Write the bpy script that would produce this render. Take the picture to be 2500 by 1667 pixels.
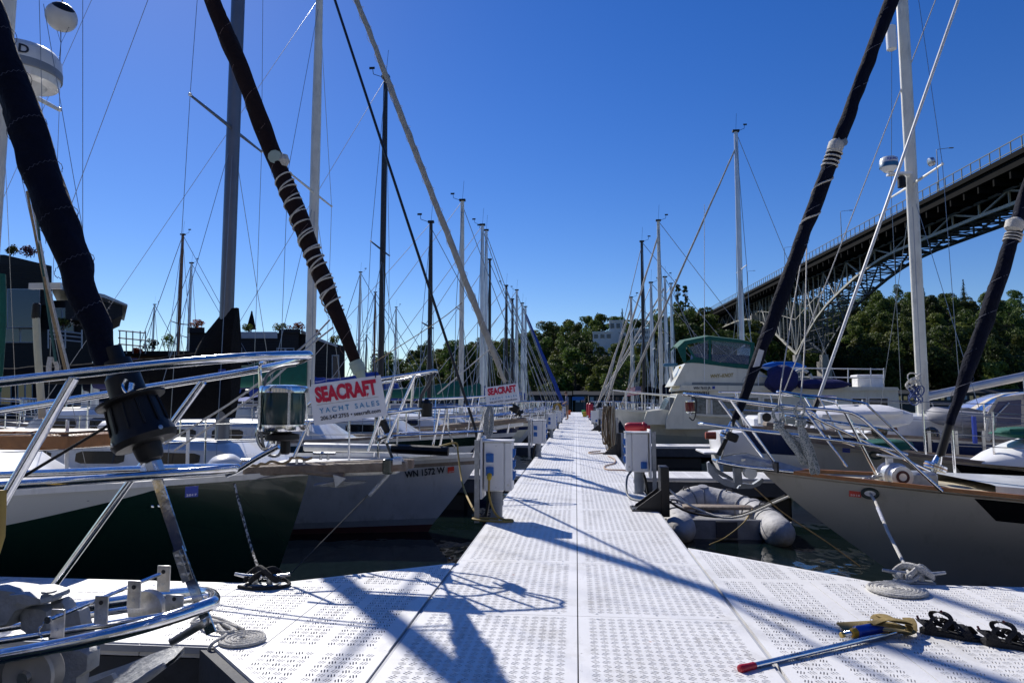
import bpy, bmesh, math, random
import numpy as np
from mathutils import Vector, Matrix
rnd = random.Random(7)
R = math.radians
sc = bpy.context.scene
for o in list(bpy.data.objects): bpy.data.objects.remove(o)
COL = sc.collection

# ---------------------------------------------------------------- camera
EYE, YAW, TILT, FPX = 1.15, R(5.33), R(5.02), 1666.7
cam = bpy.data.cameras.new('camera'); cam.lens = 24; cam.sensor_width = 36
cam.clip_start = 0.05; cam.clip_end = 6000
co = bpy.data.objects.new('camera', cam); COL.objects.link(co)
co.location = (0, 0, EYE); co.rotation_euler = (math.pi/2 + TILT, 0, YAW)
sc.camera = co

# ---------------------------------------------------------------- sky, sun, exposure
SUN_AZ, SUN_EL = R(-35.5), R(37.5)          # azimuth measured from +Y towards +X
w = bpy.data.worlds.new('World'); sc.world = w; w.use_nodes = True
nt = w.node_tree; nt.nodes.clear()
sky = nt.nodes.new('ShaderNodeTexSky'); sky.sky_type = 'NISHITA'; sky.sun_disc = False
sky.sun_elevation = SUN_EL; sky.sun_rotation = SUN_AZ
sky.altitude = 0; sky.air_density = 1.0; sky.dust_density = 0.08; sky.ozone_density = 4.5
bg = nt.nodes.new('ShaderNodeBackground'); bg.inputs[1].default_value = 0.094
hs = nt.nodes.new('ShaderNodeHueSaturation'); hs.inputs['Saturation'].default_value = 1.30; hs.inputs['Hue'].default_value = 0.5175
wo = nt.nodes.new('ShaderNodeOutputWorld')
nt.links.new(sky.outputs[0], hs.inputs['Color']); nt.links.new(hs.outputs[0], bg.inputs[0]); nt.links.new(bg.outputs[0], wo.inputs[0])
sl = bpy.data.lights.new('sun', 'SUN'); sl.energy = 5.0; sl.angle = R(0.53); sl.color = (1, 0.955, 0.89)
so = bpy.data.objects.new('sun', sl); COL.objects.link(so)
sd = Vector((math.sin(SUN_AZ)*math.cos(SUN_EL), math.cos(SUN_AZ)*math.cos(SUN_EL), math.sin(SUN_EL)))
so.rotation_euler = sd.to_track_quat('Z', 'Y').to_euler(); so.location = (-20, 30, 40)
vs = sc.view_settings; vs.view_transform = 'Standard'; vs.look = 'None'; vs.exposure = 0.2; vs.gamma = 1.0
vs.use_curve_mapping = False
sc.cycles.max_bounces = 8; sc.cycles.transparent_max_bounces = 12; sc.cycles.use_denoising = True
sc.cycles.caustics_reflective = False; sc.cycles.caustics_refractive = False

# ---------------------------------------------------------------- measuring: survey sight (x, y) of a 2352-wide print -> point on a plane
_r = Vector((math.cos(YAW), math.sin(YAW), 0))
_f = Vector((-math.sin(YAW)*math.cos(TILT), math.cos(YAW)*math.cos(TILT), math.sin(TILT)))
_u = _r.cross(_f)
def _ray(x, y):
    k = 2500/2352
    return _f + _r*((x*k-1250)/FPX) - _u*((y*k-833.5)/FPX)
def PY(x, y, Y): d = _ray(x, y); return Vector((0,0,EYE)) + d*(Y/d.y)
def PX(x, y, X): d = _ray(x, y); return Vector((0,0,EYE)) + d*(X/d.x)
def PZ(x, y, Z): d = _ray(x, y); return Vector((0,0,EYE)) + d*((Z-EYE)/d.z)
V = Vector

# ---------------------------------------------------------------- materials
MATS = {}
def M(name, col, rough=0.5, metal=0.0, var=0.12, vs=6.0, bump=0.0, bs=80.0, spec=0.5, coat=0.0, col2=None, dirt=None, sub=None):
    """procedural principled material: base colour broken up by noise, optional second colour, optional fine relief"""
    if name in MATS: return MATS[name]
    m = bpy.data.materials.new(name); m.use_nodes = True
    n = m.node_tree.nodes; l = m.node_tree.links
    b = n['Principled BSDF']
    b.inputs['Roughness'].default_value = rough; b.inputs['Metallic'].default_value = metal
    b.inputs['Specular IOR Level'].default_value = spec
    b.inputs['Coat Weight'].default_value = coat; b.inputs['Coat Roughness'].default_value = 0.08
    tc = n.new('ShaderNodeTexCoord')
    nz = n.new('ShaderNodeTexNoise'); nz.inputs['Scale'].default_value = vs; nz.inputs['Detail'].default_value = 6; nz.inputs['Roughness'].default_value = 0.62
    l.new(tc.outputs['Object'], nz.inputs['Vector'])
    rp = n.new('ShaderNodeValToRGB')
    c = Vector(col); c2 = Vector(col2) if col2 else c*(1-var)
    rp.color_ramp.elements[0].position = 0.34; rp.color_ramp.elements[1].position = 0.66
    hi = c if col2 else c*(1+var*0.5)
    rp.color_ramp.elements[0].color = (*c2, 1); rp.color_ramp.elements[1].color = (*[min(x, 0.92) for x in hi], 1)
    l.new(nz.outputs[0], rp.inputs[0])
    out = rp.outputs[0]
    if dirt:      # (colour, scale, amount): streaky grime
        n2 = n.new('ShaderNodeTexNoise'); n2.inputs['Scale'].default_value = dirt[1]; n2.inputs['Detail'].default_value = 8; n2.inputs['Roughness'].default_value = 0.7
        mp = n.new('ShaderNodeMapping'); mp.inputs['Scale'].default_value = (1, 1, 0.35)
        l.new(tc.outputs['Object'], mp.inputs[0]); l.new(mp.outputs[0], n2.inputs['Vector'])
        r2 = n.new('ShaderNodeValToRGB'); r2.color_ramp.elements[0].position = 0.52; r2.color_ramp.elements[1].position = 0.75
        r2.color_ramp.elements[1].color = (dirt[2],)*3 + (1,)
        l.new(n2.outputs[0], r2.inputs[0])
        mx = n.new('ShaderNodeMix'); mx.data_type = 'RGBA'
        l.new(r2.outputs[0], mx.inputs[0]); l.new(out, mx.inputs[6]); mx.inputs[7].default_value = (*dirt[0], 1)
        out = mx.outputs[2]
    l.new(out, b.inputs['Base Color'])
    if rough > 0.12:
        mr = n.new('ShaderNodeMapRange'); mr.inputs[3].default_value = max(rough-0.08, 0.02); mr.inputs[4].default_value = min(rough+0.1, 1)
        l.new(nz.outputs[0], mr.inputs[0]); l.new(mr.outputs[0], b.inputs['Roughness'])
    if bump:
        n3 = n.new('ShaderNodeTexNoise'); n3.inputs['Scale'].default_value = bs; n3.inputs['Detail'].default_value = 4
        l.new(tc.outputs['Object'], n3.inputs['Vector'])
        bp = n.new('ShaderNodeBump'); bp.inputs['Strength'].default_value = bump; bp.inputs['Distance'].default_value = 0.02
        l.new(n3.outputs[0], bp.inputs['Height']); l.new(bp.outputs[0], b.inputs['Normal'])
    MATS[name] = m
    return m
def glassy(name, col, rough=0.05, trans=0.8):
    m = M(name, col, rough, 0, 0.05); b = m.node_tree.nodes['Principled BSDF']
    b.inputs['Transmission Weight'].default_value = trans; b.inputs['IOR'].default_value = 1.1
    return m
def rope_mat(name, col, col2, scale=60, thr=0.5):
    """braided rope: two yarn colours in a fine check along the line"""
    if name in MATS: return MATS[name]
    m = M(name, col, 0.85, 0, 0.1, bump=0.6, bs=160)
    n = m.node_tree.nodes; l = m.node_tree.links
    tc = n.new('ShaderNodeTexCoord'); vo = n.new('ShaderNodeTexVoronoi'); vo.inputs['Scale'].default_value = scale
    l.new(tc.outputs['Object'], vo.inputs['Vector'])
    r = n.new('ShaderNodeValToRGB'); r.color_ramp.interpolation = 'CONSTANT'; r.color_ramp.elements[1].position = thr
    r.color_ramp.elements[0].color = (*col, 1); r.color_ramp.elements[1].color = (*col2, 1)
    sx = n.new('ShaderNodeSeparateColor'); l.new(vo.outputs['Color'], sx.inputs[0]); l.new(sx.outputs[0], r.inputs[0])
    l.new(r.outputs[0], n['Principled BSDF'].inputs['Base Color'])
    return m

chrome = M('polished_steel', (0.78,0.79,0.81), 0.125, 1.0, 0.10, 45, spec=0.5, bump=0.03, bs=35, dirt=((0.45,0.33,0.22),26,0.35))
satin = M('satin_plate', (0.72,0.70,0.66), 0.30, 0.8, 0.16, 60, bump=0.06, dirt=((0.3,0.22,0.15),30,0.5))
steel = M('brushed_steel', (0.55,0.56,0.57), 0.3, 1.0, 0.12, 40)
galv = M('galvanised_steel', (0.42,0.44,0.46), 0.5, 0.75, 0.22, 25, bump=0.15, bs=60)
cast = M('cast_galvanised', (0.40,0.41,0.42), 0.55, 0.12, 0.2, 14, bump=0.3, bs=50)
alum = M('mast_aluminium', (0.62,0.63,0.63), 0.34, 0.55, 0.1, 3)
mastwhite = M('mast_white_paint', (0.66,0.65,0.58), 0.4, 0, 0.1, 4, dirt=((0.2,0.19,0.17),5,0.5))
mastgrey = M('mast_dark_grey', (0.16,0.17,0.19), 0.35, 0.55, 0.12, 3)
mastblack = M('mast_black_paint', (0.018,0.018,0.02), 0.4, 0, 0.2, 3)
mastwood = M('mast_varnished_wood', (0.16,0.07,0.03), 0.4, 0, 0.2, 5)
white = M('white_gelcoat', (0.74,0.74,0.72), 0.28, 0, 0.06, 2.5, coat=0.3, dirt=((0.35,0.34,0.31),4,0.35))
cream = M('cream_gelcoat', (0.70,0.67,0.54), 0.32, 0, 0.07, 2.5, coat=0.25, dirt=((0.34,0.31,0.24),3,0.4))
greyhull = M('pale_grey_gelcoat', (0.46,0.44,0.40), 0.22, 0, 0.05, 1.5, coat=0.5)
whitehull = M('chalky_white_hull', (0.54,0.54,0.55), 0.45, 0, 0.08, 3, dirt=((0.30,0.30,0.28),3,0.5))
greenhull = M('dark_green_hull', (0.008,0.022,0.017), 0.16, 0, 0.2, 2, coat=0.5)
navyhull = M('navy_hull', (0.012,0.022,0.075), 0.2, 0, 0.15, 2, coat=0.4)
blackpaint = M('black_gloss_paint', (0.008,0.008,0.009), 0.18, 0, 0.2, 3, coat=0.3)
blackplastic = M('black_plastic', (0.006,0.006,0.007), 0.45, 0, 0.3, 12, bump=0.05, spec=0.35)
rubber = M('black_rubber', (0.02,0.02,0.021), 0.7, 0, 0.2, 15, bump=0.1)
blacksteel = M('black_painted_steel', (0.014,0.014,0.015), 0.5, 0, 0.25, 9, dirt=((0.06,0.04,0.03),6,0.6))
redpaint = M('red_bottom_paint', (0.085,0.024,0.022), 0.7, 0, 0.25, 5)
deckgrey = M('nonskid_grey', (0.42,0.42,0.40), 0.75, 0, 0.08, 6, bump=0.3, bs=200)
deckwhite = M('nonskid_white', (0.66,0.66,0.63), 0.7, 0, 0.08, 6, bump=0.25, bs=200)
decktan = M('nonskid_tan', (0.46,0.41,0.30), 0.75, 0, 0.08, 6, bump=0.3, bs=200)
teak = M('oiled_teak', (0.33,0.13,0.035), 0.4, 0, 0.3, 9, bump=0.2, bs=60)
oldteak = M('weathered_teak', (0.22,0.18,0.145), 0.8, 0, 0.3, 12, bump=0.4, bs=50, dirt=((0.25,0.10,0.04),7,0.5))
navycloth = M('navy_canvas', (0.0035,0.0055,0.016), 0.85, 0, 0.3, 7, bump=0.5, bs=40, spec=0.15)
maroon = M('maroon_canvas', (0.018,0.010,0.010), 0.9, 0, 0.3, 8, bump=0.5, bs=40, spec=0.2)
blackcloth = M('black_canvas', (0.007,0.007,0.008), 0.92, 0, 0.3, 7, bump=0.6, bs=25, spec=0.15)
tancloth = M('grey_tan_canvas', (0.40,0.37,0.31), 0.9, 0, 0.15, 8, bump=0.4, bs=40)
bluecloth = M('blue_canvas', (0.02,0.06,0.30), 0.85, 0, 0.2, 7, bump=0.5, bs=30)
blueviolet = M('indigo_canvas', (0.016,0.018,0.10), 0.85, 0, 0.25, 7, bump=0.5, bs=30)
greencloth = M('green_canvas', (0.006,0.10,0.075), 0.85, 0, 0.2, 7, bump=0.4, bs=30)
creamcloth = M('cream_canvas', (0.56,0.51,0.43), 0.9, 0, 0.1, 7, bump=0.3, bs=30)
whitecloth = M('white_cover_cloth', (0.70,0.70,0.72), 0.9, 0, 0.06, 5, bump=0.3, bs=20)
wire = M('stay_wire', (0.30,0.31,0.32), 0.4, 0.7, 0.1, 30)
darkwire = M('dark_stay', (0.05,0.055,0.06), 0.5, 0.2, 0.1, 30)
whiterope = rope_mat('white_braid', (0.62,0.60,0.55), (0.50,0.48,0.43), 150)
greyrope = rope_mat('grey_flecked_braid', (0.46,0.47,0.46), (0.16,0.20,0.20), 170, 0.62)
tanrope = M('tan_rope', (0.36,0.26,0.14), 0.9, 0, 0.3, 30, bump=0.5, bs=120)
yellowrope = M('yellow_hose', (0.40,0.27,0.06), 0.6, 0, 0.2, 10)
blackrope = M('black_rope', (0.015,0.015,0.016), 0.85, 0, 0.3, 60, bump=0.6, bs=150)
pedwhite = M('pedestal_white', (0.76,0.76,0.75), 0.45, 0, 0.05, 5, dirt=((0.36,0.33,0.28),6,0.35))
pvcgrey = M('grey_pvc', (0.24,0.26,0.28), 0.5, 0, 0.1, 8)
socketblue = M('socket_blue', (0.01,0.12,0.42), 0.45, 0, 0.15, 20)
yellow = M('yellow_plastic', (0.65,0.42,0.02), 0.45)
redplastic = M('red_plastic', (0.42,0.02,0.03), 0.4, 0, 0.12, 8)
orange = M('orange_plastic', (0.7,0.12,0.02), 0.5)
darkwin = M('tinted_window', (0.012,0.014,0.017), 0.06, 0, 0.1, 2, spec=0.7)
signwhite = M('sign_white', (0.80,0.80,0.80), 0.35, 0, 0.03, 3)
signred = M('sign_red', (0.60,0.015,0.05), 0.5, 0, 0.05)
signblue = M('sign_blue', (0.04,0.28,0.50), 0.5, 0, 0.05)
ink = M('print_black', (0.02,0.02,0.025), 0.5)
stickerred = M('sticker_red', (0.62,0.05,0.03), 0.5)
stickerblue = M('sticker_blue', (0.015,0.04,0.30), 0.5)
goldink = M('gold_lettering', (0.34,0.25,0.06), 0.45)
deckplastic = M('white_deck_plastic', (0.80,0.79,0.77), 0.45, 0, 0.045, 2.2, bump=0.08, bs=120, dirt=((0.50,0.48,0.44),2.5,0.35))
deckside = M('dock_timber_dark', (0.045,0.05,0.06), 0.75, 0, 0.3, 6, bump=0.2, bs=30)
aluedge = M('deck_edge_grey', (0.42,0.43,0.45), 0.6, 0, 0.12, 8)
foam = M('float_black', (0.015,0.016,0.017), 0.7, 0, 0.3, 4)
rustm = M('rust_stain', (0.42,0.13,0.02), 0.9, 0, 0.3, 60)

def weather(m, amount=0.75):
    """scum line and run marks on topsides: dirt that clings just above the water and in vertical streaks"""
    n = m.node_tree.nodes; l = m.node_tree.links; b = n['Principled BSDF']; src = b.inputs['Base Color'].links[0].from_socket
    g = n.new('ShaderNodeNewGeometry'); sp = n.new('ShaderNodeSeparateXYZ'); l.new(g.outputs['Position'], sp.inputs[0])
    mp = n.new('ShaderNodeMapping'); mp.inputs['Scale'].default_value = (9,9,0.7); l.new(g.outputs['Position'], mp.inputs[0])
    nz = n.new('ShaderNodeTexNoise'); nz.inputs['Scale'].default_value = 1.0; nz.inputs['Detail'].default_value = 7; nz.inputs['Roughness'].default_value = .65; l.new(mp.outputs[0], nz.inputs['Vector'])
    ad = n.new('ShaderNodeMath'); ad.operation = 'MULTIPLY_ADD'; ad.inputs[1].default_value = -0.55; l.new(nz.outputs[0], ad.inputs[0]); l.new(sp.outputs[2], ad.inputs[2])
    r1 = n.new('ShaderNodeMapRange'); r1.inputs[1].default_value = -0.78; r1.inputs[2].default_value = -0.62; r1.inputs[3].default_value = amount; r1.inputs[4].default_value = 0; l.new(ad.outputs[0], r1.inputs[0])
    r2 = n.new('ShaderNodeMapRange'); r2.inputs[1].default_value = 0.56; r2.inputs[2].default_value = 0.72; r2.inputs[3].default_value = 0; r2.inputs[4].default_value = 0.34*amount; l.new(nz.outputs[0], r2.inputs[0])
    mx_ = n.new('ShaderNodeMath'); mx_.operation = 'MAXIMUM'; l.new(r1.outputs[0], mx_.inputs[0]); l.new(r2.outputs[0], mx_.inputs[1])
    mx = n.new('ShaderNodeMix'); mx.data_type = 'RGBA'; mx.inputs[7].default_value = (0.15,0.14,0.10,1)
    l.new(mx_.outputs[0], mx.inputs[0]); l.new(src, mx.inputs[6]); l.new(mx.outputs[2], b.inputs['Base Color'])
for _m in (white, cream, greyhull, whitehull, navyhull, pedwhite): weather(_m, 0.7 if _m is not navyhull else 0.4)

# ---------------------------------------------------------------- mesh builder
def cr(pts, n=6, closed=False):
    """Catmull-Rom through the points"""
    p = [Vector(q) for q in pts]
    if closed: p = [p[-1]] + p + [p[0], p[1]]
    else: p = [p[0]*2-p[1]] + p + [p[-1]*2-p[-2]]
    out = []
    for i in range(1, len(p)-2):
        a, b, c, d = p[i-1:i+3]
        for k in range(n):
            t = k/n
            out.append(0.5*((2*b)+(c-a)*t+(2*a-5*b+4*c-d)*t*t+(3*b-a-3*c+d)*t**3))
    if not closed: out.append(p[-2].copy())
    return out
class MB:
    def __init__(s): s.v = []; s.f = []; s.m = []
    def add(s, vs, fs, mi=0):
        o = len(s.v); s.v += [Vector(q) for q in vs]
        for f in fs: s.f.append([i+o for i in f]); s.m.append(mi)
        return s
    def box(s, c, d, mi=0, rot=None, bev=0.0):
        hx, hy, hz = d[0]/2, d[1]/2, d[2]/2
        if bev:
            e = min(bev, hx*.45, hy*.45, hz*.45)
            ring = [(-hx+e,-hy),(hx-e,-hy),(hx,-hy+e),(hx,hy-e),(hx-e,hy),(-hx+e,hy),(-hx,hy-e),(-hx,-hy+e)]
            ins = [(x*(hx-e)/hx, y*(hy-e)/hy) for x, y in ring]
            pts = [(x,y,-hz) for x,y in ins]+[(x,y,-hz+e) for x,y in ring]+[(x,y,hz-e) for x,y in ring]+[(x,y,hz) for x,y in ins]
            fs = [[7,6,5,4,3,2,1,0],[24+i for i in range(8)]]
            for r in range(3):
                for i in range(8):
                    j = (i+1) % 8; fs.append([r*8+i, r*8+j, r*8+8+j, r*8+8+i])
        else:
            pts = [(x,y,z) for z in (-hz,hz) for x,y in ((-hx,-hy),(hx,-hy),(hx,hy),(-hx,hy))]
            fs = [[3,2,1,0],[4,5,6,7],[0,1,5,4],[1,2,6,5],[2,3,7,6],[3,0,4,7]]
        rm = rot if rot is not None else Matrix.Identity(3)
        return s.add([rm @ Vector(p)+Vector(c) for p in pts], fs, mi)
    def tube(s, pts, r, n=8, mi=0, cap=True, closed=False, flat=1.0, up=None):
        p = [Vector(q) for q in pts]
        if len(p) < 2: return s
        rr = r if isinstance(r, (list, tuple)) else [r]*len(p)
        N = len(p); o = len(s.v); prev = None
        for i in range(N):
            if closed: t = p[(i+1) % N]-p[i-1]
            else: t = p[min(i+1,N-1)]-p[max(i-1,0)]
            if t.length < 1e-9: t = Vector((0,0,1))
            t.normalize()
            if prev is None:
                a = Vector(up) if up is not None else (Vector((0,0,1)) if abs(t.z) < 0.9 else Vector((0,1,0)))
                u = (a - t*a.dot(t)).normalized()
            else:
                u = prev - t*prev.dot(t)
                u = u.normalized() if u.length > 1e-6 else t.orthogonal().normalized()
            prev = u; w_ = t.cross(u)
            for k in range(n):
                a = 2*math.pi*k/n
                s.v.append(p[i]+u*(math.cos(a)*rr[i])+w_*(math.sin(a)*rr[i]*flat))
        for i in range(N if closed else N-1):
            for k in range(n):
                i2 = (i+1) % N; k2 = (k+1) % n
                s.f.append([o+i*n+k, o+i*n+k2, o+i2*n+k2, o+i2*n+k]); s.m.append(mi)
        if cap and not closed:
            s.f.append([o+k for k in range(n)][::-1]); s.m.append(mi)
            s.f.append([o+(N-1)*n+k for k in range(n)]); s.m.append(mi)
        return s
    def lathe(s, prof, n=20, mi=0, c=(0,0,0), axis=(0,0,1), cap=True):
        """profile [(r, h)...] turned about axis through c"""
        ax = Vector(axis).normalized(); q = Vector((0,0,1)).rotation_difference(ax)
        o = len(s.v); c = Vector(c)
        for r_, h in prof:
            for k in range(n):
                a = 2*math.pi*k/n
                s.v.append(q @ Vector((r_*math.cos(a), r_*math.sin(a), h)) + c)
        for i in range(len(prof)-1):
            for k in range(n):
                k2 = (k+1) % n
                s.f.append([o+i*n+k, o+i*n+k2, o+(i+1)*n+k2, o+(i+1)*n+k]); s.m.append(mi)
        if cap:
            s.f.append([o+k for k in range(n)][::-1]); s.m.append(mi)
            s.f.append([o+(len(prof)-1)*n+k for k in range(n)]); s.m.append(mi)
        return s
    def prism(s, poly, dirv, mi=0):
        """polygon (3-D points, in order) extruded by dirv"""
        n = len(poly); d = Vector(dirv)
        a = [Vector(p) for p in poly]; b = [p+d for p in a]
        fs = [list(range(n))[::-1], list(range(n, 2*n))] + [[i, (i+1) % n, n+(i+1) % n, n+i] for i in range(n)]
        return s.add(a+b, fs, mi)
    def grid(s, rows, mi=0, mf=None):
        """rows of points -> quads"""
        o = len(s.v); nr = len(rows); nc = len(rows[0])
        for r_ in rows: s.v += [Vector(p) for p in r_]
        for i in range(nr-1):
            for j in range(nc-1):
                s.f.append([o+i*nc+j, o+i*nc+j+1, o+(i+1)*nc+j+1, o+(i+1)*nc+j]); s.m.append(mf(i,j) if mf else mi)
        return s
    def build(s, name, mats, parent=None, smooth=True, angle=40):
        me = bpy.data.meshes.new(name)
        inv = root_inv(parent)
        me.from_pydata([tuple(inv @ q) for q in s.v] if inv is not None else [tuple(q) for q in s.v], [], s.f)
        mats = mats if isinstance(mats, (list, tuple)) else [mats]
        for m in mats: me.materials.append(m)
        if len(mats) > 1: me.polygons.foreach_set('material_index', s.m)
        if smooth:
            me.polygons.foreach_set('use_smooth', [True]*len(me.polygons))
            me.set_sharp_from_angle(angle=R(angle))
        me.update()
        o = bpy.data.objects.new(name, me); COL.objects.link(o)
        if parent is not None: o.parent = parent
        return o
def root_inv(p):
    if p is None: return None
    while p.parent is not None: p = p.parent
    if p.type != 'EMPTY' and tuple(p.location) == (0,0,0): return None
    m = Matrix.Translation(p.location) @ p.rotation_euler.to_matrix().to_4x4()
    return m.inverted()
def tag(o, label=None, cat=None, group=None, kind=None):
    if label: o['label'] = label
    if cat: o['category'] = cat
    if group: o['group'] = group
    if kind: o['kind'] = kind
    return o
def thing(name, label, cat, loc=(0,0,0), rz=0, group=None):
    o = bpy.data.objects.new(name, None); COL.objects.link(o)
    o.empty_display_size = 0.1; o.location = loc; o.rotation_euler = (0,0,rz)
    return tag(o, label, cat, group)
def kids(o): return [c for c in bpy.data.objects if c.parent == o]
def copy_tree(o, loc, rz=0, label=None, scale=None):
    c = o.copy(); COL.objects.link(c); c.location = loc; c.rotation_euler = (0,0,rz)
    if scale is not None: c.scale = scale
    if label: c['label'] = label
    for ch in o.children:
        d = ch.copy(); COL.objects.link(d); d.parent = c
        for g in ch.children:
            e = g.copy(); COL.objects.link(e); e.parent = d
    return c
def text_mesh(txt, size, bold=0.0, space=1.0, shear=0.0):
    """lettering as flat faces: returns verts, faces in the x-y plane, origin bottom-left, plus width"""
    cu = bpy.data.curves.new('lettering', 'FONT'); cu.body = txt; cu.size = size; cu.offset = bold*size
    cu.space_character = space; cu.shear = shear; cu.resolution_u = 3; cu.fill_mode = 'FRONT'
    ob = bpy.data.objects.new('lettering', cu); COL.objects.link(ob)
    dg = bpy.context.evaluated_depsgraph_get(); dg.update()
    me = bpy.data.meshes.new_from_object(ob.evaluated_get(dg))
    vsl = [v.co.copy() for v in me.vertices]; fs = [list(p.vertices) for p in me.polygons]
    bpy.data.objects.remove(ob); bpy.data.curves.remove(cu); bpy.data.meshes.remove(me)
    x0 = min(v.x for v in vsl); x1 = max(v.x for v in vsl)
    return [V((v.x-x0, v.y, 0)) for v in vsl], fs, x1-x0
def lettering(name, txt, o, ex, ey, h, mat, parent, bold=0.0, space=1.0, width=None, nrm=0.002, shear=0.0):
    """put text on a plane: origin o (bottom-left), ex right, ey up (unit), cap height h; width squeezes it"""
    vs_, fs, wd = text_mesh(txt, 1.0, bold, space, shear)
    ch = 0.72; k = h/ch; kx = k if width is None else width/wd
    ex = Vector(ex).normalized(); ey = Vector(ey).normalized(); nz = ex.cross(ey)
    b = MB(); b.add([Vector(o)+ex*(v.x*kx)+ey*(v.y*k)+nz*nrm for v in vs_], fs)
    return b.build(name, mat, parent, smooth=False)
# ================================================================ water
WL = -0.55
def water_mat():
    m = bpy.data.materials.new('lake_water'); m.use_nodes = True
    n = m.node_tree.nodes; l = m.node_tree.links; b = n['Principled BSDF']
    b.inputs['Base Color'].default_value = (0.004, 0.009, 0.009, 1); b.inputs['Roughness'].default_value = 0.035
    b.inputs['IOR'].default_value = 1.33
    tc = n.new('ShaderNodeTexCoord'); mp = n.new('ShaderNodeMapping'); mp.inputs['Scale'].default_value = (1.0, 0.55, 1)
    mp.inputs['Rotation'].default_value = (0,0,R(25))
    l.new(tc.outputs['Object'], mp.inputs[0])
    a = n.new('ShaderNodeTexNoise'); a.inputs['Scale'].default_value = 1.1; a.inputs['Detail'].default_value = 3; a.inputs['Distortion'].default_value = 0.6
    c = n.new('ShaderNodeTexNoise'); c.inputs['Scale'].default_value = 3.6; c.inputs['Detail'].default_value = 2
    l.new(mp.outputs[0], a.inputs['Vector']); l.new(mp.outputs[0], c.inputs['Vector'])
    ad = n.new('ShaderNodeMath'); ad.operation = 'MULTIPLY_ADD'; ad.inputs[1].default_value = 0.22
    l.new(c.outputs[0], ad.inputs[0]); l.new(a.outputs[0], ad.inputs[2])
    bp = n.new('ShaderNodeBump'); bp.inputs['Strength'].default_value = 0.28; bp.inputs['Distance'].default_value = 0.10
    l.new(ad.outputs[0], bp.inputs['Height']); l.new(bp.outputs[0], b.inputs['Normal'])
    return m
b = MB(); b.grid([[(x, y, WL) for x in (-2500,-60,60,2500)] for y in (-60, 60, 420, 3500)])
tag(b.build('water', water_mat(), smooth=False), kind='structure')

# ================================================================ dock
def spot_rust(m):
    """rust freckles left by fasteners: tiny rare spots of their own shape"""
    n = m.node_tree.nodes; l = m.node_tree.links; b = n['Principled BSDF']
    src = b.inputs['Base Color'].links[0].from_socket
    g = n.new('ShaderNodeNewGeometry')
    vo = n.new('ShaderNodeTexVoronoi'); vo.inputs['Scale'].default_value = 3.2; vo.inputs['Randomness'].default_value = 1
    nz = n.new('ShaderNodeTexNoise'); nz.inputs['Scale'].default_value = 60
    l.new(g.outputs['Position'], vo.inputs['Vector']); l.new(g.outputs['Position'], nz.inputs['Vector'])
    ad = n.new('ShaderNodeMath'); ad.operation = 'MULTIPLY_ADD'; ad.inputs[1].default_value = 0.09
    l.new(nz.outputs[0], ad.inputs[0]); l.new(vo.outputs['Distance'], ad.inputs[2])
    lt = n.new('ShaderNodeMapRange'); lt.inputs[1].default_value = 0.055; lt.inputs[2].default_value = 0.085; lt.inputs[3].default_value = 0.85; lt.inputs[4].default_value = 0
    l.new(ad.outputs[0], lt.inputs[0])
    mx = n.new('ShaderNodeMix'); mx.data_type = 'RGBA'; mx.inputs[7].default_value = (0.45,0.15,0.03,1)
    l.new(lt.outputs[0], mx.inputs[0]); l.new(src, mx.inputs[6]); l.new(mx.outputs[2], b.inputs['Base Color'])
def wear(m):
    """scuffs, foot traffic and specks, laid out over the whole dock rather than per panel"""
    n = m.node_tree.nodes; l = m.node_tree.links; b = n['Principled BSDF']
    g = n.new('ShaderNodeNewGeometry'); col = None
    def noise(sc_, det, rough=.65, st=(1,1,1)):
        mp = n.new('ShaderNodeMapping'); mp.inputs['Scale'].default_value = st; l.new(g.outputs['Position'], mp.inputs[0])
        q = n.new('ShaderNodeTexNoise'); q.inputs['Scale'].default_value = sc_; q.inputs['Detail'].default_value = det; q.inputs['Roughness'].default_value = rough; l.new(mp.outputs[0], q.inputs['Vector']); return q.outputs[0]
    def ramp(o, a, c, hi):
        r = n.new('ShaderNodeMapRange'); r.inputs[1].default_value = a; r.inputs[2].default_value = c; r.inputs[3].default_value = 0; r.inputs[4].default_value = hi; l.new(o, r.inputs[0]); return r.outputs[0]
    cur = (0.80,0.79,0.775,1)
    for fac, dc in ((ramp(noise(0.9,6,.7),.40,.66,.9), (0.70,0.69,0.67,1)), (ramp(noise(3.2,9,.72,(1,.6,1)),.53,.70,.75), (0.52,0.50,0.46,1)), (ramp(noise(11,6,.6,(1,.25,1)),.60,.72,.6), (0.40,0.38,0.35,1)), (ramp(noise(40,3),.68,.74,.8), (0.22,0.19,0.15,1))):
        mx = n.new('ShaderNodeMix'); mx.data_type = 'RGBA'; l.new(fac, mx.inputs[0])
        if col is None: mx.inputs[6].default_value = cur
        else: l.new(col, mx.inputs[6])
        mx.inputs[7].default_value = dc; col = mx.outputs[2]
    l.new(col, b.inputs['Base Color'])
wear(deckplastic)
spot_rust(deckplastic)
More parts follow.
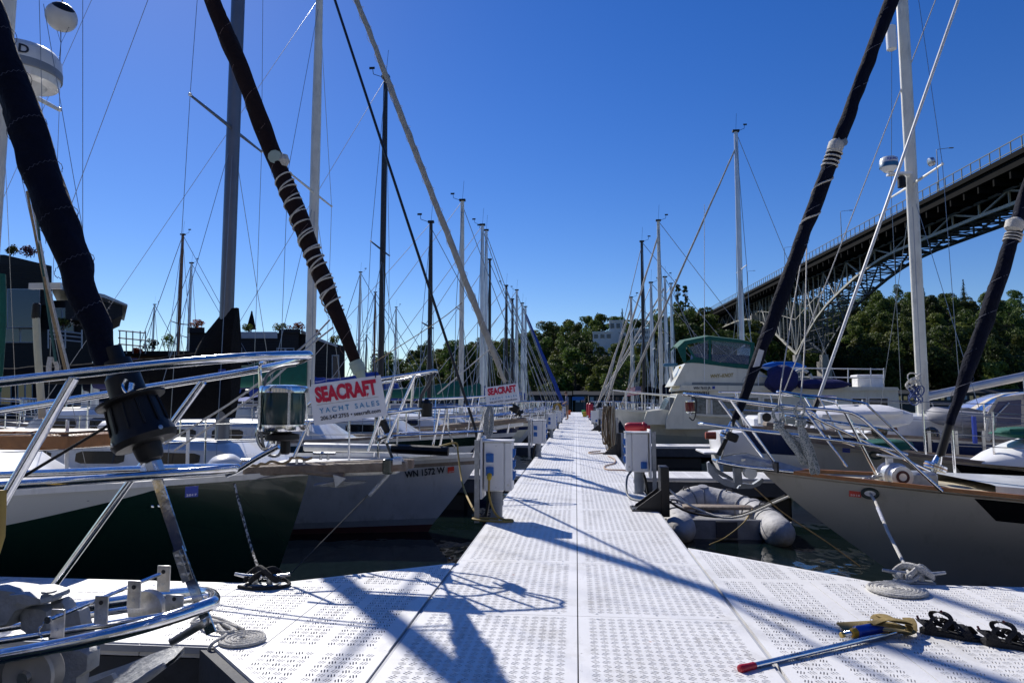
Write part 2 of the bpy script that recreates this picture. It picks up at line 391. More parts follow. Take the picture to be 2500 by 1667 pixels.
def slot_tile(p, ang, flip):
    """one square of the moulded pattern: three slots cut through at an angle, walls and all"""
    from mathutils.geometry import delaunay_2d_cdt
    ca, sa = math.cos(ang), math.sin(ang)
    if flip: ca, sa = math.cos(-ang), math.sin(-ang)
    pts = [(-p/2,-p/2),(p/2,-p/2),(p/2,p/2),(-p/2,p/2)]; holes = []
    for off, ln in ((-0.27*p, 0.50*p), (0.0, 0.66*p), (0.27*p, 0.50*p)):
        w_ = 0.062*p
        q = [(-ln/2,off-w_),(ln/2,off-w_),(ln/2+w_*.8,off),(ln/2,off+w_),(-ln/2,off+w_),(-ln/2-w_*.8,off)]
        holes.append([(x*ca-y*sa, x*sa+y*ca) for x,y in q])
    vs_ = [Vector(q) for q in pts]; faces = [list(range(4))]
    for h in holes:
        o = len(vs_); vs_ += [Vector(q) for q in h]; faces.append(list(range(o,o+len(h))))
    v, e, f, ov, oe, of = delaunay_2d_cdt(vs_, [], faces, 1, 1e-7)
    tris = [t for t, src in zip(f, of) if src == [0]]
    return [(q.x,q.y) for q in v], tris, holes
def inside(poly, x, y, d=0.0):
    n = len(poly)
    for i in range(n):
        ax, ay = poly[i]; bx, by = poly[(i+1) % n]; ex, ey = bx-ax, by-ay
        if (ex*(y-ay)-ey*(x-ax))/math.hypot(ex, ey) < d: return False
    return True
def clip_poly(sub, poly):
    n = len(poly)
    for i in range(n):
        ax, ay = poly[i]; bx, by = poly[(i+1) % n]; ex, ey = bx-ax, by-ay
        f = lambda q: ex*(q[1]-ay)-ey*(q[0]-ax)
        out = []
        for j in range(len(sub)):
            u, v = sub[j], sub[(j+1) % len(sub)]; fu, fv = f(u), f(v)
            if fu >= 0: out.append(u)
            if fu*fv < 0:
                t = fu/(fu-fv); out.append((u[0]+t*(v[0]-u[0]), u[1]+t*(v[1]-u[1])))
        sub = out
        if len(sub) < 3: return []
    return sub
TILES = {}
def panel_mesh(name, poly, ang=R(45), p=0.0422, depth=0.009, plain_x=None, plain_y=None, org=None):
    """moulded deck plank: solid edge, tiled slots, plain bars at intervals. poly: CCW outline"""
    key = (round(p,5), round(ang,3))
    if key not in TILES: TILES[key] = [slot_tile(p, ang, k) for k in (False, True)]
    b = MB()
    b.prism([(x,y,-0.06) for x,y in poly], (0,0,0.06-depth))
    n = len(poly)
    for i in range(n):   # outer skirt
        a, c = poly[i], poly[(i+1) % n]; b.add([(a[0],a[1],-depth),(c[0],c[1],-depth),(c[0],c[1],0),(a[0],a[1],0)],[[0,1,2,3]])
    xs = [q[0] for q in poly]; ys = [q[1] for q in poly]
    ox, oy = org if org else (min(xs), min(ys))
    for i in range(-1, int((max(xs)-ox)/p)+2):
        for j in range(-1, int((max(ys)-oy)/p)+2):
            x0, y0 = ox+i*p, oy+j*p; cx, cy = x0+p/2, y0+p/2
            sq = [(x0,y0),(x0+p,y0),(x0+p,y0+p),(x0,y0+p)]
            full = all(inside(poly, x, y, -1e-6) for x, y in sq); room = all(inside(poly, x, y, 0.002) for x, y in sq)
            plain = (plain_x and i % plain_x == plain_x-1) or (plain_y and j % plain_y == plain_y-1)
            if full and room and not plain:
                v, tr_, holes = TILES[key][(i+j) % 2]
                b.add([(cx+x, cy+y, 0) for x, y in v], tr_)
                for h in holes:
                    m = len(h); b.add([(cx+x,cy+y,0) for x,y in h]+[(cx+x,cy+y,-depth) for x,y in h], [[k,(k+1)%m,m+(k+1)%m,m+k] for k in range(m)])
            elif full: b.add([(x,y,0) for x,y in sq], [[0,1,2,3]])
            else:
                q = clip_poly(sq, poly)
                if q: b.add([(x,y,0) for x,y in q], [list(range(len(q)))])
    if n == 4:   # fastener heads along the plank
        for fx in (0.12,0.5,0.88):
            for fy in (0.035,0.965):
                c = (min(xs)+(max(xs)-min(xs))*fx, min(ys)+(max(ys)-min(ys))*fy); b.add([(c[0]+.0075*math.cos(a),c[1]+.0075*math.sin(a),.0012) for a in [math.pi*k/4 for k in range(8)]], [list(range(8))], 1)
    o = b.build(name, [deckplastic, galv], None, smooth=False); me = o.data
    bpy.data.objects.remove(o); return me
def rect(x0,y0,x1,y1): return [(x0,y0),(x1,y0),(x1,y1),(x0,y1)]
PW, PL = 0.850, 1.22
pm = panel_mesh('deck_panel', rect(0.003,0.0025,PW-0.003,PL-0.0025), R(34), PW/17-0.0003)
dock = thing('dock', None, None, (0,0,0)); dock['kind'] = 'structure'
def put_panel(me, loc, parent, rz=0, base=(0,0,0)):
    o = bpy.data.objects.new('deck_panel', me); COL.objects.link(o)
    o.location = V(loc)-V(base); o.rotation_euler = (0,0,rz); o.parent = parent; return o
Y0D = -1.07
NP = 62
for i in range(NP):
    put_panel(pm, (-PW, Y0D+i*PL, 0), dock); put_panel(pm, (0.0, Y0D+i*PL, 0), dock)
YE = Y0D+NP*PL
b = MB()
for s_ in (-1, 1):
    b.box((s_*0.80, (Y0D+YE)/2, -0.17), (0.09, YE-Y0D, 0.21))
b.box((0, (Y0D+YE)/2, -0.17), (0.09, YE-Y0D, 0.2))
for i in range(0, NP*2): b.box((0, Y0D+0.3+i*0.61, -0.165), (1.5, 0.07, 0.18))
b.build('stringer', deckside, dock, smooth=False)
fl_me = None
for i in range(0, NP, 3):
    if fl_me is None:
        b = MB(); b.box((0,0,0), (1.45, 2.6, 0.48), bev=0.05); o = b.build('float', foam, None, smooth=False); fl_me = o.data
    else: o = bpy.data.objects.new('float', fl_me); COL.objects.link(o)
    o.parent = dock; o.location = (0, Y0D+1.2+i*PL, -0.52)
b = MB()
for s_ in (-1, 1): b.box((s_*(PW+0.008), (Y0D+YE)/2, -0.022), (0.014, YE-Y0D, 0.03))
b.build('edge_trim', aluedge, dock, smooth=False)
def gusset(name, tri): return panel_mesh(name, tri, R(72), 0.0475, plain_x=6)
put_panel(gusset('deck_panel', [(-0.872,4.29),(-0.872,4.95),(-1.93,4.29)]), (0,0,0), dock)
put_panel(gusset('deck_panel', [(-0.872,3.205),(-1.725,3.205),(-0.872,2.36)]), (0,0,0), dock)
put_panel(gusset('deck_panel', [(0.872,4.645),(1.93,4.645),(0.872,5.62)]), (0,0,0), dock)
put_panel(gusset('deck_panel', [(0.872,2.30),(0.872,1.0),(2.2,2.30)]), (0,0,0), dock)
b = MB()
b.prism([(-0.872,4.955,-0.30),(-1.95,4.285,-0.30),(-1.95,4.33,-0.30),(-0.872,5.0,-0.30)], (0,0,0.285))
b.prism([(-0.872,2.355,-0.30),(-1.735,3.21,-0.30),(-1.78,3.19,-0.30),(-0.872,2.30,-0.30)], (0,0,0.285))
b.prism([(0.872,5.63,-0.30),(1.94,4.65,-0.30),(1.97,4.68,-0.30),(0.872,5.68,-0.30)], (0,0,0.285))
b.build('gusset_beam', deckside, dock, smooth=False)
# finger piers: panels 0.61 along the finger
fmesh = {}
def finger(side, yc, width, length, label=None, x0=0.872):
    f = thing('finger_pier', None, None, (side*x0, yc, 0)); f['kind'] = 'structure'
    key = round(width, 2)
    if key not in fmesh:
        fmesh[key] = panel_mesh('deck_panel', rect(0.003,-width/2,0.607,width/2), R(72), 0.0475, plain_x=6)
    n = int(length/0.61)
    for i in range(n):
        o = bpy.data.objects.new('deck_panel', fmesh[key]); COL.objects.link(o); o.parent = f
        o.location = ((i*0.61) if side > 0 else -(i+1)*0.61, 0, 0)
    L = n*0.61; cx = side*(x0+L/2)
    b = MB()
    for s_ in (-1, 1): b.box((cx, yc+s_*(width/2-0.05), -0.17), (L, 0.08, 0.2))
    b.box((side*(x0+L), yc, -0.16), (0.06, width, 0.2))
    for i in range(n): b.box((side*(x0+0.3+i*0.61), yc, -0.17), (0.06, width-0.2, 0.16))
    b.build('stringer', deckside, f, smooth=False)
    b = MB()
    for s_ in (-1, 1): b.box((cx, yc+s_*(width/2+0.007), -0.022), (L, 0.012, 0.03))
    b.build('edge_trim', aluedge, f, smooth=False)
    for k in range(int(L/2.4)):
        b = MB(); b.box((side*(x0+1.6+k*2.4), yc, -0.5), (1.5, width*0.8, 0.45), bev=0.05); b.build('float', foam, f, smooth=False)
    return f
finger(-1, 3.747, 1.085, 8.6)
finger(1, 3.470, 2.35, 8.6)
for k in range(1, 8):
    finger(-1, 3.78+7.45*k, 1.0, 8.6)
    finger(1, 3.70+7.45*k, 1.0, 8.6)

# ================================================================ hillside
SKY = [(700, 905), (800, 880), (850, 860), (900, 829), (960, 816), (1040, 812), (1100, 809), (1180, 785), (1240, 762), (1300, 742), (1350, 738), (1420, 742), (1480, 748), (1530, 725), (1580, 702), (1640, 705), (1700, 702), (1760, 690), (1820, 680), (1900, 712), (1980, 690), (2060, 680), (2150, 685), (2250, 688), (2352, 682), (2500, 680), (2700, 690)]
def skyline(x):
    for i in range(len(SKY)-1):
        if SKY[i][0] <= x <= SKY[i+1][0]:
            t = (x-SKY[i][0])/(SKY[i+1][0]-SKY[i][0]); return SKY[i][1]+t*(SKY[i+1][1]-SKY[i][1])
    return SKY[0][1] if x < SKY[0][0] else SKY[-1][1]
def az_px(az): # azimuth (rad, from +Y to +X) -> print x at the horizon
    a = az+YAW; return (1250+FPX*math.tan(a)/math.cos(TILT)*1.0)*2352/2500
def hill_R(az):
    x = az_px(az)
    t = min(1, max(0, (x-800)/700)); r0 = 330-125*t
    if x > 1520: r0 = 205+min(1,(x-1520)/130)*62
    return r0, r0+150
TREE_H = 11.0
def hill_h(az, r):
    r0, r1 = hill_R(az); x = az_px(az)
    d = _ray(x, skyline(x)); el = d.z/math.hypot(d.x, d.y)
    top = EYE + el*r1 - TREE_H*0.9
    t = (r-r0)/(r1-r0)
    if t <= 0: return WL-2.0+min(0,t)*3
    if t > 1: return top - (t-1)*6
    s_ = t*(1.35-0.35*t)
    return max(-0.5, -0.5 + (top+0.5)*s_ + 0.8*math.sin(az*70+r*0.13))
b = MB(); rows = []
AZ0, AZ1 = R(-20), R(48)
for i in range(60):
    az = AZ0+(AZ1-AZ0)*i/59
    r0, r1 = hill_R(az)
    rows.append([(math.sin(az)*r, math.cos(az)*r, hill_h(az, r)) for r in [r0-12, r0, *(r0+150*k/12 for k in range(1,13)), r1+60, r1+200]])
b.grid(rows)
hm = M('forest_floor', (0.012,0.017,0.007), 0.95, 0, 0.5, 0.25, bump=0.8, bs=0.8, spec=0.1)
tag(b.build('hill', hm), kind='structure')

# ---- trees
def leafmat(name, c, t=0.35):
    m = bpy.data.materials.new(name); m.use_nodes = True; n = m.node_tree.nodes; l = m.node_tree.links
    b = n['Principled BSDF']; b.inputs['Roughness'].default_value = 0.6; b.inputs['Specular IOR Level'].default_value = 0.25
    g = n.new('ShaderNodeNewGeometry'); oi = n.new('ShaderNodeObjectInfo')
    nz = n.new('ShaderNodeTexNoise'); nz.inputs['Scale'].default_value = 0.35; nz.inputs['Detail'].default_value = 3
    l.new(g.outputs['Position'], nz.inputs['Vector'])
    ad = n.new('ShaderNodeMath'); ad.operation = 'ADD'; l.new(nz.outputs[0], ad.inputs[0])
    mu = n.new('ShaderNodeMath'); mu.operation = 'MULTIPLY_ADD'; mu.inputs[1].default_value = 0.5; mu.inputs[2].default_value = -0.25
    l.new(oi.outputs['Random'], mu.inputs[0]); l.new(mu.outputs[0], ad.inputs[1])
    r = n.new('ShaderNodeValToRGB'); cv = Vector(c)
    r.color_ramp.elements[0].position = 0.3; r.color_ramp.elements[0].color = (*(cv*0.6), 1)
    r.color_ramp.elements[1].position = 0.75; r.color_ramp.elements[1].color = (cv.x*1.55, cv.y*1.3, cv.z*1.1, 1)
    hv = n.new('ShaderNodeHueSaturation'); l.new(ad.outputs[0], r.inputs[0]); l.new(r.outputs[0], hv.inputs['Color'])
    h1 = n.new('ShaderNodeMapRange'); h1.inputs[3].default_value = 0.475; h1.inputs[4].default_value = 0.53; l.new(oi.outputs['Random'], h1.inputs[0]); l.new(h1.outputs[0], hv.inputs['Hue'])
    fr_ = n.new('ShaderNodeMath'); fr_.operation = 'FRACT'; m7 = n.new('ShaderNodeMath'); m7.operation = 'MULTIPLY'; m7.inputs[1].default_value = 7.31; l.new(oi.outputs['Random'], m7.inputs[0]); l.new(m7.outputs[0], fr_.inputs[0])
    h2 = n.new('ShaderNodeMapRange'); h2.inputs[3].default_value = 0.72; h2.inputs[4].default_value = 1.25; l.new(fr_.outputs[0], h2.inputs[0]); l.new(h2.outputs[0], hv.inputs['Value'])
    l.new(hv.outputs[0], b.inputs['Base Color'])
    tr = n.new('ShaderNodeBsdfTranslucent'); mx = n.new('ShaderNodeMixShader'); mx.inputs[0].default_value = t
    l.new(hv.outputs[0], tr.inputs[0]); l.new(b.outputs[0], mx.inputs[1]); l.new(tr.outputs[0], mx.inputs[2])
    l.new(mx.outputs[0], n['Material Output'].inputs[0])
    return m
leafs = [leafmat('leaf_mid', (0.078,0.118,0.026), .38), leafmat('leaf_dark', (0.062,0.102,0.026), .38), leafmat('leaf_bright', (0.105,0.135,0.03), .38)]
coniferm = leafmat('conifer_needles', (0.016,0.032,0.015), 0.15)
bark = M('bark', (0.06,0.045,0.032), 0.95, 0, 0.3, 3, bump=0.6, bs=6)
def leafcloud(b, lobes, n, size, rg, squash=0.8):
    for _ in range(n):
        c, r_ = rg.choices(lobes, weights=[q[1]**2 for q in lobes])[0]
        while True:
            d = V((rg.gauss(0,1), rg.gauss(0,1), rg.gauss(0,1)))
            if d.length > 0.1: break
        d.normalize()
        if d.z < -0.55 and rg.random() < 0.7: d.z = -d.z
        p = V(c) + V((d.x, d.y, d.z*squash))*r_*rg.uniform(0.72, 1.06)
        nn = (d + V((rg.uniform(-1,1), rg.uniform(-1,1), rg.uniform(-1,1)))*0.8).normalized()
        t = nn.orthogonal().normalized(); t = Matrix.Rotation(rg.uniform(0,6.28), 3, nn) @ t; u = nn.cross(t)
        s_ = size*rg.uniform(0.6, 1.3)
        b.add([p-t*s_, p-u*s_*0.6, p+t*s_, p+u*s_*0.6], [[0,1,2,3]])
def broadleaf(seed, h, rw, mat, n=1500, leaf=0.42, label='tree', name='broadleaf_tree'):
    rg = random.Random(seed)
    t = thing(name, label, 'tree')
    b = MB(); b.tube(cr([(0,0,-1.5),(0.1,0,h*0.2),(rg.uniform(-.4,.4),rg.uniform(-.3,.3),h*0.6),(0,0.1,h*0.85)],4), [0.32]*3+[0.28]*3+[0.22]*3+[0.12]*4, 6)
    for k in range(5):
        a = rg.uniform(0,6.28); z = h*rg.uniform(0.3,0.6)
        b.tube([(0.05,0,z),(math.cos(a)*rw*0.4,math.sin(a)*rw*0.4,z+h*0.14),(math.cos(a)*rw*0.75,math.sin(a)*rw*0.75,z+h*0.2)], [0.14,0.09,0.04], 5)
    b.build('trunk', bark, t)
    lobes = []
    for k in range(26):
        a = rg.uniform(0,6.28); q = math.sqrt(rg.random()); zz = rg.uniform(0.18, 0.94)
        prof = math.sin(min(1,(zz*0.95+0.18))*math.pi)**0.6 if zz < 0.82 else 0.55
        lobes.append(((math.cos(a)*rw*q*0.75*prof, math.sin(a)*rw*q*0.75*prof, h*zz), rw*rg.uniform(0.16,0.38)))
    b = MB(); leafcloud(b, lobes, n, leaf, rg)
    b.build('crown', mat, t, smooth=False)
    return t
def conifer(seed, h, rw, label='conifer', name='conifer_tree'):
    rg = random.Random(seed); t = thing(name, label, 'tree')
    b = MB(); b.tube([(0,0,-1.5),(0,0,h*0.5),(0,0,h*0.98)], [0.28,0.18,0.03], 6); b.build('trunk', bark, t)
    b = MB(); z = h*0.12
    while z < h*0.98:
        r_ = rw*(1-z/h)**0.8*rg.uniform(0.8,1.1); k = 7
        for i in range(k):
            a = rg.uniform(0,6.28); rr = r_*rg.uniform(0.7,1.1)+0.12
            e = V((math.cos(a)*rr, math.sin(a)*rr, z-rr*0.28)); s_ = V((-math.sin(a), math.cos(a), 0))
            for q in range(6):
                f0 = q/6; c = V((0,0,z+0.2)).lerp(e, f0+0.12)
                wd = rr*0.26*(1.1-f0)+0.12; jt = V((0,0,rg.uniform(-.25,.12)))
                b.add([c+s_*wd+jt, c-s_*wd*0.9+jt*1.3, c+(e.normalized()*rr*0.3)-V((0,0,0.35))], [[0,1,2]])
        z += h*0.033
    b.build('crown', coniferm, t, smooth=False)
    return t
HL = 'broadleaf tree in the dense wood covering the hillside'; HG = 'broadleaf trees on the wooded hillside'
protos = [broadleaf(11+i, h, rw, leafs[m], n, lf, HL) for i, (h, rw, m, n, lf) in enumerate([(10,4.6,0,3600,.27),(9,5.0,1,3800,.28),(11.5,4.4,0,3600,.27),(8,4.4,2,3200,.26),(12,5.0,1,4000,.28),(7,3.6,2,2600,.24)])]
for p in protos: p['group'] = HG
cprot = [conifer(31, 15, 3.2, 'dark conifer rising among the broadleaf trees on the hillside'), conifer(32, 12, 2.6, 'dark conifer rising among the broadleaf trees on the hillside')]
for p in cprot: p['group'] = 'conifers on the wooded hillside'
used = set()
def plant(pr, loc, rz, s_, label=None):
    if pr.name not in used:
        used.add(pr.name); pr.location = loc; pr.rotation_euler = (0,0,rz); pr.scale = (s_,s_,s_)
        if label: pr['label'] = label
        return pr
    return copy_tree(pr, loc, rz, label, (s_,s_,s_))
tr = random.Random(5)
cnt = 0
for row in range(10):
    az = R(-16.5)+row*.013
    while az < R(31.5):
        r0, r1 = hill_R(az); x = az_px(az)
        t = (row+0.15+tr.uniform(-.25,.25))/9.4
        r = r0+3+(r1-r0-6)*t
        z = hill_h(az, r)
        blocked = False
        px, py = math.sin(az)*r, math.cos(az)*r
        if 70 < px < 90 and z > 20: blocked = True          # clear of the bridge deck
        if 62 < px < 100 and 225 < py < 268: blocked = True   # clear of its pier
        step = 9.8/r*(1.0 if x > 1200 else 0.72)
        if x < 838: blocked = True
        if not blocked and cnt < 296:
            pr = tr.choice(protos if row > 0 else protos[:5])
            s_ = tr.uniform(0.85, 1.3)*(1.02 if row >= 8 else 1.28)*(1.1 if row < 2 else 1)*(1.18 if x < 1150 else (1.15 if x > 1560 else 1))
            plant(pr, (px, py, z-0.6), tr.uniform(0,6.28), s_); cnt += 1
        az += step*tr.uniform(0.75, 1.25)
# distinct skyline trees: print x, top y, size, kind, label
def on_ridge(x, ytop, h, pr, label, dr=0.95):
    a = math.atan((x*2500/2352-1250)/FPX*math.cos(TILT))-YAW; r0, r1 = hill_R(a); r = r0+(r1-r0)*dr
    d = _ray(x, ytop); zt = EYE + d.z/math.hypot(d.x,d.y)*r
    hh = 15 if pr in cprot[:1] else 12 if pr in cprot else 11.5
    o = plant(pr, (math.sin(a)*r, math.cos(a)*r, zt-h), tr.uniform(0,6.28), h/hh, label)
    if 'group' in o.keys() and label: del o['group']
on_ridge(2228, 640, 17, cprot[0], 'tallest dark conifer on the right skyline, beyond the bridge')
on_ridge(2135, 660, 15, cprot[1], 'dark conifer on the skyline just right of the tall white radar mast')
on_ridge(2010, 665, 13, protos[4], 'dark broad tree on the skyline showing under the bridge arch')
on_ridge(1024, 785, 13, cprot[1], 'small dark conifer on the low ridge left of the dock end')
on_ridge(1375, 717, 13, cprot[0], 'spreading dark conifer on the ridge beside the white blocks')
on_ridge(1432, 708, 12, cprot[1], 'dark conifer standing over the white apartment block on the ridge')
poplar = broadleaf(77, 16, 2.2, leafs[1], 1500, 0.4, 'tall columnar poplar on the ridge left of the bridge end', 'poplar_tree')
used_p = poplar
used.add(poplar.name)
def pop(x, y, h, label, o=None):
    a = math.atan((x*2500/2352-1250)/FPX*math.cos(TILT))-YAW; r0, r1 = hill_R(a); r = r0+(r1-r0)*0.95
    d = _ray(x, y); zt = EYE+d.z/math.hypot(d.x,d.y)*r
    s_ = h/16.5
    if o is None: copy_tree(poplar, (math.sin(a)*r, math.cos(a)*r, zt-h), x, label, (s_,s_,s_))
    else: o.location = (math.sin(a)*r, math.cos(a)*r, zt-h); o.scale = (s_,s_,s_); o['label'] = label
pop(1562, 645, 17, 'left of the two tall poplars on the ridge left of the bridge end', poplar)
pop(1580, 648, 17, 'right of the two tall poplars on the ridge left of the bridge end')

# ================================================================ buildings on the ridge
bw = M('far_white_render', (0.62,0.63,0.65), 0.7, 0, 0.06, 0.5)
fglass = M('far_window', (0.05,0.06,0.08), 0.15, 0, 0.2, 1)
def block(x0, x1, yt, yb, dist, label, nx, nz):
    a = _ray((x0+x1)/2, (yt+yb)/2); k = dist/math.hypot(a.x, a.y)
    c = V((a.x*k, a.y*k, 0)); az = math.atan2(a.x, a.y)
    wd = (x1-x0)*2500/2352/FPX*dist
    z1 = EYE+_ray(x0, yt).z/math.hypot(a.x,a.y)*dist; z0 = EYE+_ray(x0, yb).z/math.hypot(a.x,a.y)*dist
    t = thing('apartment_building', label, 'building', (c.x, c.y, z0-8), -az)
    b = MB(); ex = V((math.cos(az), -math.sin(az), 0)); ey = V((math.sin(az), math.cos(az), 0))
    rm = Matrix((ex, ey, V((0,0,1)))).transposed()
    b.box(c+ey*5+V((0,0,(z0-8+z1)/2)), (wd, 10, z1-z0+8), rot=rm); b.build('wall', bw, t, smooth=False)
    b = MB(); b.box(c+ey*5+V((0,0,z1+0.25)), (wd+0.6, 10.6, 0.5), rot=rm); b.build('roof', bw, t, smooth=False)
    for i in range(nx):
        for j in range(nz):
            p = c+ex*(-wd/2+wd*(i+0.5)/nx)+V((0,0,z0+(z1-z0)*(j+0.55)/nz))
            q = MB(); q.box(p-ey*0.05, (wd/nx*0.62, 0.3, (z1-z0)/nz*0.5), rot=rm); q.build('window', fglass, t, smooth=False)
block(1400, 1440, 738, 760, 285, 'small white flat-roofed building at the top of the ridge', 3, 1)
block(1458, 1500, 757, 795, 262, 'white apartment block with rows of windows on the wooded slope', 4, 3)
block(1362, 1405, 764, 782, 285, 'low white building half hidden in the trees on the slope', 3, 1)
# ================================================================ high-level arch bridge, parallel to the dock
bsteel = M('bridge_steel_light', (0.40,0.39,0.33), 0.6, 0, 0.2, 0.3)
bsteel2 = M('bridge_steel_shaded', (0.085,0.10,0.11), 0.65, 0, 0.2, 0.3)  # darker copy of the steel: shade behind and under the deck put into colour
bweb = M('bridge_web_shaded', (0.24,0.25,0.24), 0.6, 0, 0.2, 0.3)  # near web greyed: the deck's shadow is put into its colour
brail = M('bridge_rail', (0.13,0.15,0.145), 0.75, 0, 0.15, 0.5)
bdeckm = M('bridge_deck_dark', (0.012,0.012,0.012), 0.95, 0, 0.25, 0.2, spec=0.05)
br = thing('arch_bridge', 'high steel arch truss bridge crossing above the trees on the right', 'bridge', (79.7, 238, WL))
XN, XF = 77.3, 86.4
ZD = 45.0
def zdk(y): return 42.5+(y-118)*0.0285
AR = [(40,26),(60,30.2),(80,33.2),(100,35.0),(127.3,36.0),(135.7,36.4),(149.2,36.8),(161,37.1),(170,37.3),(179,37.1),(188.4,36.2),(197,34.9),(206.3,33.1),(216.7,30.8),(225.9,27.8),(233.4,24.5),(241.4,20.8),(247.2,17.6)]
AL = [(247.2,17.6),(261.1,23.1),(273.5,28.1),(287.3,32.9),(300.8,36.0),(315.8,38.3),(332.6,39.5),(351.5,39.9),(376,40.3),(420,41.2)]
YP = 247.2
def arch_z(y, tab):
    for i in range(len(tab)-1):
        if tab[i][0] <= y <= tab[i+1][0]:
            t = (y-tab[i][0])/(tab[i+1][0]-tab[i][0]); return tab[i][1]*(1-t)+tab[i+1][1]*t
    return tab[-1][1]
Y0B, Y1B = 40, 420
b = MB()
b.prism([(72.8,Y0B,zdk(Y0B)-2.7),(89.4,Y0B,zdk(Y0B)-2.7),(89.4,Y0B,zdk(Y0B)-0.9),(72.8,Y0B,zdk(Y0B)-0.9)], (0,Y1B-Y0B,zdk(Y1B)-zdk(Y0B)))
b.build('deck', bdeckm, br, smooth=False)
b = MB()
for x in (72.6, 89.4): b.prism([(x-0.25,Y0B,zdk(Y0B)-1.2),(x+0.25,Y0B,zdk(Y0B)-1.2),(x+0.25,Y0B,zdk(Y0B)-0.3),(x-0.25,Y0B,zdk(Y0B)-0.3)], (0,Y1B-Y0B,zdk(Y1B)-zdk(Y0B)))
b.build('parapet', bdeckm, br, smooth=False)
fb_me = None; y = Y0B+1.0
while y < Y1B:
    if fb_me is None:
        b = MB(); b.box((0,0,0), (16, 0.45, 1.6)); o = b.build('floor_beam', bdeckm, None, smooth=False); fb_me = o.data
    else: o = bpy.data.objects.new('floor_beam', fb_me); COL.objects.link(o)
    o.parent = br; o.location = V((81, y, zdk(y)-3.3))-br.location; y += 4.6
# railing: rails and single posts
for x in (72.5,):
    for dz in (1.75, 0.05):
        b = MB(); b.box((x, (Y0B+Y1B)/2, (zdk(Y0B)+zdk(Y1B))/2+dz), (0.14, Y1B-Y0B, 0.13), rot=Matrix.Rotation(math.atan(0.0285), 3, 'X')); b.build('rail', brail, br, smooth=False)
pmb = MB(); pmb.box((0,0,0.75), (0.15,0.15,2.1)); po = pmb.build('rail_post', brail, br, smooth=False); pme = po.data
bpy.data.objects.remove(po)
pmb = MB(); pmb.box((0,0,0.75), (0.15,0.15,2.1)); po = pmb.build('rail_post', brail, None, smooth=False); pme = po.data; bpy.data.objects.remove(po)
y = 112.0
while y < 372:
    o = bpy.data.objects.new('rail_post', pme); COL.objects.link(o); o.parent = br
    o.location = V((72.5, y, zdk(y)))-br.location; y += 2.9
def bar(name, p, q, w_, m, d=None):
    b = MB(); p = V(p); q = V(q); t = (q-p); L = t.length; t.normalize()
    b.tube([p, q], w_*0.7071, 4, up=(1,1,0) if abs(t.z) > 0.9 else (1,0,1)); return b.build(name, m, br, smooth=False)
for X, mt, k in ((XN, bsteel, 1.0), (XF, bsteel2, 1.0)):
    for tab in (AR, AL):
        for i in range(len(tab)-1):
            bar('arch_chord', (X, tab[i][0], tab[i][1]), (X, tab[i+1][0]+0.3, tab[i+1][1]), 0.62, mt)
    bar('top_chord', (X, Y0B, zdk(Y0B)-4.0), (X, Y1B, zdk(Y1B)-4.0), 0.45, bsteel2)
    # web: verticals and W diagonals
    ys = list(np.arange(44, YP-2, 9.2)) + [YP] + list(np.arange(YP+9.2, 412, 9.2))
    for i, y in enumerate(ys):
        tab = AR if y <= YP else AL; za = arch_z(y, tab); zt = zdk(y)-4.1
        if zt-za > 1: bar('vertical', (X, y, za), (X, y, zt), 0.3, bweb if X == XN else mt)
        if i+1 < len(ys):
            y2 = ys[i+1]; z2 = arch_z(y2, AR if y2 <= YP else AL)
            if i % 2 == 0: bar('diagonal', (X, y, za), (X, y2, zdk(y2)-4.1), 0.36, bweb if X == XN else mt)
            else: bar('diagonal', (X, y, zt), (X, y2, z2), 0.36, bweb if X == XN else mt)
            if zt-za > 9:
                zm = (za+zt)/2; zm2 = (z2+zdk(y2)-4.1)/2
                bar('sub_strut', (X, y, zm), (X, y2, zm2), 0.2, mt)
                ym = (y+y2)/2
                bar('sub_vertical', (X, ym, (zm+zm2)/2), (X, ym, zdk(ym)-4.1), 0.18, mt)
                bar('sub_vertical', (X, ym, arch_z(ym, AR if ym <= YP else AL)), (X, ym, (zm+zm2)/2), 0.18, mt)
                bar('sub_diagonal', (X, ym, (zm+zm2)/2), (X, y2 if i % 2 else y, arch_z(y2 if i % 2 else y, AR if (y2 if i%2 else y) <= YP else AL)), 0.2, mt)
# cross bracing between the two trusses
for tab in (AR, AL):
    b = MB()
    ys = np.arange(tab[0][0]+2, tab[-1][0], 6.2)
    for i in range(len(ys)-1):
        y, y2 = ys[i], ys[i+1]; z, z2 = arch_z(y, tab), arch_z(y2, tab)
        b.tube([(XN,y,z),(XF,y,z)], 0.2, 4); b.tube([(XN,y,z),(XF,y2,z2)], 0.14, 4); b.tube([(XF,y,z),(XN,y2,z2)], 0.14, 4)
        zt = zdk(y)-4.2
        if zt-z > 4:
            for q in range(int((zt-z)/5)+1):
                za, zb = z+(zt-z)*q/(int((zt-z)/5)+1), z+(zt-z)*(q+1)/(int((zt-z)/5)+1)
                b.tube([(XN,y,za),(XF,y,zb)], 0.11, 4); b.tube([(XF,y,za),(XN,y,zb)], 0.11, 4); b.tube([(XN,y,zb),(XF,y,zb)], 0.1, 4)
    tag(b.build('cross_bracing', bsteel2, br, smooth=False), kind='stuff')
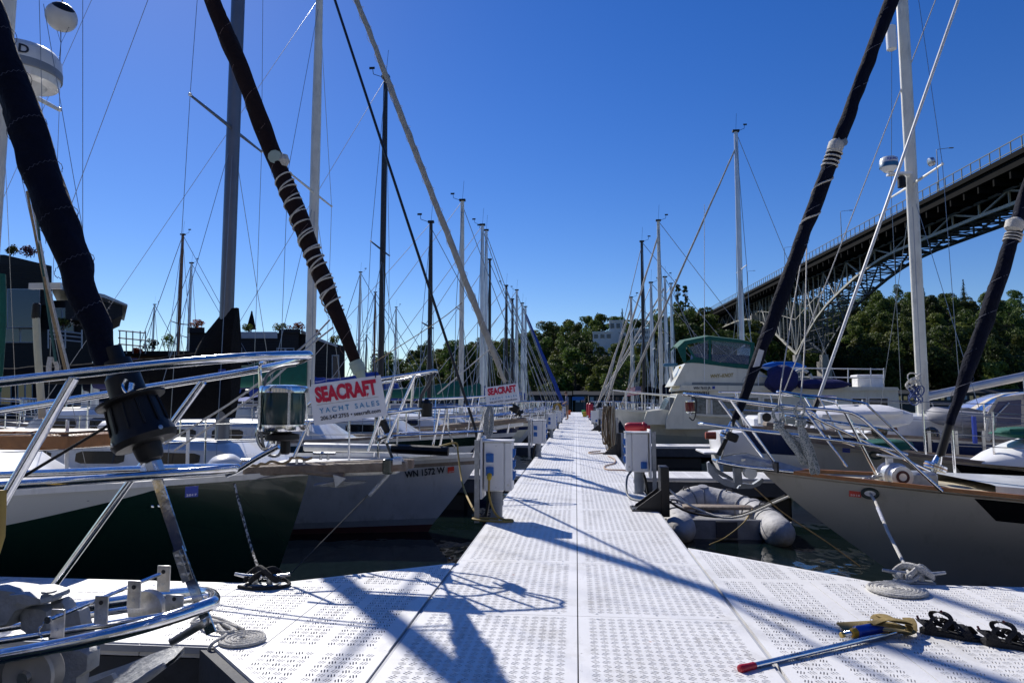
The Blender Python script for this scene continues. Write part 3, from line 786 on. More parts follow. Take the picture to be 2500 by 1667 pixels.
# pier
pc = M('bridge_concrete', (0.26,0.25,0.23), 0.85, 0, 0.2, 0.4)
for X in (XN, XF):
    b = MB(); b.box((X, YP, 6.6), (3.2, 5.5, 17)); b.box((X, YP, 16.2), (2.0, 3.0, 2.4)); b.build('pier_leg', pc, br, smooth=False)
b = MB(); b.box((81.8, YP, 8.6), (6.0, 3.2, 2.6)); b.build('pier_beam', pc, br, smooth=False)
for y in (300, 372): 
    b = MB(); b.box((79.7, y, 15), (9, 2.4, 46)); b.build('approach_pier', pc, br, smooth=False)
# lamp posts standing on the bridge
lampm = M('lamp_post_grey', (0.25,0.27,0.28), 0.5, 0.4)
def lamp(y, label):
    z = zdk(y)-0.4
    t = thing('street_lamp', label, 'street lamp', (72.9, y, z))
    b = MB(); b.tube([(72.9,y,z),(72.9,y,z+8.6)], [0.13,0.08], 6); b.build('pole', lampm, t)
    b = MB(); b.tube(cr([(72.9,y,z+8.6),(73.1,y,z+9.0),(75.4,y,z+9.25)],4), 0.06, 5); b.build('arm', lampm, t)
    b = MB(); b.box((75.7,y,z+9.24), (0.9,0.34,0.16), bev=0.04); b.build('lamp_head', lampm, t)
for x, lb in ((2160,'street lamp on the bridge nearest the right edge of the picture'),(1931,'street lamp on the bridge above the truss, left of the radar mast'),(1799,'street lamp on the bridge over the middle of the side span'),(1713,'street lamp near the far end of the bridge')):
    d = _ray(x, 500); lamp(72.9/d.x*d.y, lb)
# small light mast standing on shore by the far bridge end
# ================================================================ boat building
class Boat:
    """x = metres aft of the bow, y = metres towards +Y, z = metres above the water; dr = +1 bow to the right"""
    def __init__(s, name, label, cat, bx, by, dr, L, B, fb, oh=0.9, wr=0.004, group=None, ent=0.58, full=0.95):
        s.bx, s.by, s.dr, s.L, s.B, s.fb, s.oh, s.wr = bx, by, dr, L, B, fb, oh, wr; s.ent = ent; s.full = full
        s.t = thing(name, label, cat, (bx-dr*L*0.45, by, WL), 0, group)
    def pt(s, x, y, z): return V((s.bx-s.dr*x, s.by+y, WL+z))
    def lx(s, p): return (s.bx-p.x)*s.dr            # world -> metres aft
    def sheer(s, u):
        a, m, e = s.fb; k = 0.62
        if u < k: return m+(a-m)*(1-u/k)**2
        return m+(e-m)*((u-k)/(1-k))**2
    def hb(s, u):
        f = math.sin(math.pi/2*min(u/s.ent,1))**s.full if u < s.ent else 1-0.28*((u-s.ent)/(1-s.ent))**2
        return s.B/2*f
    def stem(s, z): return s.oh*max(0, 1-(z+0.0)/s.fb[0])**1.15 if z > 0 else s.oh*(1+0.35*(-z))
    def hp(s, u, t, side):
        d = 0.4; z = -d+t*(s.sheer(u)+d)
        k = 0.80-0.52*min(u/0.5,1)
        y = s.hb(u)*max(t,0.001)**k
        x = s.stem(z)*(1-u)+s.L*u
        return s.pt(x, side*y, z)
    def at(s, x, side, inset=0.0, dz=0.0):
        u = min(max(x/s.L,0),1); return s.pt(x, side*max(s.hb(u)-inset,0), s.sheer(u)+dz)
    def hull(s, mats, rows, nst=30, mf=None):
        """rows: list of t values; mats: per row index into list through mf(row, station, u)"""
        b = MB()
        us = [ (i/nst)**1.25 for i in range(nst+1)]
        for side in (-1, 1):
            b.grid([[s.hp(u, t, side) for u in us] for t in rows], mf=lambda i, j: mf(i, us[j]) if mf else 0)
        tr_ = [s.hp(1, t, -1) for t in rows]+[s.hp(1, t, 1) for t in rows][::-1]
        b.add(tr_, [list(range(len(tr_)))], mf(len(rows)-3, 1) if mf else 0)
        return b.build('hull', mats, s.t, angle=50)
    def deck(s, mat, dz=-0.03, nst=26):
        b = MB(); rows = []
        for i in range(nst+1):
            u = 0.004+0.992*(i/nst)**1.2; h = s.hb(u)*0.985
            rows.append([s.pt(s.L*u, h*q, s.sheer(u)+dz+0.05*h*(1-q*q)) for q in (-1,-.6,-.2,.2,.6,1)])
        b.grid(rows); return b.build('deck', mat, s.t)
    def toerail(s, mat, h=0.05, w_=0.035, name='toe_rail', dz=0.0, u1=1.0, inset=0.0):
        for side in (-1, 1):
            b = MB(); rows = []
            for i in range(33):
                u = u1*(i/32)**1.2; z = s.sheer(u)+dz; y = s.hb(u)-inset
                if i == 0: y = 0.0
                a = s.pt(s.L*u, side*(y+w_*0.4), z); c = s.pt(s.L*u, side*(y-w_*0.6), z)
                up_ = V((0,0,h)); rows.append([a, a+up_, c+up_, c, a])
            b.grid(rows); b.build(name, mat, s.t, smooth=False)
    def cabin(s, x0, x1, h, mat, wf=0.62, slope=0.5, wins=3, winmat=None, name='cabin', roofmat=None, winh=0.5):
        b = MB(); rows = []; n = 10
        ww = min(s.hb(x0/s.L)*0.85, s.B/2*wf); w1 = min(s.hb(min(1,x1/s.L))*0.8, s.B/2*wf)
        def sec(x, hh, wd):
            z = s.sheer(min(1,x/s.L))-0.02
            return [s.pt(x,-wd,z), s.pt(x,-wd*0.95,z+hh*0.8), s.pt(x,-wd*0.8,z+hh), s.pt(x,0,z+hh*1.12), s.pt(x,wd*0.8,z+hh), s.pt(x,wd*0.95,z+hh*0.8), s.pt(x,wd,z)]
        rows.append(sec(x0, 0.01, ww*0.9))
        for i in range(n+1):
            t = i/n; x = x0+slope+(x1-x0-slope)*t; hh = h*(0.82+0.18*min(1,t*2.5)); rows.append(sec(x, hh, ww+(w1-ww)*min(1,t*1.5)))
        rows.append(sec(x1+0.02, 0.01, w1))
        b.grid(rows); c = b.build(name, mat, s.t, angle=30)
        if wins:
            for side in (-1, 1):
                for k in range(wins):
                    xa = x0+slope+0.25+(x1-x0-slope-0.4)*k/wins; xb = xa+(x1-x0-slope-0.4)/wins*0.66
                    def q(x, f):
                        t = min(1,max(0,(x-x0-slope)/(x1-x0-slope))); wd = ww+(w1-ww)*min(1,t*1.5); hh = h*(0.82+0.18*min(1,t*2.5))
                        z = s.sheer(min(1,x/s.L))-0.02
                        return s.pt(x, side*(wd*(1-0.05*f/0.8)+0.006), z+hh*f)
                    f0, f1 = 0.4-winh*0.35, 0.4+winh*0.55
                    m = MB(); e = (xb-xa)*0.12
                    m.add([q(xa+e,f0),q(xb-e,f0),q(xb,f0+.08),q(xb,f1-.08),q(xb-e,f1),q(xa+e,f1),q(xa,f1-.08),q(xa,f0+.08)], [list(range(8))])
                    m.build('window', winmat or darkwin, c, smooth=False)
        return c
    def stanchions(s, x0, x1, n, h=0.6, mat=None, wires=(1.0,0.52), r=0.012, near_only=False):
        for side in ((-1,) if near_only else (-1, 1)):
            xs = [x0+(x1-x0)*i/(n-1) for i in range(n)]
            for x in xs:
                b = MB(); p = s.at(x, side, 0.05); b.tube([p, p+V((0,side*0.02,h))], r, 6); b.build('stanchion', mat or chrome, s.t)
            for f in wires:
                b = MB(); b.tube([s.at(x, side, 0.04, h*f*0.985) for x in xs], s.wr*1.2, 4); b.build('lifeline', wire, s.t)
    def pulpit(s, x0, h=0.62, r=0.0125, over=0.25, mid=0.5, n=10, slope=0.0, mat=None, xw=0.09):
        """bow rail: top loop, middle loop and legs"""
        mat = mat or chrome
        def loop(hh, ov, back):
            a = []
            for side in (-1, 1):
                for i in range(6):
                    x = back*(1-i/5)-ov*(i/5); u = max(x,0)/s.L
                    y = max(s.hb(u), 0)*0.9+xw*(1-0.3*i/5)
                    if i == 5: y *= 0.75
                    q = s.pt(x, side*y, s.sheer(u)+hh+slope*(1-i/5))
                    a.append((side, i, q))
            l1 = [q for sd_, i, q in a if sd_ == -1]; l2 = [q for sd_, i, q in a if sd_ == 1][::-1]
            tip = s.pt(-ov-0.06, 0, s.fb[0]+hh)
            return cr(l1+[tip]+l2, 4)
        b = MB(); b.tube(loop(h, over, x0), r, 8); b.build('pulpit_rail', mat, s.t)
        if mid:
            b = MB(); b.tube(loop(h*mid, over*0.4, x0), r*0.8, 8); b.build('pulpit_rail', mat, s.t)
        for side in (-1, 1):
            for x, lean in ((x0, 0.0), (x0*0.5, 0.12), (0.1, 0.16)):
                u = x/s.L; y = s.hb(u)*0.9+0.02
                p = s.pt(x, side*y, s.sheer(u)); xq = x-lean; uq = max(xq,0)/s.L
                q = s.pt(xq, side*(max(s.hb(uq),0)*0.9+xw*0.8), s.sheer(uq)+h-0.005)
                m = MB(); m.tube([p, q], r, 8); m.build('pulpit_leg', mat, s.t)
    def mast(s, J, zt, mat, r=0.07, base=None, spread=(), wr=None, shroud=True, back=True, gear=True, lean=0.0, fore=None, flat=0.72):
        wr = wr or s.wr; u = J/s.L; zb = base if base is not None else s.sheer(u)-0.05
        pb, ptop = s.pt(J, 0, zb), s.pt(J+lean, 0, zt)
        b = MB(); b.tube([pb, pb.lerp(ptop,0.7), ptop], [r, r, r*0.75], 14, flat=flat, up=(1,0,0)); m = b.build('mast', mat, s.t)
        def mp(z): return pb.lerp(ptop, (z-zb)/(zt-zb))
        tips = {-1: [], 1: []}
        for z, hw in spread:
            z = z; c = mp(z)
            for side in (-1, 1):
                e = c+V((s.dr*-0.06, side*hw, 0.05)); tips[side].append(e)
                b = MB(); b.tube([c, e], [0.032,0.02], 8, flat=0.5); b.build('spreader', mat, m)
                b = MB(); b.lathe([(0.001,-.02),(0.022,-.01),(0.022,.02),(0.001,.03)], 8, c=e); b.build('spreader_tip', white, m)
        if shroud:
            for side in (-1, 1):
                cp = s.at(J+0.1, side, 0.04)
                b = MB(); b.tube([ptop-V((0,0,0.1))]+tips[side][::-1]+[cp], wr, 4); b.build('shroud', wire, s.t)
                if tips[side]:
                    b = MB(); b.tube([mp(spread[0][0])-V((0,0,0.1)), s.at(J+0.45, side, 0.04)], wr, 4); b.build('shroud', wire, s.t)
                    b = MB(); b.tube([mp(spread[0][0])-V((0,0,0.1)), s.at(J-0.45, side, 0.04)], wr, 4); b.build('shroud', wire, s.t)
        if back:
            b = MB(); b.tube([ptop, s.pt(s.L-0.05, 0, s.fb[2]+0.05)], wr, 4); b.build('backstay', wire, s.t)
        if gear:
            b = MB(); b.box(ptop+V((0,0,0.03)), (r*2.6, r*1.6, 0.07)); b.tube([ptop, ptop+V((-s.dr*0.32,0,0.12))], 0.008, 4); b.tube([ptop+V((-s.dr*0.32,0,0.12)), ptop+V((-s.dr*0.34,0,0.25))], 0.008, 4)
            b.box(ptop+V((-s.dr*0.36,0,0.28)), (0.14,0.012,0.06)); b.tube([ptop, ptop+V((0.05,0.03,0.75))], 0.005, 4)
            b.build('masthead_gear', blackplastic, m)
        s.mtop, s.mp = ptop, mp
        return m
    def stay(s, p, q, r, mat, name='furled_headsail', wob=0.14, n=34, drum=True, taper=0.45, seed=1, r0=None, drummat=None):
        """furled sail (or bare stay) from tack p to head q"""
        rg = random.Random(seed); pts = []; rr = []
        for i in range(n+1):
            t = i/n; d = V((rg.uniform(-1,1), rg.uniform(-1,1), 0))*r*0.10
            pts.append(p.lerp(q, t)+d)
            env = (0.55+0.45*min(1, t*9))*(1-taper*t)
            rr.append(max(0.008, r*env*(1+rg.uniform(-wob,wob))))
        P_ = cr(pts, 3); R_ = np.interp(np.linspace(0,n,n*3+1), range(n+1), rr); ax = (q-p).normalized(); u = ax.orthogonal().normalized(); w_ = ax.cross(u)
        K = 20 if r > 0.03 else 10; tw = (q-p).length*rg.uniform(.5,.7); ph = rg.random(); rows = []
        for i, c in enumerate(P_):
            t = i/(len(P_)-1); row = []
            for k in range(K+1):
                f = ((k/K)+tw*t+ph) % 1.0; a = 2*math.pi*k/K
                e = 1+(0.16*(f-0.5) if r > 0.03 else 0)+0.035*math.sin(5*a+t*90)+0.03*math.sin(3*a-t*47)   # rolled cloth: a free edge winds round
                row.append(c+(u*math.cos(a)+w_*math.sin(a))*(R_[i]*e))
            row[-1] = row[0]; rows.append(row)
        b = MB(); b.grid(rows); b.add(rows[0][:-1],[list(range(K))]); b.add(rows[-1][:-1],[list(range(K))]); o = b.build(name, mat, s.t, angle=60)
        return o
    def helix(s, p, q, r, turns, wr, mat, name, parent, jitter=0.0, n=14, seed=3):
        rg = random.Random(seed); ax = (q-p).normalized(); u = ax.orthogonal().normalized(); w_ = ax.cross(u); pts = []
        N = int(turns*n); ph = 0
        js = [rg.uniform(-1,1)*jitter for _ in range(int(turns)+2)]
        for i in range(N+1):
            t = i/N; a = 2*math.pi*turns*t; k = turns*t; j0 = int(k); jj = js[j0]*(1-(k-j0))+js[j0+1]*(k-j0)
            pts.append(p.lerp(q, min(1,max(0,t+jj/turns)))+(u*math.cos(a)+w_*math.sin(a))*r)
        b = MB(); b.tube(pts, wr, 5); return b.build(name, mat, parent)
    def boom(s, J, zb, Lb, mat, cover=None, rc=0.13, tilt=0.0, collar=None, r=0.05):
        p, q = s.pt(J+0.1, 0, zb), s.pt(J+Lb, 0, zb+tilt)
        b = MB(); b.tube([p,q], r, 10); bo = b.build('boom', mat, s.t)
        if cover:
            rows = []; rg = random.Random(int(J*100))
            for i in range(19):
                t = i/18; c = p.lerp(q, t*0.98-0.02); hgt = rc*(2.2*(1-t)**2+1.1)*rg.uniform(0.92,1.08); wd = rc*(0.85-0.25*t)*rg.uniform(0.9,1.1)
                rows.append([c+V((0, wd*math.cos(a), (hgt if math.sin(a) > 0 else rc*0.9)*math.sin(a))) for a in [2*math.pi*k/12 for k in range(13)]])
            m = MB(); m.grid(rows); m.add(rows[0][:-1], [list(range(12))]); m.add(rows[-1][:-1], [list(range(12))]); m.build('sail_cover', cover, bo)
            if collar:
                c0 = s.pt(J-0.02,0,zb-0.1); m = MB()
                prof = [(rc*0.9,0),(rc*1.25,0.3),(rc*1.1,0.55),(rc*0.72,collar*0.9),(rc*0.62,collar)]
                m.lathe(prof, 14, c=c0, cap=False); m.build('sail_cover', cover, bo)
        return bo
def drum(parent, p, ax, r, h, mat, mat2, name='furler_drum'):
    ax = V(ax).normalized(); b = MB()
    b.lathe([(r*.25,-h*.9),(r*.3,-h*.55),(r*.95,-h*.5),(r,-h*.42),(r,h*.42),(r*.95,h*.5),(r*.45,h*.55),(r*.4,h*1.2),(r*.3,h*2.0)], 22, c=p, axis=ax)
    o = b.build(name, mat, parent, angle=30)
    if mat2:
        m = MB(); m.lathe([(r*1.02,-h*.12),(r*1.04,-h*.1),(r*1.04,h*.1),(r*1.02,h*.12)], 22, c=p, axis=ax, cap=False); m.build('drum_band', mat2, o)
    return o
def sticker(parent, o, ex, ey, w_, h, mat, txt=None, name='registration_sticker'):
    ex = V(ex).normalized(); ey = V(ey).normalized(); nz = ex.cross(ey)
    b = MB(); p = V(o)+nz*0.003; b.prism([p, p+ex*w_, p+ex*w_+ey*h, p+ey*h], nz*0.001); st = b.build(name, mat, parent, smooth=False)
    if txt:
        lettering('print', txt, p+ex*w_*0.1+ey*h*0.1+nz*0.001, ex, ey, h*0.2, signwhite, st, width=w_*0.8, nrm=0.0015)
    return st
# ================================================================ boat A: nearest on the left, navy headsail
A = Boat('sailboat', 'nearest sailboat on the left, chrome bow rail and navy furled headsail', 'sailboat', -2.05, 2.2, 1, 8.5, 1.9, (1.02,0.9,0.95), 0.6, ent=0.75)
A.hull([white, blackpaint], [0,.2,.35,.5,.7,.85,.95,1.0], mf=lambda i,u: 0)
A.deck(deckwhite); A.toerail(oldteak, 0.04)
Yc = 2.2
Xt = PY(707.5, 830, Yc).x
def arail(d, side, z): 
    w_ = 0.2*(1-math.exp(-d/.12))+0.2*d
    return V((Xt-d, Yc+side*w_, z))
def aloop(zf, d0, d1, rr, name, w0=0.2, k=.12, ws=0.2):
    pts = []
    for side in (-1, 1):
        l = []
        for i in range(12):
            d = d0+(d1-d0)*(i/11)**2
            w_ = w0*(1-math.exp(-(d-d0)/k))+ws*(d-d0)
            l.append(V((Xt-d, Yc+side*w_, zf(d))))
        pts += l[::-1] if side < 0 else l[1:]
    b = MB(); b.tube(cr(pts, 4), rr, 16); return b.build(name, chrome, A.t)
aloop(lambda d: 1.304-0.125*d, 0.0, 2.1, 0.0148, 'pulpit_rail')
# lower rail
low0 = PY(543, 1083, Yc)
dl = Xt-low0.x
aloop(lambda d: low0.z+0.012-0.06*(d-dl), dl, 2.1, 0.0145, 'pulpit_rail', 0.13, .2, 0.17)
# short tube from the lower rail tip up to the lamp bracket
b = MB(); b.tube(cr([PY(520,1090,Yc), PY(548,1078,Yc), PY(590,1052,Yc), PY(640,1025,Yc)],4), 0.0095, 10); b.build('bow_tube', chrome, A.t)
# legs of the near side (top end, bottom end) and far side
def leg(p, q, r=0.0145):
    b = MB(); b.tube([p,q], r, 14); b.build('pulpit_leg', chrome, A.t)
def on_near(x, y): # point of the near top rail at print x
    Y = Yc
    for _ in range(20):
        p = PY(x, y, Y); d = max(0, Xt-p.x); Y = Yc-(0.2*(1-math.exp(-d/.12))+0.2*d)
    return PY(x, y, Y)
def on_far(x, y):
    Y = Yc
    for _ in range(20):
        p = PY(x, y, Y); d = max(0, Xt-p.x); Y = Yc+(0.2*(1-math.exp(-d/.12))+0.2*d)
    return PY(x, y, Y)
leg(on_near(170, 868), on_near(2, 1160))
leg(on_far(466, 877), on_far(120, 1350))
b = MB(); p0 = on_near(12,1140); b.tube([p0+V((-.004,-0.016,.02)), p0+V((0.004,-.02,-.11)), p0+V((-0.02,-.02,-.22))], [0.018,0.017,0.012], 10); b.build('lashing', yellowrope, A.t)
# bow roller platform: oval tube with cross pieces
tip = PY(487, 1392, Yc); dp = Xt-tip.x
zpl = tip.z+0.01
aloop(lambda d: zpl-0.17*(d-dp), dp, 1.7, 0.0215, 'bow_platform_rail', 0.26, .11, 0.05)
for k, yo in enumerate((-0.10, 0.09)):
    b = MB(); b.tube([V((tip.x-0.06, Yc+yo, zpl-0.005)), V((tip.x-0.85, Yc+yo, zpl-0.14))], 0.0115, 10); b.build('roller_tube', chrome, A.t)
# cheek plates with a pin through them
for j, dx in enumerate((0.115, 0.285)):
    ys = (-0.15, -0.055, 0.055, 0.15) if j else (-0.055, 0.055, 0.15)
    pass
def cheek(x, y, h=0.075, w_=0.042, z=None):
    b = MB(); b.box((x, Yc+y, zpl+h/2+0.008 if z is None else z), (w_, 0.005, h), bev=0.003); cp = b.build('cheek_plate', satin, A.t)
    zc = (zpl+h/2+0.008 if z is None else z)
    for dz, r_ in ((h*.27,.007),(-h*.2,.005)):
        m = MB(); m.lathe([(.001,.0036),(r_,.0034),(r_*.9,.001)], 12, c=(x, Yc+y-.001, zc+dz), axis=(0,-1,0)); m.build('plate_hole' if r_ > .006 else 'bolt', ink if r_ > .006 else steel, cp)
    return cp
xa = PZ(137, 1430, zpl).x
cks = [PZ(x_,y_,zpl-.02+.03*k_) for k_,(x_,y_) in enumerate(((133,1431),(233,1400),(308,1364),(376,1328)))]
for c_ in cks: cheek(c_.x, c_.y-Yc, 0.085, .045, c_.z)
ck5 = PZ(401,1385,zpl+.0); cheek(ck5.x, ck5.y-Yc, 0.055, 0.062, ck5.z)
b = MB(); b.tube([cks[0]+V((-.01,-.025,.018)), cks[3]+V((.005,.02,.022))], 0.0062, 8); b.lathe([(0.011,-.004),(0.011,.004)],10,c=cks[0]+V((-.012,-.025,.018)),axis=(0,1,0)); b.build('anchor_pin', chrome, A.t)
b = MB()
for k in range(16): b.lathe([(0.001,-.004),(0.0042,0),(0.001,.004)], 6, c=V((cks[0].x-0.016-0.03*math.sin(k/15*math.pi)*0.8, cks[0].y-.025, cks[0].z+.015-0.062*(k/15)+0.004*math.sin(k*1.3))))
b.build('pin_chain', chrome, A.t)
# wide roller wheel between the tubes and the big roller below
for (cx, cy, r_, wd) in ((cks[2].x+.015, cks[2].y-Yc+.05, 0.06, 0.03),):
    b = MB(); b.lathe([(r_*.2,-wd/2),(r_,-wd/2),(r_*.8,0),(r_,wd/2),(r_*.2,wd/2)], 22, c=(cx, Yc+cy, zpl-0.02), axis=(0,1,0)); b.build('bow_roller', satin, A.t, angle=30)
c = PY(78, 1545, Yc-0.22)
b = MB(); b.lathe([(0.012,-.03),(0.078,-.028),(0.083,-.02),(0.06,0),(0.083,.02),(0.078,.028),(0.012,.03)], 28, c=c, axis=(0,1,0)); ro = b.build('bow_roller', M('roller_pale_metal',(0.42,0.40,0.37),.4,.25,.12,14), A.t, angle=30)
b = MB(); b.lathe([(0.017,-.045),(0.019,-.03),(0.019,.03)], 16, c=c, axis=(0,1,0)); b.build('roller_pin', steel, ro)
# strap from the platform up to the forestay
s0, s1 = PY(450,1385,Yc), PY(352,1085,Yc)
ax = (s1-s0).normalized()
def strap(p, q, w_, th, name, mat, y=0.0):
    a = (q-p).normalized(); u = V((0,1,0)).cross(a).normalized()
    b = MB(); o = V((0,y,0)); b.prism([p-u*w_/2+o-V((0,th/2,0)), p+u*w_/2+o-V((0,th/2,0)), q+u*w_/2+o-V((0,th/2,0)), q-u*w_/2+o-V((0,th/2,0))], (0,th,0)); return b.build(name, mat, A.t, smooth=False)
strap(s0-ax*0.10+V((0.02,0,0)), s0+(s1-s0)*0.42, 0.034, 0.007, 'stem_strap', chrome)
strap(s0+(s1-s0)*0.42-ax*0.02, s1+ax*0.02, 0.036, 0.007, 'stay_strap', chrome, 0.009)
for f in (0.22, 0.30, 0.36):
    b = MB(); b.lathe([(0.001,-.02),(0.009,-.018),(0.009,.018),(0.001,.02)], 12, c=s0.lerp(s1,f), axis=(0,1,0)); b.build('clevis_pin', steel, A.t)
strap(s0.lerp(s1,.17), s0.lerp(s1,.4), 0.024, 0.004, 'toggle_plate', steel, -0.014)
# strap loop wrapping under the platform tip
b = MB(); b.tube(cr([s0-ax*.06+V((.02,-.01,0)), tip+V((-.02,-.03,-.05)), tip+V((-.12,-.03,-.11))],4), 0.013, 8, flat=0.35); b.build('stem_strap', steel, A.t)
# furler drum, black housing
dc = PY(315, 960, Yc); sa = (PY(-46,0,Yc)-PY(247,830,Yc)).normalized()
b = MB(); b.lathe([(0.018,-.16),(0.036,-.15),(0.042,-.135),(0.046,-.10),(0.095,-.095),(0.104,-.075),(0.096,-.05),(0.088,-.03),(0.084,0.02),(0.080,.055),(0.108,.060),(0.110,.068),(0.082,.076),(0.058,.082),(0.056,.15),(0.046,.165),(0.044,.21)], 28, c=dc, axis=sa)
fd = b.build('furler_drum', blackplastic, A.t, angle=28)
tbw = MB(); tbw.tube([g_ for g_ in (dc+sa*.2, dc+sa*.26)], .03, 10); tbw.build('foil_collar', blackplastic, fd)
for k in range(12):   # fins moulded round the drum housing
    a = k*math.pi/6; u = Matrix.Rotation(a,3,sa) @ sa.orthogonal().normalized(); b = MB(); b.tube([dc+sa*.05+u*.083, dc-sa*.04+u*.092], .0045, 5); b.build('drum_fin', blackplastic, fd)
b = MB()
for k in range(4):
    a = k*1.7; u = sa.orthogonal().normalized(); u = Matrix.Rotation(a,3,sa) @ u
    b.lathe([(0.001,-.006),(0.008,-.004),(0.008,.004),(0.001,.006)], 8, c=dc-sa*.07+u*.1, axis=u)
b.build('bolt', steel, fd)
b = MB(); b.box(dc-sa*0.185, (0.05,0.045,0.07), rot=sa.to_track_quat('Z','Y').to_matrix(), bev=.01); b.build('toggle', steel, A.t)
b = MB(); c0 = s1; b.lathe([(0.001,-.03),(0.012,-.028),(0.012,.028),(0.001,.03)], 14, c=c0, axis=(0,1,0)); b.lathe([(0.03,-.022),(0.03,-.016)],16,c=c0+ax*.01,axis=(0,1,0)); b.lathe([(0.03,.016),(0.03,.022)],16,c=c0+ax*.01,axis=(0,1,0)); b.build('toggle', chrome, A.t)
b = MB(); b.tube(cr([PY(291,872,Yc-.04),PY(283,890,Yc-.05),PY(297,905,Yc-.06),PY(303,880,Yc-.05)],4), 0.012, 8, flat=0.5); b.build('tack_shackle', chrome, A.t)
# furled sail
q0, q1 = PY(249, 835, Yc), PY(-40, 0, Yc)
top = q0+(q1-q0)*3.2
A.stay(q0-sa*0.02, top, 0.061, navycloth, seed=4, wob=0.05, n=60, taper=0.25)
zz = MB()
rg = random.Random(3)
for k in range(11):
    c = q0.lerp(q1, 0.13+k*0.125); u = sa.orthogonal().normalized(); w_ = sa.cross(u); pts = []
    for i in range(49):
        a = 2*math.pi*i/48; rr = 0.0655
        pts.append(c+(u*math.cos(a)+w_*math.sin(a))*rr+sa*(0.0035*(1 if i % 2 else -1)+0.018*math.sin(a+2)))
    zz.tube(pts, 0.0011, 4)
zz.build('zigzag_stitching', M('stitch_thread',(0.05,0.055,0.085),0.8), A.t)
# mast, mostly outside the picture
A.mast(3.9, 10.5, mastwhite, 0.075, spread=[(5.2,0.75)], gear=False)
A.cabin(3.2, 6.5, 0.4, white)
# running light on its bracket, hanging from the bow rail tip
lt = PY(613, 870, Yc+0.02)
b = MB(); b.tube(cr([PY(608,833,Yc-.03), PY(597,838,Yc), PY(598,880,Yc), PY(598,960,Yc), PY(590,1000,Yc), PY(604,1030,Yc), PY(622,1022,Yc), PY(626,990,Yc)],4), 0.0062, 8); b.build('lamp_bracket', chrome, A.t)
b = MB(); b.tube(cr([PY(680,838,Yc+.02), PY(640,845,Yc), PY(612,865,Yc), PY(606,920,Yc), PY(600,990,Yc), PY(612,1040,Yc+.01), PY(640,1045,Yc+.01), PY(652,1012,Yc)],4), 0.005, 8); b.build('lamp_cable', pvcgrey, A.t)
lc = PY(650, 938, Yc); hw = 0.078
b = MB(); b.lathe([(hw*.85,-.075),(hw*.98,-.073),(hw,-.068),(hw,-.052),(hw*.9,-.05)], 28, c=lc)
lo = b.build('running_light', chrome, A.t, angle=30)
b = MB(); b.lathe([(hw*.9,.05),(hw,.052),(hw,.068),(hw*.96,.074),(hw*.6,.078)], 28, c=lc); b.build('light_cap', chrome, lo, angle=30)
b = MB(); b.lathe([(hw*.90,-.052),(hw*.95,0),(hw*.90,.052)], 28, c=lc); b.build('lens', M('running_light_lens',(0.004,0.035,0.042),0.12,0,0.1,3,spec=0.6), lo)
b = MB()
for a in (-2.4,-0.9): b.box(lc+V((math.cos(a)*hw*.97, math.sin(a)*hw*.97, 0)), (0.008,0.006,0.105))
b.build('lamp_frame', chrome, lo, smooth=False)
b = MB(); b.lathe([(0.05,-.105),(0.055,-.10),(0.055,-.085),(0.03,-.08),(0.03,-.072)], 18, c=lc); b.lathe([(0.012,-.15),(0.016,-.145),(0.016,-.10)],12,c=lc+V((.012,0,0))); b.build('lamp_base', blackplastic, lo, angle=30)
b = MB(); b.box(PY(604,915,Yc), (0.03,0.02,0.055), bev=.006); b.build('bracket_clamp', blackplastic, lo)
# furling line
b = MB(); b.tube([dc-sa*.02+V((-.08,-.03,0)), PY(60,1090,Yc-.1), PY(-60,1145,Yc-.2)], 0.0052, 6); b.build('furling_line', blackrope, A.t)

# ---- anchor lying in the roller of boat A
an = thing('anchor', 'grey galvanised anchor and chain stopper in the nearest chrome bow roller, lower left', 'anchor', (PY(90,1420,Yc).x, Yc, PY(90,1420,Yc).z))
def blob(name, pts, thick, y, mat, bev=0.012):
    """cast piece: outline in the X-Z plane given in print coordinates, rounded edges"""
    P_ = [PY(x, z, Yc+y) for x, z in pts]; b = MB(); n = len(P_); cc = sum(P_, V((0,0,0)))/n
    rows = []
    for dy, k in ((-thick/2,.86),(-thick/2+bev,1.0),(thick/2-bev,1.0),(thick/2,.86)):
        rows.append([cc+(p-cc)*k+V((0,dy,0)) for p in P_+[P_[0]]])
    b.grid(rows); b.add(rows[0][:-1],[list(range(n))]); b.add(rows[-1][:-1],[list(range(n))]); return b.build(name, mat, an, angle=40)
blob('shank', [(-60,1352),(20,1340),(60,1345),(85,1352),(120,1363),(135,1368),(128,1378),(95,1382),(62,1395),(40,1430),(-60,1450)], 0.10, -0.02, cast, 0.025)
blob('shank_flange', [(52,1352),(90,1350),(132,1362),(134,1372),(100,1378),(60,1370)], 0.13, -0.02, cast, 0.02)
blob('shank', [(60,1385),(118,1388),(128,1395),(130,1440),(90,1460),(62,1440)], 0.07, 0.0, cast, 0.02)
blob('crown', [(122,1380),(152,1370),(160,1380),(165,1396),(185,1388),(198,1395),(203,1425),(214,1462),(212,1520),(130,1525),(118,1470),(112,1420)], 0.05, 0.02, cast, 0.015)
blob('stock', [(135,1480),(205,1478),(225,1490),(222,1530),(196,1548),(190,1600),(60,1620),(80,1560),(130,1540)], 0.06, -0.02, cast, 0.018)
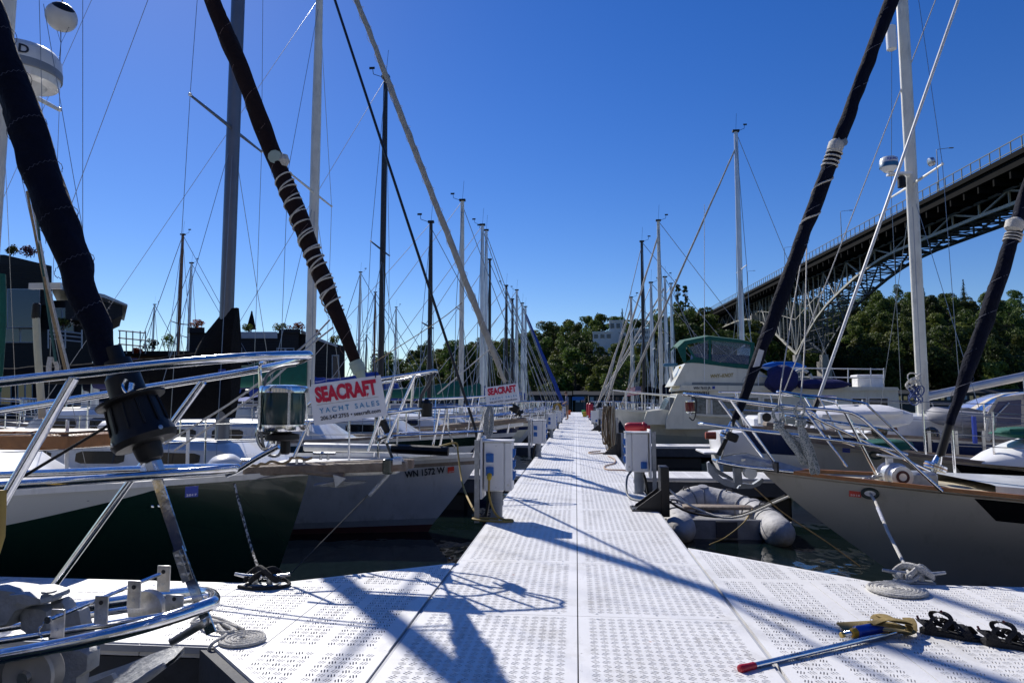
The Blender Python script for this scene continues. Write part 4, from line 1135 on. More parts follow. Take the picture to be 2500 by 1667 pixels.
# spade-shaped fluke
fl = MB(); rows = []
fp = [(190,1560,210,1620),(230,1545,240,1625),(290,1525,300,1590),(350,1500,352,1545),(400,1483,400,1510),(424,1480,424,1484)]
for (xa_, ya_, xb_, yb_) in fp:
    t = (xa_-190)/234; hw_ = 0.11*math.sin(math.pi*(0.32+0.66*t))**0.8+0.004
    a_ = PY(xa_, ya_, Yc+0.09); c_ = PY(xb_, yb_, Yc-0.05); mid_ = (a_+c_)/2+V((0,0,-0.012))
    rows.append([a_, a_.lerp(mid_,.5)+V((0,0,-.006)), mid_, mid_.lerp(c_,.5)+V((0,0,-.006)), c_])
fl.grid(rows); rows2 = [[p-V((0,0,0.012)) for p in r_] for r_ in rows]; fl.grid(rows2)
fl.build('fluke', cast, an)
b = MB(); b.tube([PY(262,1600,Yc-.06), PY(340,1553,Yc-.06), PY(378,1527,Yc-.05)], [0.012,0.014,0.010], 10); b.build('fluke_rib', cast, an)
b = MB(); b.prism([PY(205,1570,Yc-.08),PY(255,1548,Yc-.08),PY(262,1560,Yc-.08),PY(215,1625,Yc-.08)], (0,0.02,0)); b.build('fluke_web', cast, an, smooth=False)
bw_ = PY(100,1372,Yc-.02)
b = MB(); b.lathe([(0.001,0.0),(0.022,0.002),(0.022,0.008),(0.001,0.011)], 16, c=PY(112,1364,Yc-.05)+V((0,0,.004))); b.build('bolt', cast, an)

# ================================================================ boat B: dark green hull, maroon headsail
B = Boat('sailboat', 'dark green hulled sailboat with maroon furled headsail wound with white rope', 'sailboat', -2.19, 5.5, 1, 9.0, 2.5, (1.10,0.93,0.98), 0.35, wr=0.0032, ent=0.62, full=1.0)
# painted sheer band whose lower edge sweeps up to the rail near the bow
def bpaint():
    m = bpy.data.materials.new('green_white_hull'); m.use_nodes = True; n = m.node_tree.nodes; l = m.node_tree.links; b_ = n['Principled BSDF']
    b_.inputs['Roughness'].default_value = 0.2; b_.inputs['Coat Weight'].default_value = 0.4
    g = n.new('ShaderNodeNewGeometry'); sp = n.new('ShaderNodeSeparateXYZ'); l.new(g.outputs['Position'], sp.inputs[0])
    rx = n.new('ShaderNodeMapRange'); rx.inputs[1].default_value = -4.6; rx.inputs[2].default_value = -2.55; l.new(sp.outputs[0], rx.inputs[0])
    cv = n.new('ShaderNodeFloatCurve'); c = cv.mapping.curves[0]
    c.points[0].location = (0,0.16); c.points[1].location = (1,0.86); c.points.new(0.35,0.31); c.points.new(0.70,0.50); c.points.new(0.9,0.665); cv.mapping.update()
    l.new(rx.outputs[0], cv.inputs[1])
    sb = n.new('ShaderNodeMath'); sb.operation = 'SUBTRACT'; l.new(sp.outputs[2], sb.inputs[0]); l.new(cv.outputs[0], sb.inputs[1])
    st = n.new('ShaderNodeMath'); st.operation = 'GREATER_THAN'; st.inputs[1].default_value = 0.0; l.new(sb.outputs[0], st.inputs[0])
    mx = n.new('ShaderNodeMix'); mx.data_type = 'RGBA'; mx.inputs[6].default_value = (0.007,0.030,0.022,1); mx.inputs[7].default_value = (0.62,0.63,0.60,1)
    l.new(st.outputs[0], mx.inputs[0]); l.new(mx.outputs[2], b_.inputs['Base Color'])
    return m
bpm = bpaint()
B.hull([bpm], [0,.2,.35,.5,.65,.8,.92,1.0], nst=40)
B.deck(deckgrey, -0.02); B.toerail(white, 0.045, 0.03)
B.cabin(2.3, 6.8, 0.36, white, wins=4)
# teak hatch on the foredeck
hc = PY(95, 1010, 5.2)
b = MB(); b.box(hc, (0.95,0.6,0.12), bev=.015); ht = b.build('foredeck_hatch', teak, B.t)
for k in range(6):
    b = MB(); b.box(hc+V((-0.38+k*0.152,0,0.07)), (0.12,0.56,0.02)); b.build('hatch_slat', teak, ht, smooth=False)
# bowsprit of weathered timber
tipB = PY(905, 1062, 5.5)
b = MB(); e = V((0,0,1)); b.box((tipB+PY(610,1078,5.5))/2+V((0,-0.1,-0.01)), (1.35,0.07,0.075), rot=Matrix.Rotation(R(-2.2),3,'Y'), bev=.008); b.box((tipB+PY(610,1078,5.5))/2+V((0,0.12,-0.01)), (1.35,0.07,0.075), rot=Matrix.Rotation(R(-2.2),3,'Y'), bev=.008)
b.build('bowsprit_plank', oldteak, B.t)
b = MB(); b.box((PY(830,1080,5.5)), (0.62,0.16,0.07), rot=Matrix.Rotation(R(-3),3,'Y'), bev=.01); b.build('bowsprit_step', white, B.t)
b = MB(); b.box(tipB+V((-.02,0,-.02)), (0.07,0.3,0.12), bev=.01); b.build('cranse_iron', greenhull, B.t)
b = MB(); b.tube([PY(925,1060,5.4), PY(905,1062,5.4)], 0.04, 10); b.build('anchor_roller', white, B.t)
# small folded anchor below the sprit
anB = thing('anchor', 'rusty small anchor hung under the weathered bowsprit of the green boat', 'anchor', PY(780,1105,5.4))
b = MB(); b.tube([PY(690,1082,5.38),PY(790,1092,5.38)], 0.022, 8); b.build('shank', oldteak, anB)
b = MB(); b.prism([PY(720,1115,5.3),PY(775,1105,5.34),PY(840,1108,5.4),PY(775,1120,5.36)], (0,0.03,0.012)); b.prism([PY(765,1090,5.3),PY(795,1098,5.3),PY(770,1120,5.3)],(0,0.02,0)); b.build('fluke', galv, anB, smooth=False)
# bobstay wire and fenders of rope
b = MB(); b.tube([tipB+V((0,0,-.05)), PY(845,1137,5.45), PY(640,1345,5.0)], 0.005, 5); b.build('bobstay', darkwire, B.t)
b = MB(); b.tube([PY(893,1088,5.46), PY(848,1138,5.42)], 0.016, 8); b.build('bobstay_turnbuckle', galv, B.t)
b = MB(); b.tube([PY(700,1080,5.4),PY(560,1105,5.35),PY(330,1135,5.2),PY(200,1150,5.0)], 0.005, 5); b.build('rub_wire', wire, B.t)
# bow rail B: two loops, legs, at its measured corners
Yn, Yf = 5.22, 5.78
def tb(pts, r=0.0125, name='pulpit_rail', n=4, mat=None):
    b = MB(); b.tube(cr(pts, n) if len(pts) > 2 else pts, r, 10); return b.build(name, mat or chrome, B.t)
tb([PY(610,935,Yn-.12), PY(652,915,Yn-.08), PY(700,893,Yn), PY(860,872,Yn+.02), PY(985,853,5.42), PY(996,852,5.5), V((PY(985,853,5.42).x,5.6,PY(985,853,5.42).z)), V((PY(860,872,5.24).x,5.76,PY(860,872,5.24).z)), V((PY(700,893,5.22).x,5.8,PY(700,893,5.22).z)), V((PY(610,935,5.1).x,5.9,PY(610,935,5.1).z))])
tb([PY(600,975,Yn-.1), PY(700,970,Yn), PY(880,950,Yn+.02), PY(960,939,5.42), PY(972,941,5.5), V((PY(960,939,5.42).x,5.6,PY(960,939,5.42).z)), V((PY(880,950,5.24).x,5.76,PY(880,950,5.24).z)), V((PY(600,975,5.12).x,5.9,PY(600,975,5.12).z))], 0.011)
for (a_, c_, ya, yb) in (((905,868),(846,1035),Yn+.03,5.32),((955,858),(890,1010),5.40,5.45),((950,860),(945,935),5.6,5.62),((712,966),(675,1050),Yn,5.15),((650,918),(612,1035),Yn-.08,5.05),((700,893),(708,1000),5.8,5.85),((905,868),(870,1020),5.74,5.72)):
    tb([PY(*a_,ya), PY(*c_,yb)], 0.0122, 'pulpit_leg')
# curved dark tube under the rail tip (anchor light arm) and small dark lantern
tb([PY(993,858,5.5), PY(985,880,5.5), PY(968,910,5.5), PY(966,935,5.5), PY(972,950,5.5)], 0.014, 'lamp_arm', mat=darkwire)
b = MB(); b.lathe([(0.03,-.06),(0.045,-.055),(0.045,.05),(0.03,.06),(0.015,.085)], 14, c=PY(980,940,5.5)); b.build('bow_lantern', blackplastic, B.t)
# headsail, furler drum
h0, h1 = PY(824, 850, 5.5), PY(489, 0, 5.5); axB = (h1-h0).normalized()
Xm = PY(-8, 400, 5.5).x; hd = h0+(h1-h0)*((Xm-h0.x)/(h1.x-h0.x)*0.97)
hs_ = B.stay(h0-axB*0.02, hd, 0.074, maroon, seed=9, wob=0.05, n=40, taper=0.05)
tb([tipB, tipB.lerp(h0,.3), h0], 0.011, 'forestay_foil', mat=darkwire)
tb([PY(893,1000,5.5), PY(878,965,5.5)], 0.03, 'forestay_sleeve', mat=blackplastic)
drum(B.t, PY(885,1005,5.5), axB, 0.062, 0.05, chrome, blackplastic)
b = MB(); b.lathe([(0.056,-.05),(0.06,0),(0.056,.05)], 12, c=h0+axB*0.03, axis=axB); b.tube([h0-axB*.12, h0+axB*.05],[.02,.063],10); b.build('clew_patch', M('pale_green_patch',(0.36,0.44,0.38),.8), B.t)
# white rope wound round the sail
w0, w1 = h0.lerp(h1, 0.13), h0.lerp(h1, 0.52)
B.helix(h0.lerp(h1,.15), h0.lerp(h1,.505), 0.079, 12, 0.0075, whiterope, 'wound_rope', hs_, 0.35)
B.helix(h0.lerp(h1,.16), h0.lerp(h1,.49), 0.080, 8, 0.0075, whiterope, 'wound_rope', hs_, 0.45, seed=8)
cpt = h0.lerp(h1,.55); b = MB(); u = V((0.35,-1,0)).normalized()
b.lathe([(0.001,.006),(0.06,.0),(0.058,-.006)], 10, c=cpt+u*.08, axis=u); b.build('sail_patch', M('pale_green_patch',(0.36,0.44,0.38),.8), hs_)
b = MB(); b.lathe([(0.03,-.05),(0.05,0),(0.03,.05)], 8, c=cpt+V((0.085,-0.03,-.02))); b.build('rope_knot', whiterope, hs_)
B.helix(h0.lerp(h1,.02), h0.lerp(h1,1.3), 0.0775, 14, 0.0016, M('thread_line',(0.2,0.14,0.13),.8), 'seam', hs_)
tb([PY(757,735,5.46), PY(700,792,5.2), PY(560,905,4.9), PY(376,1020,4.7)], 0.0075, 'jib_sheet', 5, mat=whiterope)
tb([PY(765,752,5.46), PY(705,800,5.22), PY(575,915,4.92), PY(400,1035,4.75)], 0.0075, 'jib_sheet', 5, mat=whiterope)
# mast B with radar and shrouds
jB = B.lx(V((Xm,0,0)))
B.mast(jB, 11.4, mastwhite, 0.072, spread=[(4.6,0.75),(8.0,0.6)], gear=False, shroud=True, back=True)
rc_ = PY(56, 150, 5.5)
b = MB(); b.lathe([(r_*0.98,z_*1.5) for r_,z_ in [(0.20,-.125),(0.275,-.115),(0.292,-.07),(0.30,-.02),(0.292,.045),(0.25,.085),(0.12,.105),(0.01,.11)]], 36, c=rc_); rd = b.build('radar_dome', white, B.t, angle=50)
b = MB(); b.lathe([(0.289,-.112),(0.2965,-.105),(0.298,-.04),(0.295,-.034)], 36, c=rc_, cap=False); b.build('dome_band', pvcgrey, rd)
b = MB(); b.lathe([(0.05,-.27),(0.12,-.25),(0.2,-.17)], 18, c=rc_); b.build('dome_bracket', white, rd)
for i, ch in enumerate('AD'):
    a = R(-66+i*18); u = V((math.cos(a), math.sin(a), 0)); tx = V((-math.sin(a), math.cos(a), 0))
    lettering('dome_letter', ch, rc_+u*0.2965-tx*0.05+V((0,0,-.012)), tx, V((0,0,1))-u*0.10, 0.08, ink, rd, bold=0.03)
# green furled sail bundle on B's mast, left edge
b = MB(); b.tube(cr([PY(2,630,5.3),PY(4,720,5.3),PY(0,800,5.3),PY(-8,900,5.3)],3), 0.035, 10); b.build('sail_cover', greencloth, B.t)
# stanchions and lifelines
for x_, y0_, y1_ in ((153,1105,965),(430,1085,985)):
    tb([PY(x_,y0_,5.0), PY(x_+2,y1_,5.0)], 0.013, 'stanchion', mat=white)
for ya, yb in ((1000,975),(1040,1012)):
    tb([PY(-30,ya,4.7), PY(153,ya-8,4.8), PY(430,yb+2,5.0), PY(612,yb-4,5.1)], 0.004, 'lifeline', 3, mat=wire)
# cleats and fittings on the foredeck
for (x_, y_) in ((690,1060),(745,1050),(560,1065)):
    b = MB(); c = PY(x_,y_,5.3); b.tube([c+V((-.09,0,.03)),c+V((.09,0,.03))],.011,8); b.tube([c+V((-.03,0,-.02)),c+V((-.03,0,.03))],.011,6); b.tube([c+V((.03,0,-.02)),c+V((.03,0,.03))],.011,6); b.build('cleat', steel, B.t)
b = MB(); c = PY(515,1068,5.1); b.lathe([(0.02,-.02),(0.12,-.015),(0.13,.02),(0.09,.06),(0.02,.07)], 16, c=c, axis=(0,-.3,1)); b.build('windlass', white, B.t)
# rope heap beside the sprit
b = MB(); rg = random.Random(2); pts = [PY(560+i*12+rg.uniform(-8,8), 1072-i*1.6+rg.uniform(-6,4), 5.25) for i in range(14)]; b.tube(cr(pts,4), 0.011, 6); b.build('rope_heap', tanrope, B.t)
# yellow fender line and hanging mooring rope of B down to the finger cleat
ml = thing('mooring_line', 'dark mooring line from the green bow down to the black cleat on the left finger', 'mooring line', PZ(600,1345,0.03))
b = MB(); b.tube(cr([PY(538,1110,4.95), PY(548,1150,4.88), PY(575,1250,4.6), PZ(602,1330,0.06)],5), 0.0085, 6); b.build('line', rope_mat('black_white_braid',(0.03,0.03,0.03),(0.5,0.5,0.48),70,0.6), ml)
st_ = sticker(B.t, PY(425,1142,4.62), (1,0.32,0.05), (0,0,1), 0.085, 0.075, stickerblue, '2017')
# hull scupper fittings
for x_, y_ in ((350,1163),(365,1162)):
    b = MB(); b.lathe([(0.006,-.004),(0.011,0),(0.006,.004)], 10, c=PY(x_,y_,4.62), axis=(0,-1,0)); b.build('through_hull', chrome, B.t)

# ---- sign hung on B's rail
def sail_sign(o, ex, ey, w_, h, label):
    t = thing('sign', label, 'sign', o)
    ex = V(ex).normalized(); ey = V(ey).normalized(); nz = ex.cross(ey)
    b = MB(); b.prism([o, o+ex*w_, o+ex*w_+ey*h, o+ey*h], -nz*0.008); bd = b.build('board', signwhite, t, smooth=False)
    o2 = o+nz*0.0025
    lettering('red_lettering', 'SEACRAFT', o2+ex*w_*.075+ey*h*.56, ex, ey, h*.35, signred, t, bold=0.055, width=w_*.85)
    for fx, tw in ((.21,.03),(.265,.025),(.715,.03),(.775,.03)):   # drips that run down from the E and the F
        b = MB(); a = o2+ex*w_*fx+ey*h*.60; b.add([a+nz*.0005, a+ex*w_*tw+nz*.0005, a+ex*w_*tw*.1-ey*h*.10+nz*.0005], [[0,1,2]]); b.build('red_drip', signred, t, smooth=False)
    for fx in (.245,.70,.745):
        b = MB(); a = o2+ex*w_*fx+ey*h*.56+nz*.0012; b.add([a, a+ex*w_*.012, a+ex*w_*.03+ey*h*.19], [[0,1,2]]); b.build('white_slash', signwhite, t, smooth=False)
    b = MB(); a = o2+ex*w_*.075+ey*h*.475; b.add([a, a+ex*w_*.85, a+ex*w_*.85+ey*h*.008, a+ey*h*.008], [[0,1,2,3]]); b.build('rule_line', M('rule_brown',(0.35,0.28,0.2),.6), t, smooth=False)
    lettering('blue_lettering', 'YACHT SALES', o2+ex*w_*.10+ey*h*.27, ex, ey, h*.125, signblue, t, bold=0.012, space=1.5, width=w_*.82)
    lettering('phone_lettering', '206.547.2755 \u2022 seacraft.com', o2+ex*w_*.10+ey*h*.10, ex, ey, h*.095, ink, t, bold=0.02, width=w_*.82)
    for f in (.03, .93):
        b = MB(); c = o+ex*w_*f+ey*h*.97; b.tube([c+ey*.05+V((0,.015,0)), c-ey*.005-V((0,.004,0))], 0.004, 5); b.build('cable_tie', blackplastic, t)
    return t
s_o, s_e, s_u = PY(722,977,5.14), PY(890,954,5.18), PY(708,884,5.18)
sail_sign(s_o, s_e-s_o, s_u-s_o, (s_e-s_o).length, (s_u-s_o).length, 'large white yacht sales sign with red lettering hung on the green boat bow rail')

# ================================================================ boat C: white hull WN 1572 W
bowC = PY(1105, 1050, 9.0)
C_ = Boat('sailboat', 'white hulled sailboat numbered WN 1572 W, second from the green boat', 'sailboat', bowC.x, 9.0, 1, 8.6, 2.5, (0.98,0.86,0.88), 0.72, wr=0.0045, ent=0.62)
C_.hull([whitehull, redpaint, oldteak, M('boot_stripe',(0.30,0.31,0.32),.5)], [0,.22,.36,.42,.6,.75,.9,.93,.965,1.0], nst=40, mf=lambda i,u: 1 if i < 2 else (3 if i == 2 else (2 if i == 7 else 0)))
C_.deck(deckwhite); C_.toerail(white, 0.05)
C_.cabin(2.7, 6.6, 0.34, white, wins=3)
def tbo(bt, pts, r, name, mat, n=4, sides=8):
    b = MB(); b.tube(cr(pts,n) if len(pts) > 2 else pts, r, sides); return b.build(name, mat, bt.t)
# big spar laid along the deck
tbo(C_, [PY(700,1026,8.6), PY(900,1030,8.6)], 0.055, 'deck_spar', white); tbo(C_, [PY(900,1030,8.6), PY(1030,1036,8.6)], 0.06, 'deck_spar_sleeve', blackplastic)
C_.pulpit(1.25, 0.66, 0.0135, 0.35, 0.5)
C_.stanchions(1.6, 8.2, 5, 0.62)
pm_ = PY(545, 500, 9.2); jC = C_.lx(pm_)
C_.mast(jC, 13.2, mastgrey, 0.098, spread=[(5.55,1.0),(9.4,0.8)], gear=False, flat=0.75)
f0, f1 = PY(1092, 985, 9.0), PY(769, 0, 9.0)
hd = f0+(f1-f0)*1.32
b = MB(); b.tube([f0-V((0,0,.3))+V((.05,0,0)), f0, hd], 0.019, 10); b.build('forestay', M('black_foil',(0.012,0.012,0.013),.4), C_.t)
C_.boom(jC, 2.05, 3.6, mastgrey, blackcloth, 0.12)
# deep sail cover bunched round the mast
rows = []; rg = random.Random(6); mb = C_.pt(jC,0,0)
outl = [(-.16,3.25,.12),(-.15,2.9,.17),(.1,2.7,.2),(.5,2.35,.22),(1.0,2.1,.2),(1.6,1.85,.18)]
for k in range(12):
    t = k/11; x = -0.16+t*1.2; topz = 2.1+0.9*max(0,1-max(0,x)/.5)**.6; botz = 1.45
    if k == 0: topz = 3.0
    wd = 0.15*(1-0.3*t)
    rows.append([C_.pt(jC+x, wd*math.cos(a)*rg.uniform(.8,1.15), (topz+botz)/2+WL*0+((topz-botz)/2)*math.sin(a)*rg.uniform(.97,1.03)) for a in [2*math.pi*i/14 for i in range(15)]])
b = MB(); b.grid(rows); b.add(rows[0][:-1],[list(range(14))]); b.add(rows[-1][:-1],[list(range(14))]); sc_ = b.build('sail_cover', blackcloth, C_.t)
b = MB(); c = PY(510, 852, 8.84); b.box(c, (0.10,0.004,0.05)); b.build('cover_label', stickerblue, sc_, smooth=False)
# registration
def hull_pt(bt, x, y, side=-1):
    """sight point on the near hull side of a boat"""
    Y = bt.by-0.5
    for _ in range(30):
        p = PY(x, y, Y); xa_ = bt.lx(p); zz_ = p.z-WL
        best = None
        u = 0.3
        for _k in range(25):
            t = min(1,max(0.02,(zz_+0.4)/(bt.sheer(u)+0.4))); st = bt.stem(zz_); u = min(1,max(0,(xa_-st*(1-u))/bt.L))
        hp_ = bt.hp(u, t, side); Y = Y*0.5+hp_.y*0.5
    return PY(x, y, Y-0.004), u, t
def hull_text(bt, txt, x0, y0, x1, y1, hpx, mat, name='registration_number', bold=0.03, lift=0.012):
    p, _, _ = hull_pt(bt, x0, y0); q, _, _ = hull_pt(bt, x1, y1); up_, _, _ = hull_pt(bt, x0, y0-hpx)
    ex = q-p; ey = up_-p; h = ey.length; ey = (ey-ex.normalized()*ey.dot(ex.normalized()))
    n_ = ex.cross(ey).normalized()
    return lettering(name, txt, p+n_*lift, ex, ey, h, mat, bt.t, bold=bold, width=ex.length, nrm=0.004)
hull_text(C_, 'WN 1572 W', 930, 1096, 1022, 1084, 15, ink)
p, u, t = hull_pt(C_, 1029, 1086); q, _, _ = hull_pt(C_, 1043, 1084)
sticker(C_.t, p-V((0,.012,0)), q-p, (0,-.25,1), 0.085, 0.08, stickerred, '2018')
# yellow power cord from pedestal over the bow
tbo(C_, [PY(960,1040,8.6), PY(1020,1022,8.7), PY(1048,1018,8.8), PY(1052,1040,8.7), PY(1062,1110,8.3), PY(1085,1165,7.6), PY(1101,1182,6.9)], 0.012, 'power_cord', yellowrope, 6)
tbo(C_, [PY(1030,950,8.8), PY(1030,985,8.8), PY(1038,1010,8.8), PY(1046,1030,8.8)], 0.012, 'bow_tube', chrome, 5)
# mooring coil of grey braid hanging on the pulpit
rp = thing('rope_coil', 'grey braided rope coil hanging on the bow rail above the near left pedestal', 'rope', PY(1128,1000,8.9))
for k in range(9):
    b = MB(); o = rnd.uniform(-6,6); b.tube(cr([PY(1126+o*.4,932,8.9), PY(1120+o,955,8.88), PY(1119+o,990,8.88), PY(1124+o*.8,1003,8.88), PY(1130+o,985,8.9), PY(1131+o*.6,950,8.9), PY(1128+o*.3,932,8.9)],4), 0.012, 6); b.build('strand', greyrope, rp)

# ================================================================ boat D: tan headsail, bowsprit
tipD = PY(1203, 972, 12.6)
D_ = Boat('sailboat', 'white sailboat with pale tan furled headsail, third from the green boat', 'sailboat', tipD.x-0.75, 12.6, 1, 9.2, 2.7, (1.12,0.95,1.0), 0.9, wr=0.0055)
D_.hull([white, greenhull, redpaint], [0,.22,.36,.55,.75,.85,.96,1.0], mf=lambda i,u: 2 if i < 2 else (1 if i == 5 else 0))
D_.deck(deckwhite); D_.toerail(oldteak, 0.05); D_.cabin(2.6, 7.0, 0.4, white, wins=4)
b = MB(); b.box(tipD+V((-.75,0,0.0)), (1.6,0.24,0.09), rot=Matrix.Rotation(R(-5),3,'Y'), bev=.02); b.build('bowsprit_plank', oldteak, D_.t)
b = MB(); b.box(tipD+V((-.6,0,-0.09)), (1.2,0.16,0.09), rot=Matrix.Rotation(R(-9),3,'Y'), bev=.02); b.build('bowsprit_step', white, D_.t)
D_.bx += 0.55; D_.pulpit(1.6, 0.7, 0.0135, 0.1, 0.5, xw=0.2); D_.bx -= 0.55
D_.stanchions(1.6, 8.6, 5, 0.62)
jD = D_.lx(PY(726, 300, 12.6))
D_.mast(jD, 9.75, mastwhite, 0.095, spread=[(5.75,1.1)], gear=False)
g0, g1 = PY(1160, 878, 12.6), PY(819, 0, 12.6)
tbo(D_, [tipD, g0], 0.012, 'forestay_foil', wire)
ts = D_.stay(g0, g0+(g1-g0)*1.03, 0.062, tancloth, seed=12, wob=0.1, n=44, taper=0.2)
D_.helix(g0, g0+(g1-g0)*1.2, 0.08, 22, 0.004, M('tan_seam',(0.6,0.57,0.5),.8), 'seam', ts)
drum(D_.t, tipD.lerp(g0,.25), (g1-g0), 0.09, 0.06, blackplastic, None)
D_.boom(jD, 2.1, 3.8, alum, greencloth, 0.15)
# second sign
s_o, s_e, s_u = PY(1118,932,12.2), PY(1195,921,12.25), PY(1113,890,12.25)
sail_sign(s_o, s_e-s_o, s_u-s_o, (s_e-s_o).length, (s_u-s_o).length, 'smaller, farther white yacht sales sign on the tan-sailed boat bow rail')
b = MB(); b.box(PY(1182,938,12.3), (0.16,0.1,0.14), rot=Matrix.Rotation(.5,3,'Y'), bev=.02); b.build('bow_lamp', blackplastic, D_.t)
tbo(D_, [PY(860,832,12.4), PY(1000,742,12.5), PY(1062,695,12.6)], 0.008, 'jib_sheet', tanrope, 3)
tbo(D_, [PY(1005,905,12.2), PY(1080,840,12.4), PY(1128,800,12.6)], 0.012, 'jib_sheet', whiterope, 3)
# ================================================================ boat R1: pale grey hull, teak rail, nearest on the right
bw1 = PY(1750, 1080, 6.2)
R1 = Boat('sailboat', 'nearest right sailboat, pale grey hull with varnished teak rail and two navy furled sails', 'sailboat', bw1.x, 6.2, -1, 10.0, 3.0, (1.103,0.84,0.92), 1.42, wr=0.0034, ent=0.60, full=0.84)
R1.hull([greyhull, blackpaint, redpaint], [0,.18,.34,.5,.66,.78,.845,.97,1.0], nst=46, mf=lambda i,u: 2 if i < 1 else (1 if i == 6 and u > 0.125 else 0))
R1.deck(decktan, -0.02); R1.toerail(teak, 0.03, 0.045)
R1.cabin(2.6, 7.6, 0.42, white, wins=4)
b = MB(); rows = []
for i in range(20):
    u = 0.16+0.5*i/19; hb_ = R1.hb(u)
    rows.append([R1.pt(R1.L*u, -hb_*.78, R1.sheer(u)-.01), R1.pt(R1.L*u, -hb_*.78, R1.sheer(u)+.07), R1.pt(R1.L*u, -hb_*.70, R1.sheer(u)+.075), R1.pt(R1.L*u, hb_*.7, R1.sheer(u)+.075), R1.pt(R1.L*u, hb_*.78, R1.sheer(u)-.01)])
b.grid(rows); b.build('side_deck_step', white, R1.t)
def t1(pts, r=0.0125, name='pulpit_rail', mat=None, n=5, sides=10, flat=1.0):
    b = MB(); b.tube(cr(pts,n) if len(pts) > 2 else pts, r, sides, flat=flat); return b.build(name, mat or chrome, R1.t)
def mir(p, yc=6.2, k=1.0): return V((p.x, yc+(yc-p.y)*k, p.z))
# bowsprit platform: plate with side tubes
sp0 = PY(1650, 1058, 6.2)
t1([PY(1648,1060,6.12), PY(1700,1070,6.10), PY(1822,1084,6.02)], 0.016, 'sprit_tube'); 
nb = [PY(1822,1084,6.02), PY(1700,1070,6.10), PY(1652,1060,6.14)]
t1([mir(p) for p in nb], 0.016, 'sprit_tube'); t1([PY(1648,1060,6.12), PY(1644,1058,6.2), mir(PY(1648,1060,6.12))], 0.016, 'sprit_tube')
pl = [PY(1655,1052,6.13), PY(1690,1044,6.13), PY(1720,1042,6.13), PY(1790,1060,6.1), PY(1850,1078,6.05), PY(1822,1082,6.04), PY(1700,1067,6.1)]
b = MB(); b.prism(pl, (0,0.012,0)); b.build('sprit_cheek', galv, R1.t, smooth=False)
b = MB(); b.prism([mir(p) for p in pl], (0,-0.012,0)); b.build('sprit_cheek', galv, R1.t, smooth=False)
b = MB(); b.lathe([(0.01,-.05),(0.052,-.045),(0.036,0),(0.052,.045),(0.01,.05)], 18, c=PY(1722,1085,6.12), axis=(0,1,0)); b.build('bow_roller', M('nylon_white',(0.6,0.6,0.57),.5), R1.t)
b = MB(); b.box(PY(1707,1059,6.115), (0.04,0.02,0.05), bev=.004); b.build('roller_bolt', steel, R1.t)
b = MB(); b.box(PY(1775,1070,6.1), (0.018,0.30,0.09)); b.build('sprit_clamp', blackplastic, R1.t, smooth=False)
# pulpit
up_ = [PY(1576,905,6.12), PY(1620,909,6.02), PY(1680,917,5.96), PY(1820,934,5.82), PY(1935,944,5.72), PY(1972,956,5.7), PY(2000,978,5.68), PY(2164,1128,5.62)]
t1(up_, 0.0135)
tipu = PY(1572,904,6.2); t1([up_[0], tipu, mir(up_[0])], 0.0135)
upf = [mir(p) for p in up_[:-1]]+[R1.at(1.9,1,.05)]; t1(upf, 0.0135)
lw = [PY(1617,973,6.12), PY(1700,985,6.0), PY(1800,997,5.88), PY(1958,1016,5.76), PY(2045,1032,5.7), PY(2085,1044,5.68)]
t1(lw, 0.012); t1([mir(p) for p in lw], 0.012); t1([lw[0], V((lw[0].x-.03,6.2,lw[0].z)), mir(lw[0])], 0.012)
for a_, c_ in ((PY(1679,918,5.96),PY(1787,1074,6.05)), (PY(1940,945,5.72), PY(2012,1088,5.9)), ):
    t1([a_,c_], 0.0125, 'pulpit_leg'); t1([mir(a_), mir(c_)], 0.0125, 'pulpit_leg')
# red running light with bracket
b = MB(); b.lathe([(0.036,-.055),(0.044,-.05),(0.044,-.04)],18,c=PY(1585,934,6.05)); rl = b.build('running_light', chrome, R1.t, angle=30)
b = MB(); b.lathe([(0.044,.04),(0.044,.05),(0.03,.056)],18,c=PY(1585,934,6.05)); b.build('light_cap', chrome, rl, angle=30)
b = MB(); b.lathe([(0.040,-.042),(0.042,0),(0.040,.042)],18,c=PY(1585,934,6.05)); b.build('lens', M('red_lens',(0.10,0.005,0.008),.12), rl)
t1([PY(1580,908,6.08), PY(1598,916,6.05), PY(1598,950,6.05), PY(1592,965,6.05), PY(1583,958,6.05)], 0.005, 'lamp_cable', blackrope)
# headsail 1 with drum
k0, k1 = PY(1690, 962, 6.2), PY(2047, 0, 6.2); ax1 = (k1-k0).normalized()
n1 = R1.stay(k0, k0+(k1-k0)*1.9, 0.058, navycloth, seed=21, wob=0.09, n=56, taper=0.0)
t1([PY(1650,1045,6.2), PY(1672,998,6.2), PY(1700,925,6.2)], 0.02, 'forestay_foil', blackplastic)
t1([PY(1655,1055,6.2), PY(1664,1015,6.2)], 0.012, 'forestay_toggle', chrome)
drum(R1.t, PY(1670,999,6.2), ax1, 0.058, 0.062, chrome, blackplastic)
b = MB(); b.box(PY(1681,1003,6.16), (0.075,0.1,0.075), rot=ax1.to_track_quat('Z','Y').to_matrix(), bev=.012); b.build('drum_cage', blackplastic, R1.t)
R1.helix(k0.lerp(k1,.05), k0.lerp(k1,1.3), 0.060, 13, 0.0014, M('pale_thread',(0.18,0.19,0.24),.8), 'seam', n1)
R1.helix(k0.lerp(k1,.42), k0.lerp(k1,.60), 0.063, 2.2, 0.008, whiterope, 'wound_rope', n1)
R1.helix(k0.lerp(k1,.59), k0.lerp(k1,.63), 0.065, 4, 0.0085, whiterope, 'wound_rope', n1, .2)
